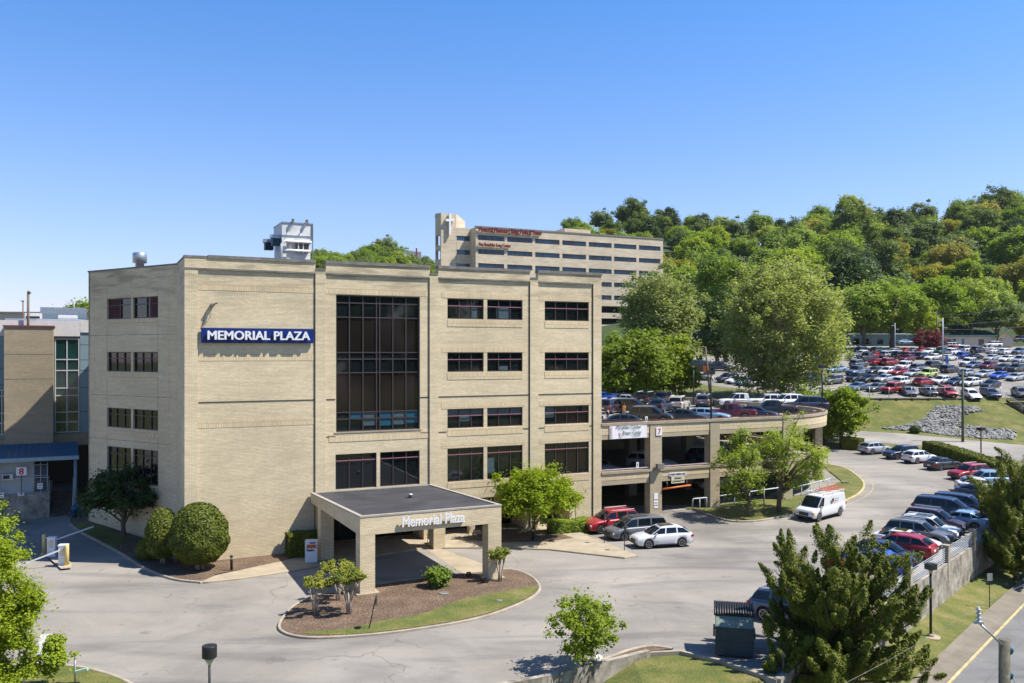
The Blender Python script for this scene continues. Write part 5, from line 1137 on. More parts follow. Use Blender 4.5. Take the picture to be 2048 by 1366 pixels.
def dome(r, z0, z1): return [(0.05, z0), (r * 0.55, z0 + 0.02), (r * 0.86, z0 + 0.14 * (z1 - z0)), (r, z0 + 0.34 * (z1 - z0)), (r * 0.97, z0 + 0.52 * (z1 - z0)), (r * 0.84, z0 + 0.72 * (z1 - z0)), (r * 0.62, z0 + 0.87 * (z1 - z0)), (r * 0.33, z0 + 0.97 * (z1 - z0)), (0.02, z1)]
p = G(398, 1141, 0); clipped('clipped_tree', (p[0], p[1], 0.1), dome(1.95, 0.55, 4.55), 'large egg shaped clipped tree beside the blank wall', 15000, 0.12, 'clipped tree', trunks=((0.3, 0), (-0.25, 0.1), (0.0, -0.2)))
p = G(325, 1130, 0); clipped('clipped_tree', (p[0], p[1], 0.1), dome(1.15, 0.5, 3.9), 'smaller egg shaped clipped tree left of the large one', 8000, 0.12, 'clipped tree', trunks=((0.15, 0), (-0.1, 0.1)))
p = G(290, 1123, 0); clipped('clipped_shrub', (p[0] + 0.1, p[1] + 0.4, 0.1), dome(0.85, 0, 1.5), 'low dark clipped shrub at the left of the smaller egg shaped tree', 4000, 0.1)
p = G(430, 1108, 0); clipped('clipped_tree', (p[0], p[1] + 0.3, 0.1), dome(0.9, 0.5, 3.2), 'clipped tree half hidden behind the right side of the large egg shaped one', 4000, 0.12, 'clipped tree', trunks=((0.1, 0),))
def hedge(name, pl, w_, h, label, n, z0=0.1, leaf=0.1, Tf=T, cat='hedge', mat='box'):
    r = empty(name, (pl[0][0], pl[0][1], Tf(*pl[0][:2])), 0, label, cat); rng = np.random.default_rng(n); P = []; N = []; core = MB(); ox, oy, oz = r.location
    segs = list(zip(pl, pl[1:])); Ls = [math.dist(a, b) for a, b in segs]; tot = sum(Ls)
    for (a, b), L in zip(segs, Ls):
        d = (Vector(b) - Vector(a)).normalized(); nn = Vector((-d.y, d.x)); za, zb = Tf(*a) - oz, Tf(*b) - oz; m = max(8, int(n * L / tot)); i_ = w_ / 2 - 0.1
        A = Vector(a) - Vector((ox, oy)); B = Vector(b) - Vector((ox, oy))
        c = [(A + nn * i_, za), (B + nn * i_, zb), (B - nn * i_, zb), (A - nn * i_, za)]
        lo = [(q.x, q.y, z) for q, z in c]; hi = [(q.x, q.y, z + h - 0.1) for q, z in c]
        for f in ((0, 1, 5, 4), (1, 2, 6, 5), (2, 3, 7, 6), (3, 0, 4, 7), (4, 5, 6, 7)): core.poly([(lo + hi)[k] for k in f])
        per = 2 * h + w_
        for _ in range(m):
            t = rng.uniform(-0.02, 1.02); s = rng.uniform(0, per); e_ = rng.normal(0, 0.04) + 0.05 * math.sin(t * L * 2.5)
            if s < h: off, z, nv = w_ / 2 + e_, s, (nn.x, nn.y, 0.2)
            elif s < h + w_: off, z, nv = w_ / 2 - (s - h), h + e_, (0, 0, 1)
            else: off, z, nv = -w_ / 2 - e_, per - s, (-nn.x, -nn.y, 0.2)
            q = A + (B - A) * t + nn * off; P.append((q.x, q.y, za + (zb - za) * t + z)); N.append(nv)
    for (q, sg_) in ((pl[0], -1), (pl[-1], 1)):
        a, b = (segs[0] if sg_ < 0 else segs[-1]); d = (Vector(b) - Vector(a)).normalized() * sg_; nn = Vector((-d.y, d.x)); Q = Vector(q) - Vector((ox, oy)); z_ = Tf(*q[:2]) - oz
        for _ in range(int(n * 0.06) + 60):
            u = rng.uniform(-w_ / 2, w_ / 2); z = rng.uniform(0, h); p_ = Q + nn * u; P.append((p_.x, p_.y, z_ + z)); N.append((d.x, d.y, 0.2))
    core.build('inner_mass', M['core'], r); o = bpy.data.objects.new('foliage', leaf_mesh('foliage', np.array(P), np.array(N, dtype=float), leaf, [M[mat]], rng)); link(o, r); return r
hedge('hedge', [FB.w(7.0, -0.95), FB.w(9.7, -0.95)], 1.3, 1.75, 'boxy clipped hedge between the blank wall and the canopy column', 7000, leaf=0.1)
hedge('hedge', GP([(1690, 897), (1722, 900)]), 2.2, 1.5, 'short dark clipped hedge under the maple beside the road', 5000, leaf=0.16)
hedge('hedge', smooth_line(GP([(1858, 903), (1895, 913), (1935, 926), (1975, 941), (2040, 965)]), 3), 1.9, 1.35, 'long curved hedge between the parked cars and the road', 16000, leaf=0.15)
hedge('hedge', [FB.w(28.2, -1.9), FB.w(30.5, -2.3), FB.w(33.6, -2.2)], 1.5, 0.95, 'low green hedge behind the red parked car', 7000, leaf=0.12, mat='leaf_mid')
p = G(875, 1178, 0); plant('round_shrub', tree_meshes(77, 1.2, 0.72, 0.62, 0.58, 0.03, 14, 0.36, 3000, 0.13, 'leaf_mid'), (p[0], p[1] + 0.2, 0.1), 0, 'round bushy green shrub in the island mulch under the canopy letters', 'shrub')
p = G(1830, 866); clipped('round_shrub', p, dome(0.75, 0, 1.1), 'small dark shrub at the foot of the rock bank', 900, 0.2, mat='leaf_dark')
# crepe myrtles
def myrtle(px, py, h, r, seed, label, stems, top0=0.62):
    p = G(px, py, 0); e_ = empty('crepe_myrtle', (p[0], p[1], 0.12), 0, label, 'small tree'); rng = np.random.default_rng(seed); tb = MB(); C = []; Rr = []
    for i in range(stems):
        a = 2 * math.pi * i / stems + rng.uniform(-.4, .4); b0 = (0.1 * math.cos(a), 0.1 * math.sin(a), -0.1); tx, ty = r * rng.uniform(0.5, 0.9) * math.cos(a), r * rng.uniform(0.5, 0.9) * math.sin(a)
        k = (tx * 0.45, ty * 0.45, h * 0.5); tb.tube([b0, (tx * 0.2, ty * 0.2, h * 0.25), k, (tx, ty, h * top0 + 0.15)], [0.05, 0.045, 0.04, 0.02], 6)
        for _ in range(4):
            e2 = (tx + rng.uniform(-.3, .3), ty + rng.uniform(-.3, .3), h * rng.uniform(0.76, 0.97)); tb.tube([k, ((k[0] + e2[0]) / 2, (k[1] + e2[1]) / 2, (k[2] + e2[2]) / 2), e2], [0.03, 0.02, 0.008], 4); C.append(e2); Rr.append(rng.uniform(0.15, 0.27))
    tb.build('trunk', M['palebark'], e_); P, N = crown_points(rng, C, Rr, 300 * stems + 500)
    o = bpy.data.objects.new('crown', leaf_mesh('crown', P, N, 0.10, [M['leaf_myrtle']], rng)); link(o, e_)
myrtle(629, 1232, 2.15, 0.95, 1, 'small pruned crepe myrtle with a tight head at the left end of the island', 4)
myrtle(676, 1204, 2.3, 0.95, 2, 'pruned crepe myrtle behind the multi stemmed one in the island', 5)
myrtle(698, 1232, 2.5, 1.15, 3, 'widest multi stemmed crepe myrtle in front of the canopy column', 7, 0.55)
myrtle(1000, 1166, 2.0, 0.7, 4, 'small crepe myrtle right of the right front canopy column', 4)
# junipers
def juniper(loc, h, r, seed, nplume, leaf, label, per=420, brown=4, aim=None, trunk_r=0.22):
    e_ = empty('juniper_tree', loc, 0, label, 'juniper'); rng = np.random.default_rng(seed); Ps = []; Ns = []; Mi = []; tb = MB()
    tb.tube([(0, 0, -0.4), (0.05, 0, h * 0.3), (0.1, 0.1, h * 0.6)], [trunk_r, trunk_r * 0.8, trunk_r * 0.4], 8)
    nb = max(6, nplume // 6); k_ = 0
    for j in range(nb):                                   # limbs that turn up at their ends, each carrying its own tufts
        lead = j < nb // 4; a = 2 * math.pi * (j * 0.618) + rng.uniform(-.3, .3); q = rng.uniform(0.0, 0.9) if not lead else rng.uniform(0.75, 1.0)
        out = r * (rng.uniform(0.6, 1.05) * (1 - 0.22 * q) if not lead else rng.uniform(0.1, 0.85)); z0 = h * (0.05 + 0.4 * q); z1 = h * (0.16 + 0.62 * q) if not lead else h * rng.uniform(0.70, 0.90)
        e0 = np.array([0.04 * math.cos(a), 0.04 * math.sin(a), z0]); e1 = np.array([out * 0.6 * math.cos(a), out * 0.6 * math.sin(a), z0 + (z1 - z0) * 0.45]); e2 = np.array([out * math.cos(a), out * math.sin(a), z1])
        tb.tube([tuple(e0), tuple(e1), tuple(e2)], [trunk_r * 0.4, trunk_r * 0.22, 0.02], 5)
        for m_ in range(11):
            s_ = (m_ + 1.5) / 12.5; base = (e0 * (1 - s_) ** 2 + 2 * e1 * s_ * (1 - s_) + e2 * s_ ** 2); side = rng.normal(0, 0.34 * r / 4 * (1.15 - 0.5 * s_), 3); b = base + side * np.array([1, 1, 0.6])
            d = np.array([math.cos(a) * rng.uniform(0.1, 0.9), math.sin(a) * rng.uniform(0.1, 0.9), rng.uniform(0.5, 1.3)]) + rng.normal(0, 0.25, 3); d /= np.linalg.norm(d)
            L = rng.uniform(0.45, 0.95) * h / 7.5 * (1.5 if (m_ >= 9 and lead) else 1); w_ = L * rng.uniform(0.24, 0.38)
            n = int(per * rng.uniform(0.6, 1.1)); t = rng.random(n) ** 0.8; wr = w_ * (1 - t) ** 0.7 * (0.35 + 0.65 * np.minimum(1, t * 5)) + 0.015
            v = ball(rng, n); lump = 1 + 0.5 * np.sin(t * 14 + v[:, 0] * 4 + m_) * np.sin(v[:, 1] * 5 + t * 6 + j)
            P = b + d * (t * L)[:, None] + v * (wr * lump * rng.uniform(0.7, 1.1, n))[:, None]; N = v + d * 0.5 + np.array([0, 0, 0.25])
            Ps.append(P); Ns.append(N); Mi.append(np.full(n, 1 if (k_ < brown and m_ == 6) else 0)); k_ += (m_ == 6)
    tb.build('trunk', M['bark'], e_)
    o = bpy.data.objects.new('crown', leaf_mesh('crown', np.concatenate(Ps), np.concatenate(Ns), leaf, [M['juniper'], M['juniper_brown']], rng, np.concatenate(Mi), 1.7)); link(o, e_)
    return e_
juniper((15.9, 42.8, -1.6), 8.4, 4.3, 1, 400, 0.062, 'large dark juniper with spiky plumes behind the dumpster and railing', 800)
juniper((22.6, 51.5, -2.4), 4.6, 1.4, 2, 34, 0.085, 'small juniper branch spreading beside the lamp post at the retaining wall', 420, 0, trunk_r=0.1)
juniper((12.6, 41.0, -1.3), 3.6, 1.5, 3, 36, 0.085, 'low juniper at the bottom edge left of the large one', 420, 0, trunk_r=0.1)
for px, Y, s, lb_ in ((2032, 69, 1.0, 'tall dark juniper at the right edge over the end of the wall'), (2075, 72, 1.1, 'second dark juniper at the right edge behind the wall'), (2005, 74.5, 0.72, 'smaller juniper leaning over the railing at the right edge')):
    X = (px - CX) / F * Y; juniper((X, Y, -2.8), 10.2 * s, 3.0 * s, px, int(170 * s), 0.09, lb_, 620, 0)
# pink petals and rocks
rng = np.random.default_rng(9); n = 1400; mb = MB(); rp = []
c = [G(230, 1088, 0), G(265, 1085, 0), G(215, 1075, 0), G(300, 1100, 0)]
cc2 = rng.integers(0, 4, n); P = np.stack([np.array([c[i][0] for i in cc2]) + rng.normal(0, 0.9, n), np.array([c[i][1] for i in cc2]) + rng.normal(0, 0.9, n), np.full(n, 0.16)], 1)
o = bpy.data.objects.new('fallen_petals', leaf_mesh('fallen_petals', P, np.tile([0, 0, 1.0], (n, 1)), 0.07, [M['flower']], rng)); link(o); tag(o, 'scattered pink fallen petals under the dark tree', 'petals', kind='stuff')
poly = [(1765, 858), (1800, 853), (1832, 846), (1852, 836), (1866, 822), (1872, 813), (1905, 812), (1952, 814), (1965, 822), (1935, 826), (1920, 835), (1926, 852), (1975, 856), (2027, 862), (2024, 879), (1960, 877), (1900, 872), (1830, 863)]
def inside(p, poly):
    c = False; n = len(poly)
    for i in range(n):
        (x1, y1), (x2, y2) = poly[i], poly[i - 1]
        if (y1 > p[1]) != (y2 > p[1]) and p[0] < (x2 - x1) * (p[1] - y1) / (y2 - y1) + x1: c = not c
    return c
rr = random.Random(4); mb = MB(); k = 0
while k < 2300:
    p = (rr.uniform(1765, 2027), rr.uniform(812, 879))
    if not inside(p, poly): continue
    g = G(*p); s = rr.uniform(0.14, 0.34); Tm = Matrix.Translation((g[0] + rr.uniform(-.3, .3), g[1] + rr.uniform(-.3, .3), g[2] + s * 0.2)) @ Matrix.Rotation(rr.uniform(0, 6), 4, 'Z') @ Matrix.Rotation(rr.uniform(-.8, .8), 4, 'X') @ Matrix.Diagonal((s * rr.uniform(.8, 1.5), s, s * rr.uniform(.5, 1), 1))
    pts = [(0, 0, 1), (0.9, 0.2, 0.3), (0.2, 0.95, 0.2), (-0.85, 0.3, 0.35), (-0.3, -0.9, 0.3), (0.6, -0.7, -0.2), (0, 0, -0.8), (0.7, 0.7, -0.3), (-0.7, 0.7, -0.3), (-0.8, -0.5, -0.3)]
    pts = [tuple(Tm @ Vector([c_ + rr.uniform(-.15, .15) for c_ in q])) for q in pts]
    i0 = len(mb.v); mb.v += pts
    for f in ((0, 1, 2), (0, 2, 3), (0, 3, 4), (0, 4, 5, 1), (1, 7, 2), (2, 7, 8), (2, 8, 3), (3, 9, 4), (3, 8, 9), (4, 9, 5), (5, 7, 1), (5, 6, 7), (7, 6, 8), (8, 6, 9), (9, 6, 5)): mb.f.append(tuple(i0 + q for q in f)); mb.m.append(0); mb.s.append(False)
    k += 1
mb.build('riprap_rocks', M['rock'], label='bank of loose grey white riprap rocks below the far car park', cat='rocks', kind='stuff')
# ================================================================ vehicles
def prof(tab, x):
    t = sorted(tab); return pw(t, x)
CARS = {
 # L, W, H, wheelbase, wheel r, zb, top profile of lower body (x,z), greenhouse bottom x list, top x list, kinds per side pane, roof z
 'sedan': dict(L=4.75, W=1.82, wb=2.75, wr=0.33, zb=0.20, top=[(-2.375, 0.82), (-2.3, 0.98), (-1.7, 1.04), (-1.0, 0.98), (0.9, 0.95), (1.6, 0.86), (2.2, 0.72), (2.375, 0.55)], xb=[1.05, -0.15, -1.05, -1.95], xt=[0.25, -0.25, -0.95, -1.15], H=1.44, side='ggg'),
 'suv': dict(L=4.7, W=1.88, wb=2.78, wr=0.37, zb=0.26, top=[(-2.35, 0.85), (-2.28, 1.02), (-1.0, 1.07), (0.95, 1.05), (1.7, 0.99), (2.2, 0.86), (2.35, 0.62)], xb=[1.15, -0.05, -1.05, -2.2], xt=[0.40, -0.12, -1.05, -1.85], H=1.70, side='ggg'),
 'crossover': dict(L=4.5, W=1.83, wb=2.65, wr=0.35, zb=0.23, top=[(-2.25, 0.82), (-2.18, 1.02), (-1.0, 1.04), (0.95, 1.0), (1.65, 0.92), (2.1, 0.78), (2.25, 0.58)], xb=[1.15, 0.0, -0.95, -2.1], xt=[0.32, -0.1, -0.95, -1.5], H=1.58, side='ggg'),
 'minivan': dict(L=5.1, W=1.98, wb=3.0, wr=0.35, zb=0.20, top=[(-2.55, 0.85), (-2.5, 1.0), (-1.0, 1.03), (1.3, 1.03), (2.0, 0.92), (2.4, 0.78), (2.55, 0.55)], xb=[1.75, 0.35, -0.9, -2.45], xt=[0.75, 0.2, -0.95, -2.15], H=1.74, side='ggg'),
 'jeep': dict(L=4.5, W=1.85, wb=2.6, wr=0.40, zb=0.35, top=[(-2.25, 0.85), (-2.22, 1.08), (-1.0, 1.1), (0.8, 1.1), (2.0, 1.04), (2.2, 0.95), (2.25, 0.6)], xb=[0.75, -0.2, -1.15, -2.2], xt=[0.35, -0.22, -1.15, -2.05], H=1.80, side='ggg'),
 'pickup': dict(L=5.8, W=2.02, wb=3.6, wr=0.42, zb=0.36, top=[(-2.9, 0.9), (-2.86, 1.2), (-0.95, 1.2), (-0.9, 1.15), (1.3, 1.16), (2.2, 1.12), (2.75, 1.0), (2.9, 0.65)], xb=[1.35, 0.35, -0.35, -0.95], xt=[0.75, 0.25, -0.35, -0.85], H=1.90, side='ggp'),
 'van': dict(L=5.5, W=2.02, wb=3.5, wr=0.37, zb=0.30, top=[(-2.75, 0.95), (-2.72, 1.2), (1.5, 1.2), (2.0, 1.12), (2.6, 0.98), (2.75, 0.62)], xb=[1.95, 1.0, 0.95, -2.7], xt=[1.15, 0.75, 0.7, -2.62], H=2.08, side='gpp'),
}
def car_meshes(kind):
    c = CARS[kind]; L, W, H_, wb, wr, zb = c['L'], c['W'], c['H'], c['wb'], c['wr'], c['zb']; hw = W / 2; ar = wr + 0.06
    xf, xr = wb / 2 + 0.02, -wb / 2 + 0.02
    if kind == 'pickup': xf, xr = 1.95, -1.65
    if kind == 'van': xf, xr = 1.85, -1.6
    xs = {L / 2, L / 2 - 0.06, L / 2 - 0.2, L / 2 - 0.45, -L / 2, -L / 2 + 0.06, -L / 2 + 0.2, -L / 2 + 0.5, 0.0, 0.5, -0.5}
    for xc in (xf, xr):
        for k in range(9): xs.add(round(xc + ar * math.cos(math.pi * k / 8), 4))
        xs.add(xc + ar + 0.01); xs.add(xc - ar - 0.01)
    for x, _ in c['top']: xs.add(x)
    xs = sorted(x for x in xs if -L / 2 <= x <= L / 2)
    body = MB(); rows = []
    for x in xs:
        e = (L / 2 - abs(x)); k = min(1, e / 0.5); wf = hw * (0.80 + 0.20 * math.sqrt(max(0, 1 - (1 - k) ** 2)))
        b = zb + (0.12 * (1 - min(1, e / 0.25)))
        for xc in (xf, xr):
            if abs(x - xc) < ar: b = max(b, wr + math.sqrt(max(0, ar * ar - (x - xc) ** 2)) * 0.97)
        t = prof(c['top'], x); mid = max(b + 0.02, min(t - 0.12, 0.62)); b2 = min(b + 0.07, mid - 0.005)
        rows.append([(x, 0, b + 0.02), (x, wf * 0.93, b), (x, wf * 0.985, b2), (x, wf, mid), (x, wf * 0.985, max(mid + .01, t - 0.10)), (x, wf * 0.93, t - 0.02), (x, wf * 0.75, t + 0.012), (x, 0, t + 0.035)])
    n = 8; base = len(body.v)
    for sgn in (1, -1):
        b0 = len(body.v)
        for r_ in rows: body.v += [(q[0], q[1] * sgn, q[2]) for q in r_]
        for i in range(len(rows) - 1):
            for j in range(n - 1):
                f = (b0 + i * n + j, b0 + (i + 1) * n + j, b0 + (i + 1) * n + j + 1, b0 + i * n + j + 1)
                body.f.append(f if sgn < 0 else f[::-1]); body.m.append(1 if j == 0 else 0); body.s.append(True)
        for i in (0, len(rows) - 1):
            body.f.append(tuple(b0 + i * n + j for j in range(n))); body.m.append(0); body.s.append(False)
    # greenhouse
    xb, xt = c['xb'], c['xt']; wbm = hw * 0.93; wt = hw * (0.76 if kind not in ('van', 'jeep', 'pickup') else 0.84); G_ = {'windscreen': [], 'rear_window': [], 'side_window': []}
    def pane(q, which, ins=0.045, glassy=True):
        q = [Vector(p) for p in q]; c0 = sum(q, Vector()) / 4
        nrm = (q[1] - q[0]).cross(q[3] - q[0]).normalized()
        if not glassy: body.poly(q, 0, False); return
        inn = []
        for i in range(4):
            a, b, d = q[i], q[(i + 1) % 4], q[i - 1]; e1 = (b - a); e2 = (d - a)
            if e1.length < 1e-4: e1 = q[(i + 2) % 4] - a
            if e2.length < 1e-4: e2 = q[i - 2] - a
            inn.append(a + (e1.normalized() + e2.normalized()) * ins * 1.2)
        for i in range(4): body.poly([q[i], q[(i + 1) % 4], inn[(i + 1) % 4], inn[i]], 0)
        mb_ = MB()
        if which == 'side_window': mb_.poly(inn)
        else:                                          # curved screen
            if nrm.x * (1 if which == 'windscreen' else -1) < 0: nrm = -nrm
            lo, hi = sorted(inn, key=lambda p: p.z)[:2], sorted(inn, key=lambda p: p.z)[2:]; lo.sort(key=lambda p: p.y); hi.sort(key=lambda p: p.y); K = 6
            for r_ in range(2):
                for i in range(K):
                    P_ = []
                    for (ii, rr) in ((i, r_), (i + 1, r_), (i + 1, r_ + 1), (i, r_ + 1)):
                        t, v_ = ii / K, rr / 2; a_ = lo[0].lerp(lo[1], t); b_ = hi[0].lerp(hi[1], t); P_.append(a_.lerp(b_, v_) + nrm * (0.10 * 4 * t * (1 - t) + 0.035 * 4 * v_ * (1 - v_)))
                    mb_.poly(P_, 0, True)
        G_[which].append(mb_.mesh(which, M['carglass']))
    zt = H_ - 0.07
    def bt(i, s): return (xb[i], wbm * s * (0.93 if i == 0 else 1) * (0.95 if i == 3 else 1), prof(c['top'], xb[i]) + 0.0)
    def tp(i, s): return (xt[i], wt * s * (0.94 if i in (0,) else 1) * (0.96 if i == 3 else 1), zt - ({0: 0.055, 3: 0.085}.get(i, 0.0) if kind not in ('van', 'jeep', 'pickup') else {0: 0.03, 3: 0.02}.get(i, 0)))
    for s in (1, -1):
        for i in range(3):
            q = [bt(i, s), bt(i + 1, s), tp(i + 1, s), tp(i, s)]
            if s > 0: q = q[::-1]
            pane(q, 'side_window', 0.04, c['side'][i] == 'g')
    pane([bt(0, 1), bt(0, -1), tp(0, -1), tp(0, 1)][::-1], 'windscreen', 0.05)
    pane([bt(3, 1), bt(3, -1), tp(3, -1), tp(3, 1)], 'rear_window', 0.07 if kind != 'van' else 0.5)
    # roof
    rp = []
    for i in range(4):
        a = tp(i, 1); rp.append([(a[0], a[1], a[2]), (a[0] + (-0.05 if i == 0 else 0.05 if i == 3 else 0), a[1] * 0.86, a[2] + 0.055), (a[0] + (-0.08 if i == 0 else 0.08 if i == 3 else 0), 0, a[2] + 0.075)])
    for s in (1, -1):
        for i in range(3):
            for j in range(2):
                q = [rp[i][j], rp[i][j + 1], rp[i + 1][j + 1], rp[i + 1][j]]; q = [(p[0], p[1] * s, p[2]) for p in q]; body.poly(q if s < 0 else q[::-1], 0, True)
        for i, o in ((0, 1), (3, -1)):
            q = [rp[i][0], rp[i][1], rp[i][2]]; body.poly([(p[0], p[1] * s, p[2]) for p in q] + [(rp[i][0][0], 0, rp[i][0][2])], 0)
    # trim and small parts in body material 1
    f = L / 2; bw = hw * 0.8
    body.box(f - 0.08, f + 0.015, -bw * 0.55, bw * 0.55, prof(c['top'], f - 0.1) * 0.62, prof(c['top'], f - 0.1) * 0.93, 1)
    body.box(f - 0.1, f + 0.02, -bw, bw, zb + 0.08, zb + 0.2, 1); body.box(-f - 0.02, -f + 0.1, -bw, bw, zb + 0.08, zb + 0.24, 1)
    for s in (1, -1): body.box(-wb / 2 + wr + 0.12, wb / 2 - wr - 0.12, s * hw * 0.97 - 0.02, s * hw * 0.97 + 0.02, zb, zb + 0.09, 1)
    body.box(-f - 0.025, -f, -0.2, 0.2, zb + 0.35, zb + 0.47, 2)
    if kind in ('suv', 'jeep'):
        for s in (1, -1): body.bar((xt[0] - 0.15, s * wt * 0.88, H_ + 0.015), (xt[3] + 0.1, s * wt * 0.88, H_ + 0.0), 0.035, 0.04, 2)
    if kind == 'pickup': body.box(-2.8, -1.0, -hw * 0.82, hw * 0.82, 1.18, 1.245, 1)
    parts = {'body': (body.mesh('car_body', [PAINT['white'], M['trim'], M['white']]), None)}
    for k, v in G_.items(): parts[k] = v
    w_ = MB(); w_.tube([(0, 0.11, 0), (0, -0.11, 0)], wr, 20); w_.tube([(0, 0.095, 0), (0, 0.111, 0)], wr, 20)
    parts['wheel'] = w_.mesh('wheel', M['rubber'])
    r_ = MB(); n_ = 5
    for s in (1, -1):
        r_.tube([(0, s * 0.112, 0), (0, s * 0.118, 0)], wr * 0.68, 18, 1)
        for i in range(n_):
            a = 2 * math.pi * i / n_; r_.bar((0.03 * math.cos(a), s * 0.12, 0.03 * math.sin(a)), (wr * 0.64 * math.cos(a), s * 0.12, wr * 0.64 * math.sin(a)), 0.05, 0.02, 0)
        prev = None
        for i in range(17):
            a = 2 * math.pi * i / 16; p_ = (wr * 0.66 * math.cos(a), s * 0.12, wr * 0.66 * math.sin(a))
            if prev: r_.bar(prev, p_, 0.03, 0.03, 0)
            prev = p_
    parts['rim'] = r_.mesh('rim', [M['alloy'], M['black']])
    zt_ = prof(c['top'], f - 0.15)
    def lamp(mat, x, z, s, dx, dy, dz):
        m_ = MB(); y = s * hw * 0.80
        m_.box(x - dx, x + dx * 0.35, min(y, y + s * dy), max(y, y + s * dy), z - dz, z + dz); return m_.mesh('lamp', M[mat])
    parts['lights'] = [('headlight', lamp('headlamp', f - 0.12, zt_ - 0.16, s, 0.22, 0.125, 0.07)) for s in (1, -1)]
    rz = prof(c['top'], -f + 0.05) - 0.12
    m_ = MB()
    for s in (1, -1):
        m_ = MB(); y = s * hw * 0.62; y2 = s * hw * 0.965; m_.box(-f - 0.015, -f + 0.2, min(y, y2), max(y, y2), rz - 0.09, rz + 0.06)
        parts['lights'].append(('tail_light', m_.mesh('tail_light', M['tail'])))
    if kind == 'van':
        m_ = MB()
        for s in (1, -1): m_.box(f - 0.2, f + 0.01, min(s * hw * 0.8, s * hw * 0.96), max(s * hw * 0.8, s * hw * 0.96), 0.72, 0.84)
        parts['lights'].append(('turn_signal', m_.mesh('turn_signal', M['amber'])))
    mr = []
    for s in (1, -1):
        m_ = MB(); x = xb[0] - 0.45; m_.box(x, x + 0.12, min(s * hw * 0.95, s * (hw + 0.16)), max(s * hw * 0.95, s * (hw + 0.16)), 1.0 * (H_ / 1.6) ** 0.5, 1.14 * (H_ / 1.6) ** 0.5); mr.append(m_.mesh('mirror', [PAINT['white']]))
    parts['mirrors'] = mr; parts['wheels'] = [(xf, hw - 0.13), (xf, -hw + 0.13), (xr, hw - 0.13), (xr, -hw + 0.13)]; parts['wr'] = wr
    return parts
CM = {k: car_meshes(k) for k in CARS}
def setp(o, paint):
    o.material_slots[0].link = 'OBJECT'; o.material_slots[0].material = PAINT[paint]
NAMES = {'sedan': ('sedan', 'sedan'), 'suv': ('suv', 'suv'), 'crossover': ('crossover_car', 'car'), 'minivan': ('minivan', 'minivan'), 'jeep': ('boxy_suv', 'suv'), 'pickup': ('pickup_truck', 'pickup'), 'van': ('cargo_van', 'van')}
ncar = 0
def car(kind, colour, x, y, yaw, label, group=None, z=None, Tf=T, scale=1.0, sunroof=False):
    global ncar
    ncar += 1; pm = CM[kind]; nm, cat = NAMES[kind]; r = empty(nm, (x, y, 0), 0, label, cat, group)
    a = R(yaw); fx_, fy_ = math.cos(a), math.sin(a)
    if z is None:
        e = 1.2; zf = Tf(x + fx_ * e, y + fy_ * e); zb_ = Tf(x - fx_ * e, y - fy_ * e); zl = Tf(x - fy_ * e, y + fx_ * e); zr_ = Tf(x + fy_ * e, y - fx_ * e)
        X = Vector((fx_ * 2 * e, fy_ * 2 * e, zf - zb_)).normalized(); Yv = Vector((-fy_ * 2 * e, fx_ * 2 * e, zl - zr_)).normalized(); Zv = X.cross(Yv).normalized(); Yv = Zv.cross(X); z = (zf + zb_) / 2 + 0.035
        m = Matrix((X, Yv, Zv)).transposed()
    else: m = Matrix.Rotation(a, 3, 'Z')
    r.matrix_world = Matrix.Translation((x, y, z)) @ m.to_4x4() @ Matrix.Scale(scale, 4)
    o = bpy.data.objects.new('body', pm['body'][0]); link(o, r); setp(o, colour)
    for k in ('windscreen', 'rear_window', 'side_window'):
        for me in pm[k]: link(bpy.data.objects.new(k, me), r)
    for (wx, wy) in pm['wheels']:
        w_ = bpy.data.objects.new('wheel', pm['wheel']); link(w_, r); w_.location = (wx, wy, pm['wr']); link(bpy.data.objects.new('rim', pm['rim']), w_)
    for k, me in pm['lights']: link(bpy.data.objects.new(k, me), r)
    for me in pm['mirrors']: q = bpy.data.objects.new('mirror', me); link(q, r); setp(q, colour)
    if sunroof:
        c = CARS[kind]; s = MB(); s.box(c['xt'][2] + 0.1, c['xt'][0] - 0.15, -0.42, 0.42, c['H'] + 0.0, c['H'] + 0.018); s.build('sunroof', M['carglass'], r)
    return r
def carpx(kind, colour, px, py, yaw, label, group=None, **k):
    g = G(px, py); return car(kind, colour, g[0], g[1], yaw, label, group, **k)
# cars at the entrance
carpx('crossover', 'white', 1322, 1092, 194, 'white crossover nearest the walkway tip, rightmost of the three cars parked at the entrance', sunroof=True, scale=1.03)
carpx('minivan', 'grey', 1272, 1075, 200, 'dark grey minivan between the red car and the white crossover at the entrance', sunroof=True)
carpx('suv', 'red', 1222, 1061, 203, 'shiny red suv parked beside the low hedge at the entrance', scale=1.05)
v = car('van', 'white', 27.6, 78.6, 220, 'white work van with a ladder rack and red ladders by the curved drive')
mb = MB(); 
for x in (1.0, -0.6, -2.3):
    mb.bar((x, -0.85, 2.3), (x, 0.85, 2.3), 0.05, 0.05)
    for s in (1, -1): mb.bar((x, s * 0.85, 2.05), (x, s * 0.85, 2.32), 0.05, 0.05)
for s in (1, -1): mb.bar((1.2, s * 0.8, 2.3), (-2.6, s * 0.8, 2.3), 0.04, 0.04)
mb.build('roof_rack', M['white'], v)
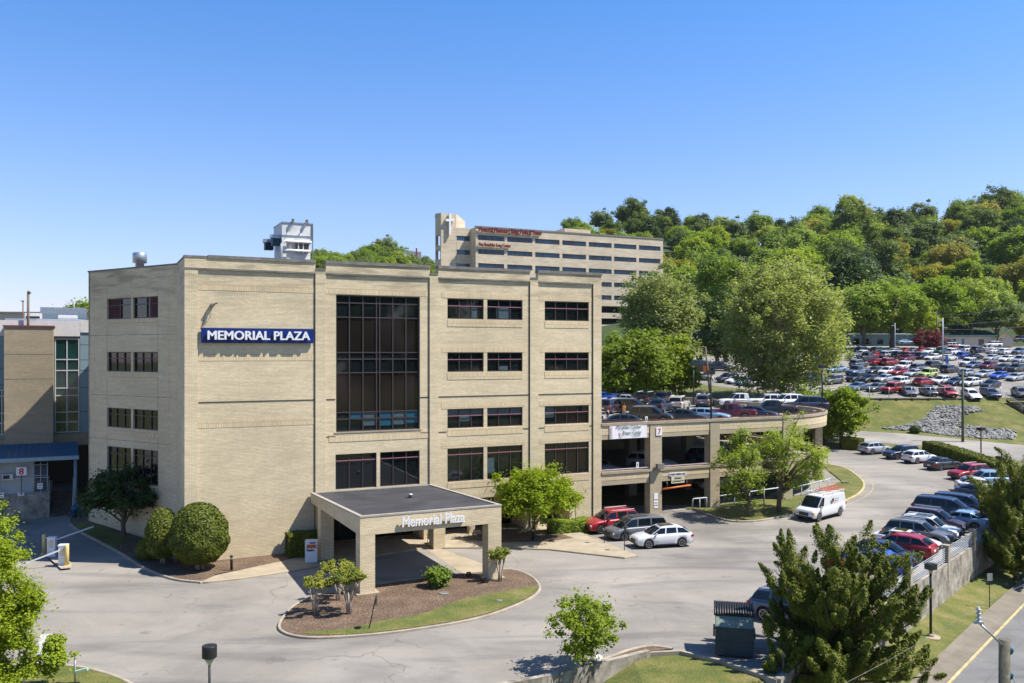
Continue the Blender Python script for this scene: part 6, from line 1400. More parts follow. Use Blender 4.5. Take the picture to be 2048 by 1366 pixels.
for i, (y0, n_) in enumerate(((0.25, 'long red ladder on the left of the van roof rack'), (-0.45, 'long red ladder on the right of the van roof rack'))):
    l_ = MB(); l_.bar((0.0, y0, 0), (-3.0, y0, 0.05), 0.04, 0.06); l_.bar((0.0, y0 + 0.36, 0), (-3.0, y0 + 0.36, 0.05), 0.04, 0.06)
    for k in range(9): l_.bar((-0.2 - k * 0.32, y0, 0.02), (-0.2 - k * 0.32, y0 + 0.36, 0.02), 0.025, 0.025)
    la = l_.build('ladder', plain('red_fibreglass', (0.50, 0.10, 0.07), 0.5, var=0.1) if i == 0 else bpy.data.materials['red_fibreglass'], label=n_, cat='ladder')
    la.matrix_world = v.matrix_world @ Matrix.Translation((0, 0, 2.38 + i * 0.01))
sp_ = MB(); sp_.tube([(-0.35, 0.99, 1.60), (-0.35, 1.0, 1.60)], 0.2, 16); sp_.build('emblem', M['ink'], v)
sp_ = MB(); sp_.box(-0.5, -0.2, 1.001, 1.005, 1.45, 1.56); sp_.build('emblem', M['orange'], v)
text('MOBILE', v, (-0.65, 1.0, 1.62), 0.62, 0.12, M['ink'], 0.002, rot=(R(90), 0, R(180))); text('SERVICE', v, (-0.7, 1.0, 1.42), 0.6, 0.12, M['ink'], 0.002, rot=(R(90), 0, R(180)))
# row along the retaining wall
def wrow(s, kind, col, label, rev=False, off=-3.3, **k):
    p = WL(s, off); car(kind, col, p[0], p[1], -40.6 + (180 if rev else 0), label, 'cars parked nose to the retaining wall railing', **k)
wrow(-20.1, 'suv', 'steel_blue', 'silver blue suv nearest the dumpster, half behind the juniper', off=-2.6, scale=1.05)
wrow(-17.0, 'sedan', 'white', 'white car with a red tail light next behind the silver blue suv')
wrow(-5.3, 'sedan', 'blue', 'bright blue sedan mostly hidden by the juniper below the red wagon', True)
wrow(-2.6, 'crossover', 'navy', 'dark blue car beside the red wagon, half hidden by the juniper tips')
wrow(0.4, 'crossover', 'red', 'red wagon with a black roof backed up to the retaining wall', True, scale=1.08)
wrow(3.1, 'sedan', 'white', 'white sedan with a sunroof between the red wagon and the grey suv', off=-3.6, sunroof=True)
wrow(6.0, 'suv', 'grey', 'dark grey older suv at the retaining wall between the two white cars', off=-3.6, scale=1.04)
wrow(8.9, 'suv', 'white', 'white suv with a dark sunroof between the dark grey suv and the maroon suv', off=-3.6, sunroof=True)
wrow(11.8, 'suv', 'plum', 'dark maroon black suv parked at the railing', off=-3.9, scale=1.05)
wrow(14.4, 'sedan', 'pale_blue', 'glossy blue sedan reflecting the sky, backed close to the railing', True, off=-2.6)
wrow(17.6, 'minivan', 'navy', 'large dark blue minivan further along the retaining wall', off=-4.6, scale=1.03)
wrow(20.6, 'minivan', 'navy', 'second dark blue van just behind the large blue minivan', off=-4.0, scale=0.98)
CG = 'cars parked around the outer curve of the drive'
carpx('sedan', 'navy', 1962, 998, -28, 'dark sedan with its tail to the drive just before the blue vans', CG)
carpx('sedan', 'white', 1962, 984, -14, 'white sedan tail out on the outer curve under the juniper', CG)
carpx('suv', 'pale_blue', 1970, 972, 180, 'blue grey suv nose out beside the red suv on the outer curve', CG, scale=0.97)
carpx('suv', 'red', 1938, 958, 200, 'crimson suv nose out at the end of the long hedge', CG)
carpx('sedan', 'charcoal', 1885, 938, 26, 'dark grey sedan with its tail to the drive in front of the long hedge', CG)
carpx('crossover', 'white', 1838, 925, 24, 'white crossover tail out between the two dark cars on the curve', CG)
carpx('suv', 'navy', 1803, 917, 198, 'dark navy suv nose out second from the left on the curve', CG)
carpx('crossover', 'silver', 1749, 907, 24, 'silver crossover first on the left of the curve under the maple', CG)
# roof of the garage
DZ = 7.87
def roofcar(px, py, kind, col, yaw, label, **k):
    g = G(px, py, DZ); car(kind, col, g[0], g[1], yaw, label, 'cars on the garage roof', z=DZ, **k)
roofcar(1236, 857, 'sedan', 'black', 20 + 180 - 26, 'black sedan at the parapet above the banner', scale=0.97)
roofcar(1303, 846, 'suv', 'black', -22, 'dark car with a blue windscreen right of the black sedan at the roof parapet')
roofcar(1372, 846, 'sedan', 'black', -22, 'dark green black sedan in the middle of the roof parapet row')
roofcar(1415, 843, 'sedan', 'pale_blue', -20, 'pale blue sedan behind the front roof lamp')
roofcar(1463, 838, 'pickup', 'maroon', 158, 'dark red pickup at the roof parapet beside the lamp', scale=0.9)
roofcar(1512, 838, 'sedan', 'navy', -22, 'low dark sedan between the red pickup and the black pickup on the roof')
roofcar(1545, 831, 'pickup', 'black', 168, 'black pickup with red tail lights near the curved end of the roof', scale=0.92)
roofcar(1612, 823, 'suv', 'navy', 174, 'dark blue suv at the curved right end of the roof', scale=1.1)
roofcar(1480, 815, 'pickup', 'white', 182, 'white crew cab pickup side on in the back row of the roof')
roofcar(1535, 814, 'suv', 'white', 184, 'white suv half hidden between the two pickups on the roof')
roofcar(1573, 815, 'suv', 'white', 196, 'white suv beside the dark blue one near the right end of the roof', scale=1.04)
roofcar(1410, 813, 'suv', 'grey', 68, 'dark grey suv seen from behind left of the front roof lamp')
roofcar(1358, 819, 'suv', 'champagne', 66, 'champagne suv seen from behind in the middle of the roof', scale=1.04)
roofcar(1322, 822, 'crossover', 'navy', 62, 'dark blue crossover seen from behind left of the champagne suv')
roofcar(1330, 806, 'minivan', 'charcoal', 66, 'dark minivan with a silver roof rack behind the champagne suv')
roofcar(1295, 810, 'jeep', 'black', 62, 'large black suv in the second roof row', scale=1.05)
roofcar(1265, 826, 'suv', 'black', -26, 'black suv facing the parapet beside the person in orange')
roofcar(1222, 826, 'suv', 'plum', 60, 'dark suv with bright tail lights near the office wall on the roof', scale=1.03)
roofcar(1258, 810, 'sedan', 'silver', -24, 'silver car half hidden behind the black suv on the roof')
roofcar(1243, 799, 'crossover', 'silver', 56, 'silver crossover at the back left of the roof')
roofcar(1208, 803, 'sedan', 'blue', -30, 'blue car just emerging from behind the office building on the roof')
# inside the garage
for (u, v_, kind, col, yaw, z, lab) in ((36.4, 4.2, 'sedan', 'silver', -40, 3.72, 'silver sedan inside the left upper garage opening'), (42.6, 4.4, 'suv', 'silver', -35, 3.72, 'silver suv with a sunroof inside the middle upper garage opening'),
        (50.5, 5.5, 'suv', 'navy', -30, 3.72, 'dark blue suv inside the garage behind the bare twigs'), (38.0, 11.5, 'pickup', 'charcoal', 240, 3.72, 'dark truck deep inside the upper garage level'), (53.0, 8.5, 'suv', 'champagne', 215, 0.65, 'tan suv on the lowest garage level behind the right tree')):
    p = FB.w(u, v_); car(kind, col, p[0], p[1], yaw, lab, z=z)
# bottom left
g = G(62, 1374, 0); car('sedan', 'white', g[0] - 0.75, g[1] - 2.6, 95, 'white car roof half hidden by the bright tree at the bottom left')
# far car park
LOT = []
def crop(ox, rows, name):
    for (zx, zy, k, d, col) in rows:
        yaw = {'R': 32, 'L': 214, 'F': 262, 'S': 4}[d]; px, py = ox + zx / 10.78, 690 + (zy - 22) / 10.78
        LOT.append((name, px, py, k, yaw, col))
crop(1680, [(370, 1000, 'sedan', 'L', 'steel_blue'), (790, 1020, 'sedan', 'L', 'grey'), (1110, 1060, 'jeep', 'L', 'red'), (1480, 1105, 'sedan', 'F', 'grey'), (1900, 1105, 'crossover', 'F', 'charcoal')], 'front row')
crop(1858, [(390, 1125, 'suv', 'F', 'red'), (900, 1150, 'sedan', 'F', 'white'), (1320, 1140, 'sedan', 'F', 'navy'), (1970, 1140, 'crossover', 'F', 'grey')], 'front row')
crop(1680, [(350, 810, 'suv', 'L', 'black'), (640, 820, 'sedan', 'L', 'black'), (960, 820, 'sedan', 'L', 'silver'), (1370, 895, 'suv', 'R', 'white'), (1800, 900, 'crossover', 'R', 'red')], 'second row')
crop(1858, [(260, 870, 'crossover', 'L', 'white'), (570, 890, 'sedan', 'L', 'navy'), (900, 910, 'crossover', 'L', 'white'), (1320, 950, 'sedan', 'L', 'black')], 'second row')
crop(1680, [(370, 670, 'pickup', 'L', 'steel_blue'), (740, 640, 'sedan', 'L', 'charcoal'), (1020, 660, 'crossover', 'L', 'white'), (1290, 670, 'sedan', 'L', 'red'), (1590, 700, 'sedan', 'L', 'silver'), (1880, 730, 'jeep', 'L', 'lime')], 'third row')
crop(1858, [(840, 700, 'crossover', 'R', 'silver'), (1190, 720, 'sedan', 'L', 'silver'), (1520, 755, 'sedan', 'L', 'blue'), (1860, 790, 'sedan', 'L', 'silver')], 'third row')
crop(1680, [(400, 500, 'suv', 'R', 'grey'), (1370, 560, 'jeep', 'L', 'white'), (1720, 590, 'suv', 'R', 'grey')], 'fourth row')
crop(1858, [(110, 530, 'suv', 'R', 'black'), (440, 620, 'suv', 'R', 'charcoal'), (830, 480, 'jeep', 'L', 'white'), (970, 520, 'sedan', 'L', 'steel_blue'), (1280, 540, 'suv', 'L', 'maroon'), (1600, 575, 'sedan', 'L', 'black'), (1880, 600, 'suv', 'L', 'charcoal')], 'fourth row')
crop(1680, [(320, 345, 'sedan', 'R', 'silver'), (590, 360, 'pickup', 'R', 'charcoal'), (800, 455, 'sedan', 'R', 'red'), (1080, 465, 'suv', 'R', 'red'), (1440, 375, 'crossover', 'L', 'maroon')], 'fifth row')
crop(1680, [(540, 275, 'crossover', 'R', 'white'), (790, 300, 'sedan', 'R', 'red'), (1040, 300, 'suv', 'R', 'silver'), (1280, 315, 'jeep', 'R', 'black'), (1530, 320, 'suv', 'R', 'maroon'), (1790, 330, 'suv', 'R', 'navy')], 'sixth row')
crop(1858, [(90, 345, 'sedan', 'L', 'white'), (430, 360, 'sedan', 'R', 'white'), (770, 320, 'suv', 'R', 'blue'), (1000, 335, 'sedan', 'R', 'black'), (1340, 360, 'sedan', 'L', 'silver'), (1680, 380, 'sedan', 'L', 'white'), (1960, 410, 'suv', 'L', 'silver')], 'sixth row')
crop(1680, [(500, 200, 'suv', 'R', 'black'), (820, 205, 'suv', 'R', 'green'), (1180, 215, 'sedan', 'R', 'silver'), (1450, 200, 'sedan', 'R', 'red'), (1600, 200, 'sedan', 'R', 'steel_blue'), (1780, 200, 'sedan', 'R', 'red'), (1930, 215, 'sedan', 'L', 'white')], 'back row')
crop(1858, [(260, 215, 'suv', 'L', 'green'), (520, 235, 'suv', 'R', 'white'), (560, 165, 'suv', 'R', 'red'), (800, 180, 'jeep', 'R', 'white'), (1060, 190, 'suv', 'R', 'navy'), (1390, 210, 'sedan', 'R', 'white'), (1640, 230, 'crossover', 'R', 'white'), (1950, 225, 'suv', 'L', 'steel_blue')], 'back row')
for (px, py, k, col, yaw) in ((1436, 741, 'pickup', 'charcoal', -32), (1403, 760, 'sedan', 'silver', -25), (1455, 764, 'suv', 'charcoal', 214), (1474, 767, 'sedan', 'white', 214), (1492, 770, 'sedan', 'pale_blue', 214), (1512, 772, 'crossover', 'silver', 214), (1545, 775, 'sedan', 'grey', 214), (1530, 735, 'crossover', 'white', 32), (1556, 729, 'sedan', 'white', 214), (1586, 726, 'suv', 'white', 32), (1618, 722, 'sedan', 'silver', 214), (1585, 748, 'sedan', 'blue', 214), (1612, 750, 'sedan', 'champagne', 214), (1645, 735, 'crossover', 'white', 214), (1635, 762, 'sedan', 'blue', 214), (1665, 768, 'suv', 'grey', 214), (1672, 745, 'sedan', 'pale_blue', 214)):
    LOT.append(('part behind the sycamore', px, py, k, yaw, col))
ORD = ['first', 'second', 'third', 'fourth', 'fifth', 'sixth', 'seventh', 'eighth', 'ninth', 'tenth', 'eleventh', 'twelfth', 'thirteenth', 'fourteenth', 'fifteenth', 'sixteenth', 'seventeenth', 'eighteenth']
rows_ = {}
for c_ in LOT: rows_.setdefault(c_[0], []).append(c_)
for nm, rw in rows_.items():
    rw.sort(key=lambda c: c[1])
    for i, (_, px, py, k, yaw, col) in enumerate(rw):
        cw = col.replace('_', ' '); place = nm + ' of the far car park' if 'row' in nm else 'far car park part behind the sycamore'
        random.seed(i * 7 + int(px)); g = G(px, py)
        car(k, col, g[0], g[1], yaw + random.uniform(-4, 4), f"{cw} {NAMES[k][1]}, {ORD[i]} from the left in the {place}", 'cars in the far car park', Tf=lambda x, y: pw(PY, y))
for (px, py, k, col, yaw, lab) in ((1909, 697.5, 'suv', 'white', 4, 'white suv parked in front of the teal doors of the low beige building'), (1985, 695, 'suv', 'white', 184, 'white suv parked beside the small pale shed'), (2042, 685, 'pickup', 'black', 190, 'black truck at the right edge beyond the shed'), (1810, 689, 'sedan', 'pale_blue', 4, 'blue car in shade beside the long white roofed building')):
    Y = {1909: 231, 1985: 229, 2042: 236, 1810: 238}[px]; X = (px - CX) / F * Y; car(k, col, X, Y, yaw, lab, z=H - (py - HY) / F * Y)
# ================================================================ street furniture and small things
def lamp_post(px, base_z, top_py, Y, label, head='box', w_=0.5, pole_r=0.08, group=None, base=False):
    X = (px - CX) / F * Y; zt = H - (top_py - HY) / F * Y; h = zt - base_z
    r = empty('lamp_post', (X, Y, base_z), R(20), label, 'lamp post', group)
    mb = MB(); mb.tube([(0, 0, 0), (0, 0, h - 0.5)], pole_r, 8); mb.build('pole', M['black'], r)
    mb = MB()
    if head == 'round': mb.lathe((0, 0, h - 0.42), [(w_ * 0.99, 0), (w_, 0.02), (w_, 0.40), (w_ * 0.98, 0.42)], 28)
    else: mb.box(-w_, w_, -w_, w_, h - 0.36, h)
    mb.build('lamp_head', M['black'], r)
    mb = MB(); mb.lathe((0, 0, h - (0.72 if head == 'round' else 0.62)), [(pole_r, 0), (w_ * 0.55, 0.18), (w_ * 0.8, 0.26 if head != 'round' else 0.298)], 16); mb.build('lens', M['dometop'], r)
    if base: mb = MB(); mb.lathe((0, 0, -0.1), [(0.55, 0), (0.55, 0.16)], 16); mb.lathe((0, 0, 0.06), [(0.2, 0), (0.2, 0.1), (0.1, 0.15)], 10); mb.build('footing', M['walk'], r)
    return r
lamp_post(419, 0.1, 1291, 31.5, 'black post lamp with a round drum head at the bottom edge', 'round', 0.26, 0.045)
g = G(1863, 1274, None, Tf=T2); lamp_post(1861.5, g[2], 1127, g[1], 'black post lamp standing in the grass below the retaining wall', w_=0.26, base=True)
g = G(1962, 919); lamp_post(1962, g[2], 855, g[1], 'black post lamp beside the road behind the long hedge', w_=0.38)
lamp_post(1387, DZ, 726, 119, 'black lamp at the back edge of the garage roof near the leaning wood pole', w_=0.38)
lamp_post(1422, 8.6, 741, FB.w(FB.u(1422), 0.2)[1], 'black lamp on the front parapet of the garage roof', w_=0.28, pole_r=0.09)
lamp_post(1644.5, 8.6, 730, 100, 'black lamp at the curved right end of the garage roof', w_=0.33, pole_r=0.09)
for px, py, top, dia, lb_ in ((1925.5, 884, 741, 0.2, 'green brown wooden pole standing in front of the rock bank'),):
    g = G(px, py); zt = H - (top - HY) / F * g[1]; mb = MB(); mb.tube([(0, 0, -0.5), (0, 0, zt - g[2])], [0.2, 0.14], 10); q = mb.build('wooden_pole', plain('mossy_pole_wood', (0.085, 0.10, 0.05), 0.9, var=0.3, scale=3), label=lb_, cat='pole'); q.location = g
Y = 128; mb = MB(); X = (1421 - CX) / F * Y; mb.tube([(0, 0, 0), (-0.75, 0, 7.8)], [0.16, 0.12], 8); q = mb.build('wooden_pole', M['wood'], label='leaning brown wooden pole behind the garage roof', cat='pole'); q.location = (X, Y, H - (800 - HY) / F * Y)
mb = MB(); mb.box(-1.4, 1.4, -0.05, 0.05, 0, 2.2); mb.box(-0.1, 0.5, -0.08, -0.05, 0.6, 1.9, 1); q = mb.build('wooden_screen', [M['timber'], M['orange']], label='brown timber screen beside the leaning pole at the far car park entrance', cat='screen'); q.location = ((1407 - CX) / F * 172, 172, T(37, 172))
def tallpole(px, py_b, py_t, Y, r_, mat, label, name='light_pole', arm=True):
    X = (px - CX) / F * Y; zb = H - (py_b - HY) / F * Y; zt = H - (py_t - HY) / F * Y; e_ = empty(name, (X, Y, zb), 0, label, name.replace('_', ' '))
    mb = MB(); mb.tube([(0, 0, 0), (0, 0, zt - zb)], [r_, r_ * 0.8], 8); mb.build('pole', mat, e_)
    if arm:
        mb = MB(); mb.box(-0.9, -0.12, -0.12, 0.12, zt - zb - 0.7, zt - zb - 0.5); mb.build('lamp_head', M['steel_paint'], e_); mb = MB(); mb.box(0.1, 1.0, -0.08, 0.08, (zt - zb) * 0.78, (zt - zb) * 0.8); mb.build('lamp_head', M['steel_paint'], e_)
    return e_, zt - zb
tallpole(1885.5, 728, 636, 187, 0.15, M['steel_paint'], 'tall silver light pole between the rows of the far car park')
tallpole(1790, 705, 646, 215, 0.11, M['steel_paint'], 'thinner grey light pole under the trees behind the far car park')
up, hh = tallpole(1873.5, 706, 622, 222, 0.16, M['wood'], 'wooden utility pole with a cross arm behind the far car park', 'utility_pole', False)
mb = MB(); mb.box(-0.8, 0.8, -0.06, 0.06, hh - 0.35, hh - 0.2); mb.build('cross_arm', M['wood'], up)
for i, (y0, y1, sag) in enumerate(((630, 596, 3.2), (648, 632, 2.6), (658, 662, 1.6))):
    Ya, Yb = 222, 190; a = Vector(((1876 - CX) / F * Ya, Ya, H - (y0 - HY) / F * Ya)); b = Vector(((2150 - CX) / F * Yb, Yb, H - (y1 - 22 - HY) / F * Yb)); pts = []
    for k in range(13): t = k / 12; p = a.lerp(b, t); p.z -= sag * 4 * t * (1 - t) * 0.5; pts.append(p)
    mb = MB(); mb.tube(pts, 0.035, 5); mb.build('power_line', M['steel'], label=['highest sagging wire running right from the far utility pole', 'middle sagging wire running right from the far utility pole', 'lowest dark wire running right from the far utility pole'][i], cat='wire')
e_ = empty('sign_pylon', G(1894, 729), 0, 'blue marker pylon beside the tall silver light pole', 'pylon'); mb = MB(); mb.box(-0.28, 0.28, -0.15, 0.15, 0, 1.7); mb.build('pylon_body', plain('bright_blue_paint', (0.02, 0.12, 0.40), 0.5), e_); mb = MB(); mb.box(-0.28, 0.28, -0.16, 0.16, 1.25, 1.32); mb.build('stripe', M['orange'], e_)
# utility pole at the street with an insulator bracket and wires
Yp = 24.5; Xp = (2009 - CX) / F * Yp; ztp = H - (1278 - HY) / F * Yp
up = empty('utility_pole', (Xp, Yp, -3.0), 0, 'weathered wooden utility pole with an insulator arm at the bottom right corner', 'utility pole')
mb = MB(); mb.tube([(0, 0, 0), (0, 0, ztp + 3)], [0.17, 0.148], 16); mb.build('pole', plain('grey_green_pole_wood', (0.10, 0.095, 0.065), 0.9, var=0.45, scale=5), up)
zi = H - (1245 - HY) / F * (Yp - 0.3); xi = (1957 - CX) / F * (Yp - 0.3) - Xp; aend = Vector((xi, -0.3, zi + 3))
mb = MB(); mb.tube([(-0.1, -0.1, ztp + 2.85), tuple(aend)], 0.028, 8); mb.build('arm', M['steel'], up)
mb = MB()
for k in range(4): mb.lathe((aend.x, aend.y, aend.z + k * 0.11), [(0.03, 0), (0.075, 0.02), (0.075, 0.035), (0.03, 0.06), (0.03, 0.11)], 10)
mb.box(aend.x - 0.13, aend.x + 0.13, aend.y - 0.03, aend.y + 0.03, aend.z - 0.03, aend.z + 0.02); mb.build('insulator', M['steel_paint'], up)
mb = MB()
for z in (ztp + 2.7, ztp + 2.0): mb.lathe((0.15, -0.05, z), [(0.04, -0.1), (0.08, 0), (0.04, 0.1)], 8)
mb.tube([(0.18, -0.1, ztp + 2.0), (0.3, -0.3, ztp + 1.2), (0.35, -0.4, ztp)], 0.012, 5); mb.build('fitting', M['blue_metal'], up)
A_ = Vector((Xp, Yp, -3)) + aend + Vector((0, 0, 0.45)); Yw = 20; B_ = Vector(((1560 - CX) / F * Yw, Yw, H - (1430 - HY) / F * Yw)); C_ = Vector(((2200 - CX) / F * 60, 60, H - (1085 - HY) / F * 60))
for P_, Q_, lb_ in ((A_, B_, 'thin wire running down left from the insulator across the large juniper'), (A_, C_, 'faint wire running up right from the insulator over the street')):
    mb = MB(); mb.tube([P_.lerp(Q_, t / 8) - Vector((0, 0, 0.4 * 4 * (t / 8) * (1 - t / 8) * 0.3)) for t in range(9)], 0.006, 5); mb.build('power_line', M['coping'], label=lb_, cat='wire')
# signposts
def post_sign(px, py_b, py_t, label, Tf=T, sw=0.3, sh=0.45, turn=80, mat='coping', lean=0.0, disc=False, z=None):
    g = G(px, py_b, z, Tf=Tf); zt = H - (py_t - HY) / F * g[1]; h = zt - g[2]; e_ = empty('sign_post', (g[0], g[1], g[2] + (0.1 if Tf is T else 0)), R(turn), label, 'sign post')
    mb = MB(); lx, ly = lean * math.cos(-R(turn)), lean * math.sin(-R(turn)); mb.tube([(0, 0, -0.1), (lx, ly, h)], 0.032, 6); mb.build('post', M['black'], e_)
    mb = MB()
    if disc: mb.tube([(lx - 0.0, ly - 0.02, h - 0.25), (lx, ly + 0.0, h - 0.25)], 0.28, 20)
    else: mb.box(lx - sw / 2, lx + sw / 2, ly - 0.045, ly - 0.03, h - sh, h + 0.02)
    mb.build('sign_plate', M[mat], e_); return e_
post_sign(1151.5, 1067, 1003, 'thin sign post beside the red suv, leftmost of the three')
post_sign(1209, 1089, 1031, 'sign post in front of the grey minivan, middle of the three')
post_sign(1249, 1104, 1046, 'sign post in front of the white crossover, rightmost of the three')
post_sign(738, 1258, 1195, 'leaning thin post in the island grass with an edge on round sign', lean=0.38, disc=True, turn=90, mat='black', z=0.1)
post_sign(1979, 1221, 1147, 'brown post with a blank grey sign plate in the grass beside the sidewalk', Tf=T2, turn=8, sw=0.4, sh=0.5, mat='steel')
g = G(150, 1372, 0); e_ = empty('sign_post', (g[0], g[1], 0.1), 0, 'grey post with a pale green cross plate at the bottom left', 'sign post'); zt = H - (1321 - HY) / F * g[1]
mb = MB(); mb.tube([(0, 0, 0), (0, 0, zt)], 0.045, 8); mb.build('post', M['steel'], e_); mb = MB(); mb.bar((0.02, 0, zt - 0.62), (0.55, 0.05, zt - 0.5), 0.16, 0.12); mb.build('sign_plate', plain('pale_green_plate', (0.35, 0.48, 0.36), 0.5), e_)
# gate island
def bollard(px, py, h, label, r_=0.15):
    g = G(px, py, 0); mb = MB(); mb.lathe((0, 0, 0), [(r_, 0), (r_, h - 0.12), (r_ * 0.8, h - 0.03), (r_ * 0.3, h)], 14); mb.lathe((0, 0, 0.001), [(r_ * 1.6, 0), (r_ * 1.6, 0.14), (r_ * 1.4, 0.16)], 14)
    q = mb.build('bollard', M['yellow'], label=label, cat='bollard', group='yellow bollards at the barrier gates'); q.location = (g[0], g[1], 0.0)
bollard(88.5, 1110, 1.55, 'pale yellow bollard standing in shade beside the rear gate box'); bollard(133.5, 1135, 1.6, 'pale yellow bollard in the sun beside the front gate box')
drape('gate_island', GP([(84, 1106), (94, 1101), (145, 1130), (142, 1140), (122, 1142)], 0), M['concrete'], 0.15, kind='structure')
def gate(px, py, h, arm_to, label, lb2, red=False):
    g = G(px, py, 0); e_ = empty('barrier_gate', (g[0], g[1], 0.12), R(10), label, 'barrier gate')
    mb = MB(); mb.box(-0.27, 0.27, -0.22, 0.22, 0, h); mb.box(-0.3, 0.3, -0.25, 0.25, h, h + 0.08); mb.build('gate_box', M['white'], e_)
    mb = MB(); mb.box(-0.17, 0.17, -0.226, -0.222, h * 0.5, h * 0.88); mb.build('notice', bpy.data.materials['cream_sign'], e_)
    X, Y, Z = arm_to; v = e_.matrix_basis if False else Matrix.Translation(e_.location) @ Matrix.Rotation(R(10), 4, 'Z'); q = v.inverted() @ Vector((X, Y, Z))
    mb = MB(); mb.bar((0, -0.3, h * 0.85), tuple(q), 0.07, 0.09); mb.build('barrier_arm', M['white'], e_)
    mb = MB(); mb.tube([(0, -0.36, h * 0.85), (0, -0.2, h * 0.85)], 0.07, 10); mb.build('pivot', M['steel'], e_)
g = G(128, 1126, 0)
def at(px, py, Y): return ((px - CX) / F * Y, Y, H - (py - HY) / F * Y)
gate(104, 1116, 1.35, at(187, 1053, 66.5), 'rear white barrier gate box with its arm raised over the shaded lane', '')
gate(127, 1133, 1.35, at(30, 1135, 60.5), 'front white barrier gate box with its arm lowered to the left', '')
# parcel box
g = G(621, 1128, 0); fe = empty('parcel_box', (g[0], g[1] + 0.3, 0.13), R(8), 'white parcel drop box with orange panel lettered FedEx', 'drop box')
mb = MB(); mb.box(-0.42, 0.42, -0.35, 0.35, 0, 1.42); mb.box(-0.43, 0.43, -0.30, 0.35, 1.42, 1.5); mb.build('box_body', M['white'], fe)
mb = MB(); mb.box(-0.30, 0.36, -0.36, -0.351, 1.0, 1.26); mb.build('orange_panel', M['orange'], fe); mb = MB(); mb.box(-0.1, 0.3, -0.362, -0.352, 1.32, 1.42); mb.build('purple_panel', M['inkblue'], fe)
text('Fed', fe, (-0.28, -0.353, 0.78), 0.3, 0.16, M['inkblue'], 0.004, bold=0.02); text('Ex', fe, (0.03, -0.353, 0.78), 0.2, 0.16, M['orange'], 0.004, bold=0.02)
# bollard lights
for px, py, lb_ in ((463, 1144, 'dark bollard light in the planting bed under the blank wall'), (1066, 1084, 'dark bollard light beside the trunk of the entrance tree')):
    g = G(px, py, 0); mb = MB(); mb.lathe((0, 0, 0), [(0.09, 0), (0.09, 0.72), (0.1, 0.74)], 12, 0); mb.lathe((0, 0, 0.74), [(0.08, 0), (0.08, 0.16)], 12, 1); mb.lathe((0, 0, 0.9), [(0.11, 0), (0.11, 0.1), (0.04, 0.13)], 12, 0); q = mb.build('bollard_light', [M['black'], M['dometop']], label=lb_, cat='bollard light'); q.location = (g[0], g[1], 0.12)
# chair under the canopy
g = G(864, 1090, 0); ch = empty('metal_chair', (g[0], g[1], 0.14), R(200), 'dark metal chair beside the rear right canopy column', 'chair')
mb = MB(); mb.box(-0.3, 0.3, -0.3, 0.3, 0.42, 0.46); mb.build('seat', M['black'], ch)
mb = MB(); mb.box(-0.3, 0.3, 0.28, 0.31, 0.75, 0.82)
for i in range(5): mb.box(-0.28 + i * 0.135, -0.25 + i * 0.135, 0.28, 0.3, 0.46, 0.9)
mb.box(-0.3, 0.3, 0.28, 0.31, 0.9, 0.95); mb.build('backrest', M['black'], ch)
for sx in (-1, 1):
    for sy in (-1, 1): mb = MB(); mb.tube([(sx * 0.28, sy * 0.28, 0), (sx * 0.28, sy * 0.28, 0.42)], 0.02, 5); mb.build('leg', M['black'], ch)
    mb = MB(); mb.tube([(sx * 0.3, -0.28, 0.42), (sx * 0.3, -0.28, 0.66), (sx * 0.3, 0.28, 0.66)], 0.02, 5); mb.build('armrest', M['black'], ch)
# dumpster
g = G(1478, 1318, 0); dm = empty('dumpster', (g[0], g[1] + 0.95, 0.03), R(-13), 'dark teal steel dumpster with a black ribbed lid near the lawn edge', 'dumpster')
mb = MB(); mb.poly([(-0.92, -0.95, 0.12), (0.92, -0.95, 0.12), (0.92, -0.95, 1.45), (-0.92, -0.95, 1.45)])
side = [(-0.95, 0.12), (0.95, 0.12), (0.95, 2.15), (-0.45, 1.9), (-0.95, 1.45)]
mb.poly([(-0.92, y, z) for y, z in side][::-1]); mb.poly([(0.92, y, z) for y, z in side]); mb.poly([(-0.92, 0.95, 0.12), (-0.92, 0.95, 2.15), (0.92, 0.95, 2.15), (0.92, 0.95, 0.12)])
mb.box(-0.96, 0.96, -0.98, -0.951, 1.38, 1.47); mb.box(-0.96, 0.96, -0.975, -0.951, 0.75, 0.8); mb.box(-1.02, -0.93, -0.6, -0.1, 0.9, 1.35); mb.box(0.93, 1.02, -0.6, 0.4, 0.9, 1.15); mb.build('steel_body', M['dumpgreen'], dm)
mb = MB(); mb.poly([(-0.9, -0.94, 1.48), (0.9, -0.94, 1.48), (0.9, -0.44, 1.93), (-0.9, -0.44, 1.93)]); mb.build('front_panel', M['dumplight'], dm)
mb = MB()
for i in range(16):
    x = -0.93 + i * 0.124; mb.tube([(x, -0.5, 1.95), (x, 0.3, 2.12), (x, 1.0, 2.2)], 0.058, 6)
mb.poly([(-0.95, -0.5, 1.93), (0.95, -0.5, 1.93), (0.95, 0.3, 2.10), (-0.95, 0.3, 2.10)]); mb.poly([(-0.95, 0.3, 2.10), (0.95, 0.3, 2.10), (0.95, 1.0, 2.18), (-0.95, 1.0, 2.18)]); mb.build('lid', M['black'], dm)
for sx in (-0.7, 0.7):
    for sy in (-0.75, 0.75): mb = MB(); mb.tube([(sx - 0.04, sy, 0.08), (sx + 0.04, sy, 0.08)], 0.08, 8); mb.build('caster', M['rubber'], dm)
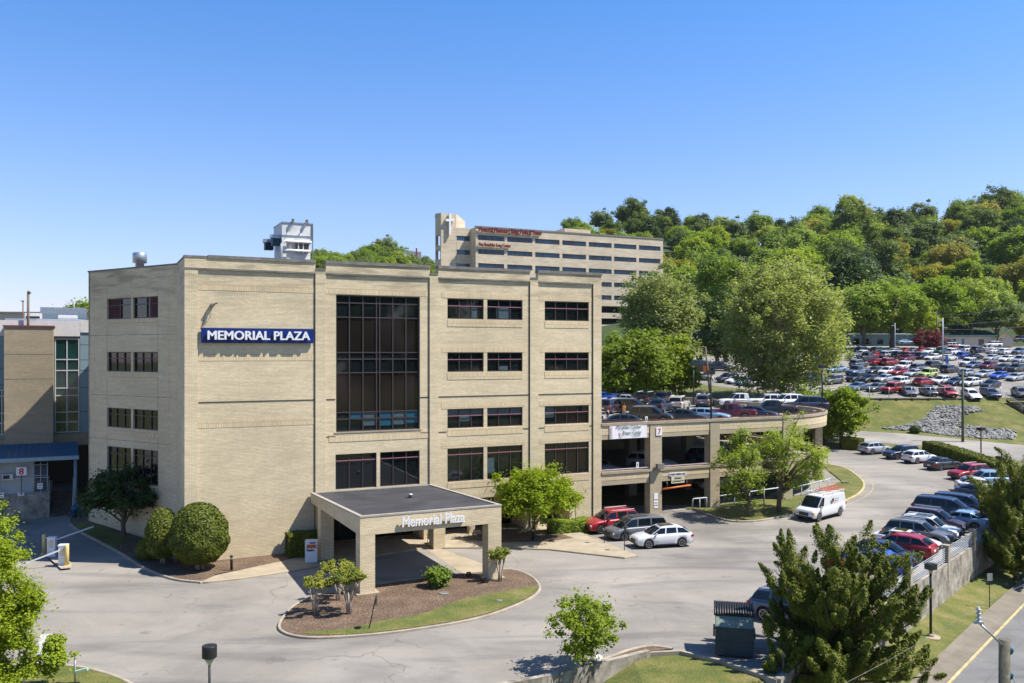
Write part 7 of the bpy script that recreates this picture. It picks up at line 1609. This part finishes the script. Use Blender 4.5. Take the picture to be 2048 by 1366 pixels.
# small ground things
for px, py, nm, lb_, r_ in ((1135 * 0 + 887, 1191, 'manhole_cover', 'round iron cover in the island mulch', 0.32), (1000 - 2, 1205, 'drain_cover', 'small drain cover in the island grass', 0.2)):
    g = G(px, py, 0); mb = MB(); mb.lathe((0, 0, 0), [(r_, 0), (r_, 0.03), (r_ * 0.8, 0.035)], 16); q = mb.build(nm, M['coping'], label=lb_, cat='cover'); q.location = (g[0], g[1], 0.13)
for px, py, lb_ in ((965, 1170, 'dark flood light fixture on the mulch by the right front column'), (936, 1160, 'second dark flood light fixture beside the drive edge under the canopy')):
    g = G(px, py, 0); mb = MB(); mb.box(-0.14, 0.14, -0.1, 0.1, 0.15, 0.42); mb.box(-0.04, 0.04, -0.04, 0.04, 0, 0.15); q = mb.build('ground_light', M['black'], label=lb_, cat='ground light'); q.location = (g[0], g[1], 0.12); q.rotation_euler = (0.3, 0, 0.5)
g = G(1193, 1322, 0); mb = MB(); mb.lathe((0, 0, 0), [(0.3, 0), (0.28, 0.12), (0.15, 0.2), (0.02, 0.22)], 10); q = mb.build('pale_rock', M['white_old'], label='pale flat rock beside the small tree in the bottom mulch bed', cat='rock'); q.location = (g[0], g[1], 0.1)
g = G(1690, 968); mb = MB(); mb.box(-0.35, 0.35, -0.2, 0.2, 0, 0.12); q = mb.build('utility_cover', M['coping'], label='small dark utility cover in the corner grass', cat='cover'); q.location = (g[0], g[1], g[2] + 0.12)
# timber edge, chain link fence and stairs at the far car park
te = MB(); a, b = (54.5, 142.9), (75.2, 142.9)
te.box(a[0], b[0], 142.3, 142.55, 6.3, 7.55)
for i in range(9): x = lerp(a[0], b[0], i / 8); te.box(x - 0.1, x + 0.1, 142.1, 142.3, 6.2, 7.6)
te.build('timber_wall', M['timber'], label='low dark timber retaining wall along the front of the far car park', cat='retaining wall')
cf = empty('chain_link_fence', (45, 143.0, 7.6), 0, 'chain link fence with thin posts along the front of the far car park', 'fence')
fp = [(1690, 800), (1719, 800), (1740, 800), (1779, 800), (1824.5, 802), (1862, 802), (1912, 803), (1957, 803), (2003, 803)]
for i, (px, py) in enumerate(fp):
    X = (px - CX) / F * 142.8; mb = MB(); mb.tube([(X - 45, 0, -0.2), (X - 45, 0, 1.75)], 0.05, 6); mb.build('post', M['steel'], cf)
mb = MB(); mb.tube([((fp[0][0] - CX) / F * 142.8 - 45, 0, 1.7), ((2003 - CX) / F * 142.8 - 45, 0, 1.7)], 0.025, 5); mb.build('top_rail', M['steel'], cf)
st = empty('staircase', ((2030 - CX) / F * 141, 141, 7.6), R(4), 'dark timber staircase climbing the bank to the far car park', 'staircase')
for i in range(22):
    mb = MB(); mb.box(-1.4, 2.6, -i * 0.55 - 0.5, -i * 0.55, -i * 0.235 - 0.1, -i * 0.235); mb.build('step', M['timber'], st)
mb = MB(); mb.bar((-1.45, 0, -0.3), (-1.45, -12.1, -5.4), 0.12, 0.35); mb.bar((2.65, 0, -0.3), (2.65, -12.1, -5.4), 0.12, 0.35); mb.build('stringer', M['timber'], st)
mb = MB(); mb.tube([(-1.5, 0, 0.9), (-1.5, -12.1, -4.2)], 0.04, 6)
for i in range(7): mb.tube([(-1.5, -i * 2.0, -i * 0.85 - 0.2), (-1.5, -i * 2.0, -i * 0.85 + 0.9)], 0.03, 5)
mb.build('handrail', M['steel'], st)
# ================================================================ people on the garage roof
def person(loc, yaw, label, shirt, trousers, hair, arms, cap=None):
    e_ = empty('person', loc, R(yaw), label, 'person')
    J = {'pel': (0, 0, 0.95), 'ch': (0.0, 0, 1.3), 'nk': (0.02, 0, 1.48), 'hd': (0.03, 0, 1.60), 'tp': (0.03, 0, 1.72)}
    for s, n_ in ((1, 'l'), (-1, 'r')):
        J[n_ + 'hp'] = (0, 0.10 * s, 0.90); J[n_ + 'kn'] = (0.04, 0.11 * s, 0.49); J[n_ + 'an'] = (-0.02, 0.12 * s, 0.08); J[n_ + 'ft'] = (0.14, 0.13 * s, 0.03)
        J[n_ + 'sh'] = (0, 0.20 * s, 1.42); e1, w1 = arms; J[n_ + 'el'] = (e1[0], e1[1] * s, e1[2]); J[n_ + 'wr'] = (w1[0], w1[1] * s, w1[2]); J[n_ + 'ha'] = (w1[0] + 0.08, w1[1] * s, w1[2] - 0.02)
    def skin(name, edges, rad, mat, parent):
        ks = []; 
        for a, b in edges:
            for q in (a, b):
                if q not in ks: ks.append(q)
        me = bpy.data.meshes.new(name); me.from_pydata([J[k] for k in ks], [(ks.index(a), ks.index(b)) for a, b in edges], [])
        o = bpy.data.objects.new(name + '_c', me); COL.objects.link(o); o.modifiers.new('s', 'SKIN'); sv = me.skin_vertices[0].data
        for i, k in enumerate(ks): r_ = rad.get(k, rad.get(k[1:], 0.05)); sv[i].radius = (r_, r_); sv[i].use_root = (i == 0)
        o.modifiers.new('u', 'SUBSURF').levels = 1
        m2 = bpy.data.meshes.new_from_object(o.evaluated_get(bpy.context.evaluated_depsgraph_get())); bpy.data.objects.remove(o); m2.name = name; m2.materials.clear(); m2.materials.append(mat)
        return link(bpy.data.objects.new(name, m2), parent)
    legs = [('pel', s + 'hp') for s in 'lr'] + [(s + 'hp', s + 'kn') for s in 'lr'] + [(s + 'kn', s + 'an') for s in 'lr'] + [(s + 'an', s + 'ft') for s in 'lr']
    arm = [('ch', s + 'sh') for s in 'lr'] + [(s + 'sh', s + 'el') for s in 'lr'] + [(s + 'el', s + 'wr') for s in 'lr']
    skin('body', [('pel', 'ch'), ('ch', 'nk'), ('nk', 'hd'), ('hd', 'tp')] + legs + arm + [(s + 'wr', s + 'ha') for s in 'lr'], {'pel': 0.13, 'ch': 0.13, 'nk': 0.055, 'hd': 0.095, 'tp': 0.06, 'hp': 0.085, 'kn': 0.055, 'an': 0.035, 'ft': 0.04, 'sh': 0.055, 'el': 0.04, 'wr': 0.03, 'ha': 0.035}, M['skin'], e_)
    skin('shirt', [('pel', 'ch')] + arm[:4], {'pel': 0.16, 'ch': 0.165, 'sh': 0.075, 'el': 0.058}, shirt, e_)
    skin('trousers', legs[:6], {'pel': 0.15, 'hp': 0.105, 'kn': 0.075, 'an': 0.06}, trousers, e_)
    mb = MB(); mb.lathe((0.01, 0, 1.60), [(0.09, 0), (0.115, 0.06), (0.10, 0.13), (0.05, 0.17), (0.01, 0.18)], 12); mb.build('hair' if cap is None else 'cap', cap or hair, e_)
    return e_
rest = ((-0.02, 0.26, 1.15), (0.08, 0.27, 0.92)); fwd = ((0.12, 0.27, 1.18), (0.35, 0.22, 1.12))
g = G(1216, 851, DZ); person((g[0], g[1], DZ), 150, 'person in a navy shirt and cap at the roof parapet beside the office wall', M['navycloth'], M['greycloth'], M['hair'], fwd, M['navycloth'])
wc = empty('wheelchair', (g[0] - 0.75, g[1] + 0.25, DZ), R(150), 'dark wheelchair pushed by the person in navy on the roof', 'wheelchair')
for s in (1, -1):
    mb = MB(); pr = None
    for i in range(17):
        a = 2 * math.pi * i / 16; q = (0.31 * math.cos(a), s * 0.28, 0.31 + 0.31 * math.sin(a))
        if pr: mb.bar(pr, q, 0.03, 0.03)
        pr = q
    for i in range(4): a = math.pi * i / 4; mb.bar((0.3 * math.cos(a), s * 0.28, 0.31 + 0.3 * math.sin(a)), (-0.3 * math.cos(a), s * 0.28, 0.31 - 0.3 * math.sin(a)), 0.008, 0.008)
    mb.build('wheel', M['rubber'], wc)
mb = MB(); mb.box(-0.2, 0.25, -0.24, 0.24, 0.48, 0.53); mb.build('seat', M['black'], wc); mb = MB(); mb.box(-0.24, -0.2, -0.24, 0.24, 0.53, 0.95); mb.build('backrest', M['black'], wc)
mb = MB(); mb.tube([(-0.4, 0.22, 0.98), (-0.22, 0.22, 0.9), (-0.22, 0.22, 0.3), (0.4, 0.22, 0.1)], 0.02, 5); mb.tube([(-0.4, -0.22, 0.98), (-0.22, -0.22, 0.9), (-0.22, -0.22, 0.3), (0.4, -0.22, 0.1)], 0.02, 5); mb.build('chair_frame', M['steel'], wc)
g = G(1248, 840, DZ); person((g[0], g[1], DZ), 20, 'person in an orange top walking behind the black sedan on the roof', M['orangecloth'], M['greycloth'], M['hair'], rest)
g = G(1396, 808, DZ); person((g[0], g[1], DZ), -60, 'person in white standing at the back edge of the garage roof', M['whitecloth'], M['whitecloth'], M['hair'], rest)
g = (g[0] + 0.5, g[1] + 0.3)
person((g[0] + 0.35, g[1], DZ), -70, 'second person in pale clothes beside the one in white on the roof', M['whitecloth'], M['greycloth'], M['greycloth'], rest)
print('cars', ncar, 'hill trees', cnt, 'objects', len(bpy.data.objects))
# ---------------------------------------------------------------- air: very light spring haze
hm_ = bpy.data.materials.new('spring_haze'); hm_.use_nodes = True; hn = hm_.node_tree.nodes; hn.remove(hn['Principled BSDF'])
pv = hn.new('ShaderNodeVolumePrincipled'); pv.inputs['Color'].default_value = (0.80, 0.88, 1.0, 1); pv.inputs['Density'].default_value = 0.00004; pv.inputs['Anisotropy'].default_value = 0.2
hm_.node_tree.links.new(pv.outputs[0], hn['Material Output'].inputs['Volume'])
hz_ = MB(); hz_.box(-1550, 1650, -230, 2250, min(T(0, 2200), -200) - 60, 150); h_ = hz_.build('haze', hm_, kind='stuff', label='faint blue spring haze in the air', cat='haze')
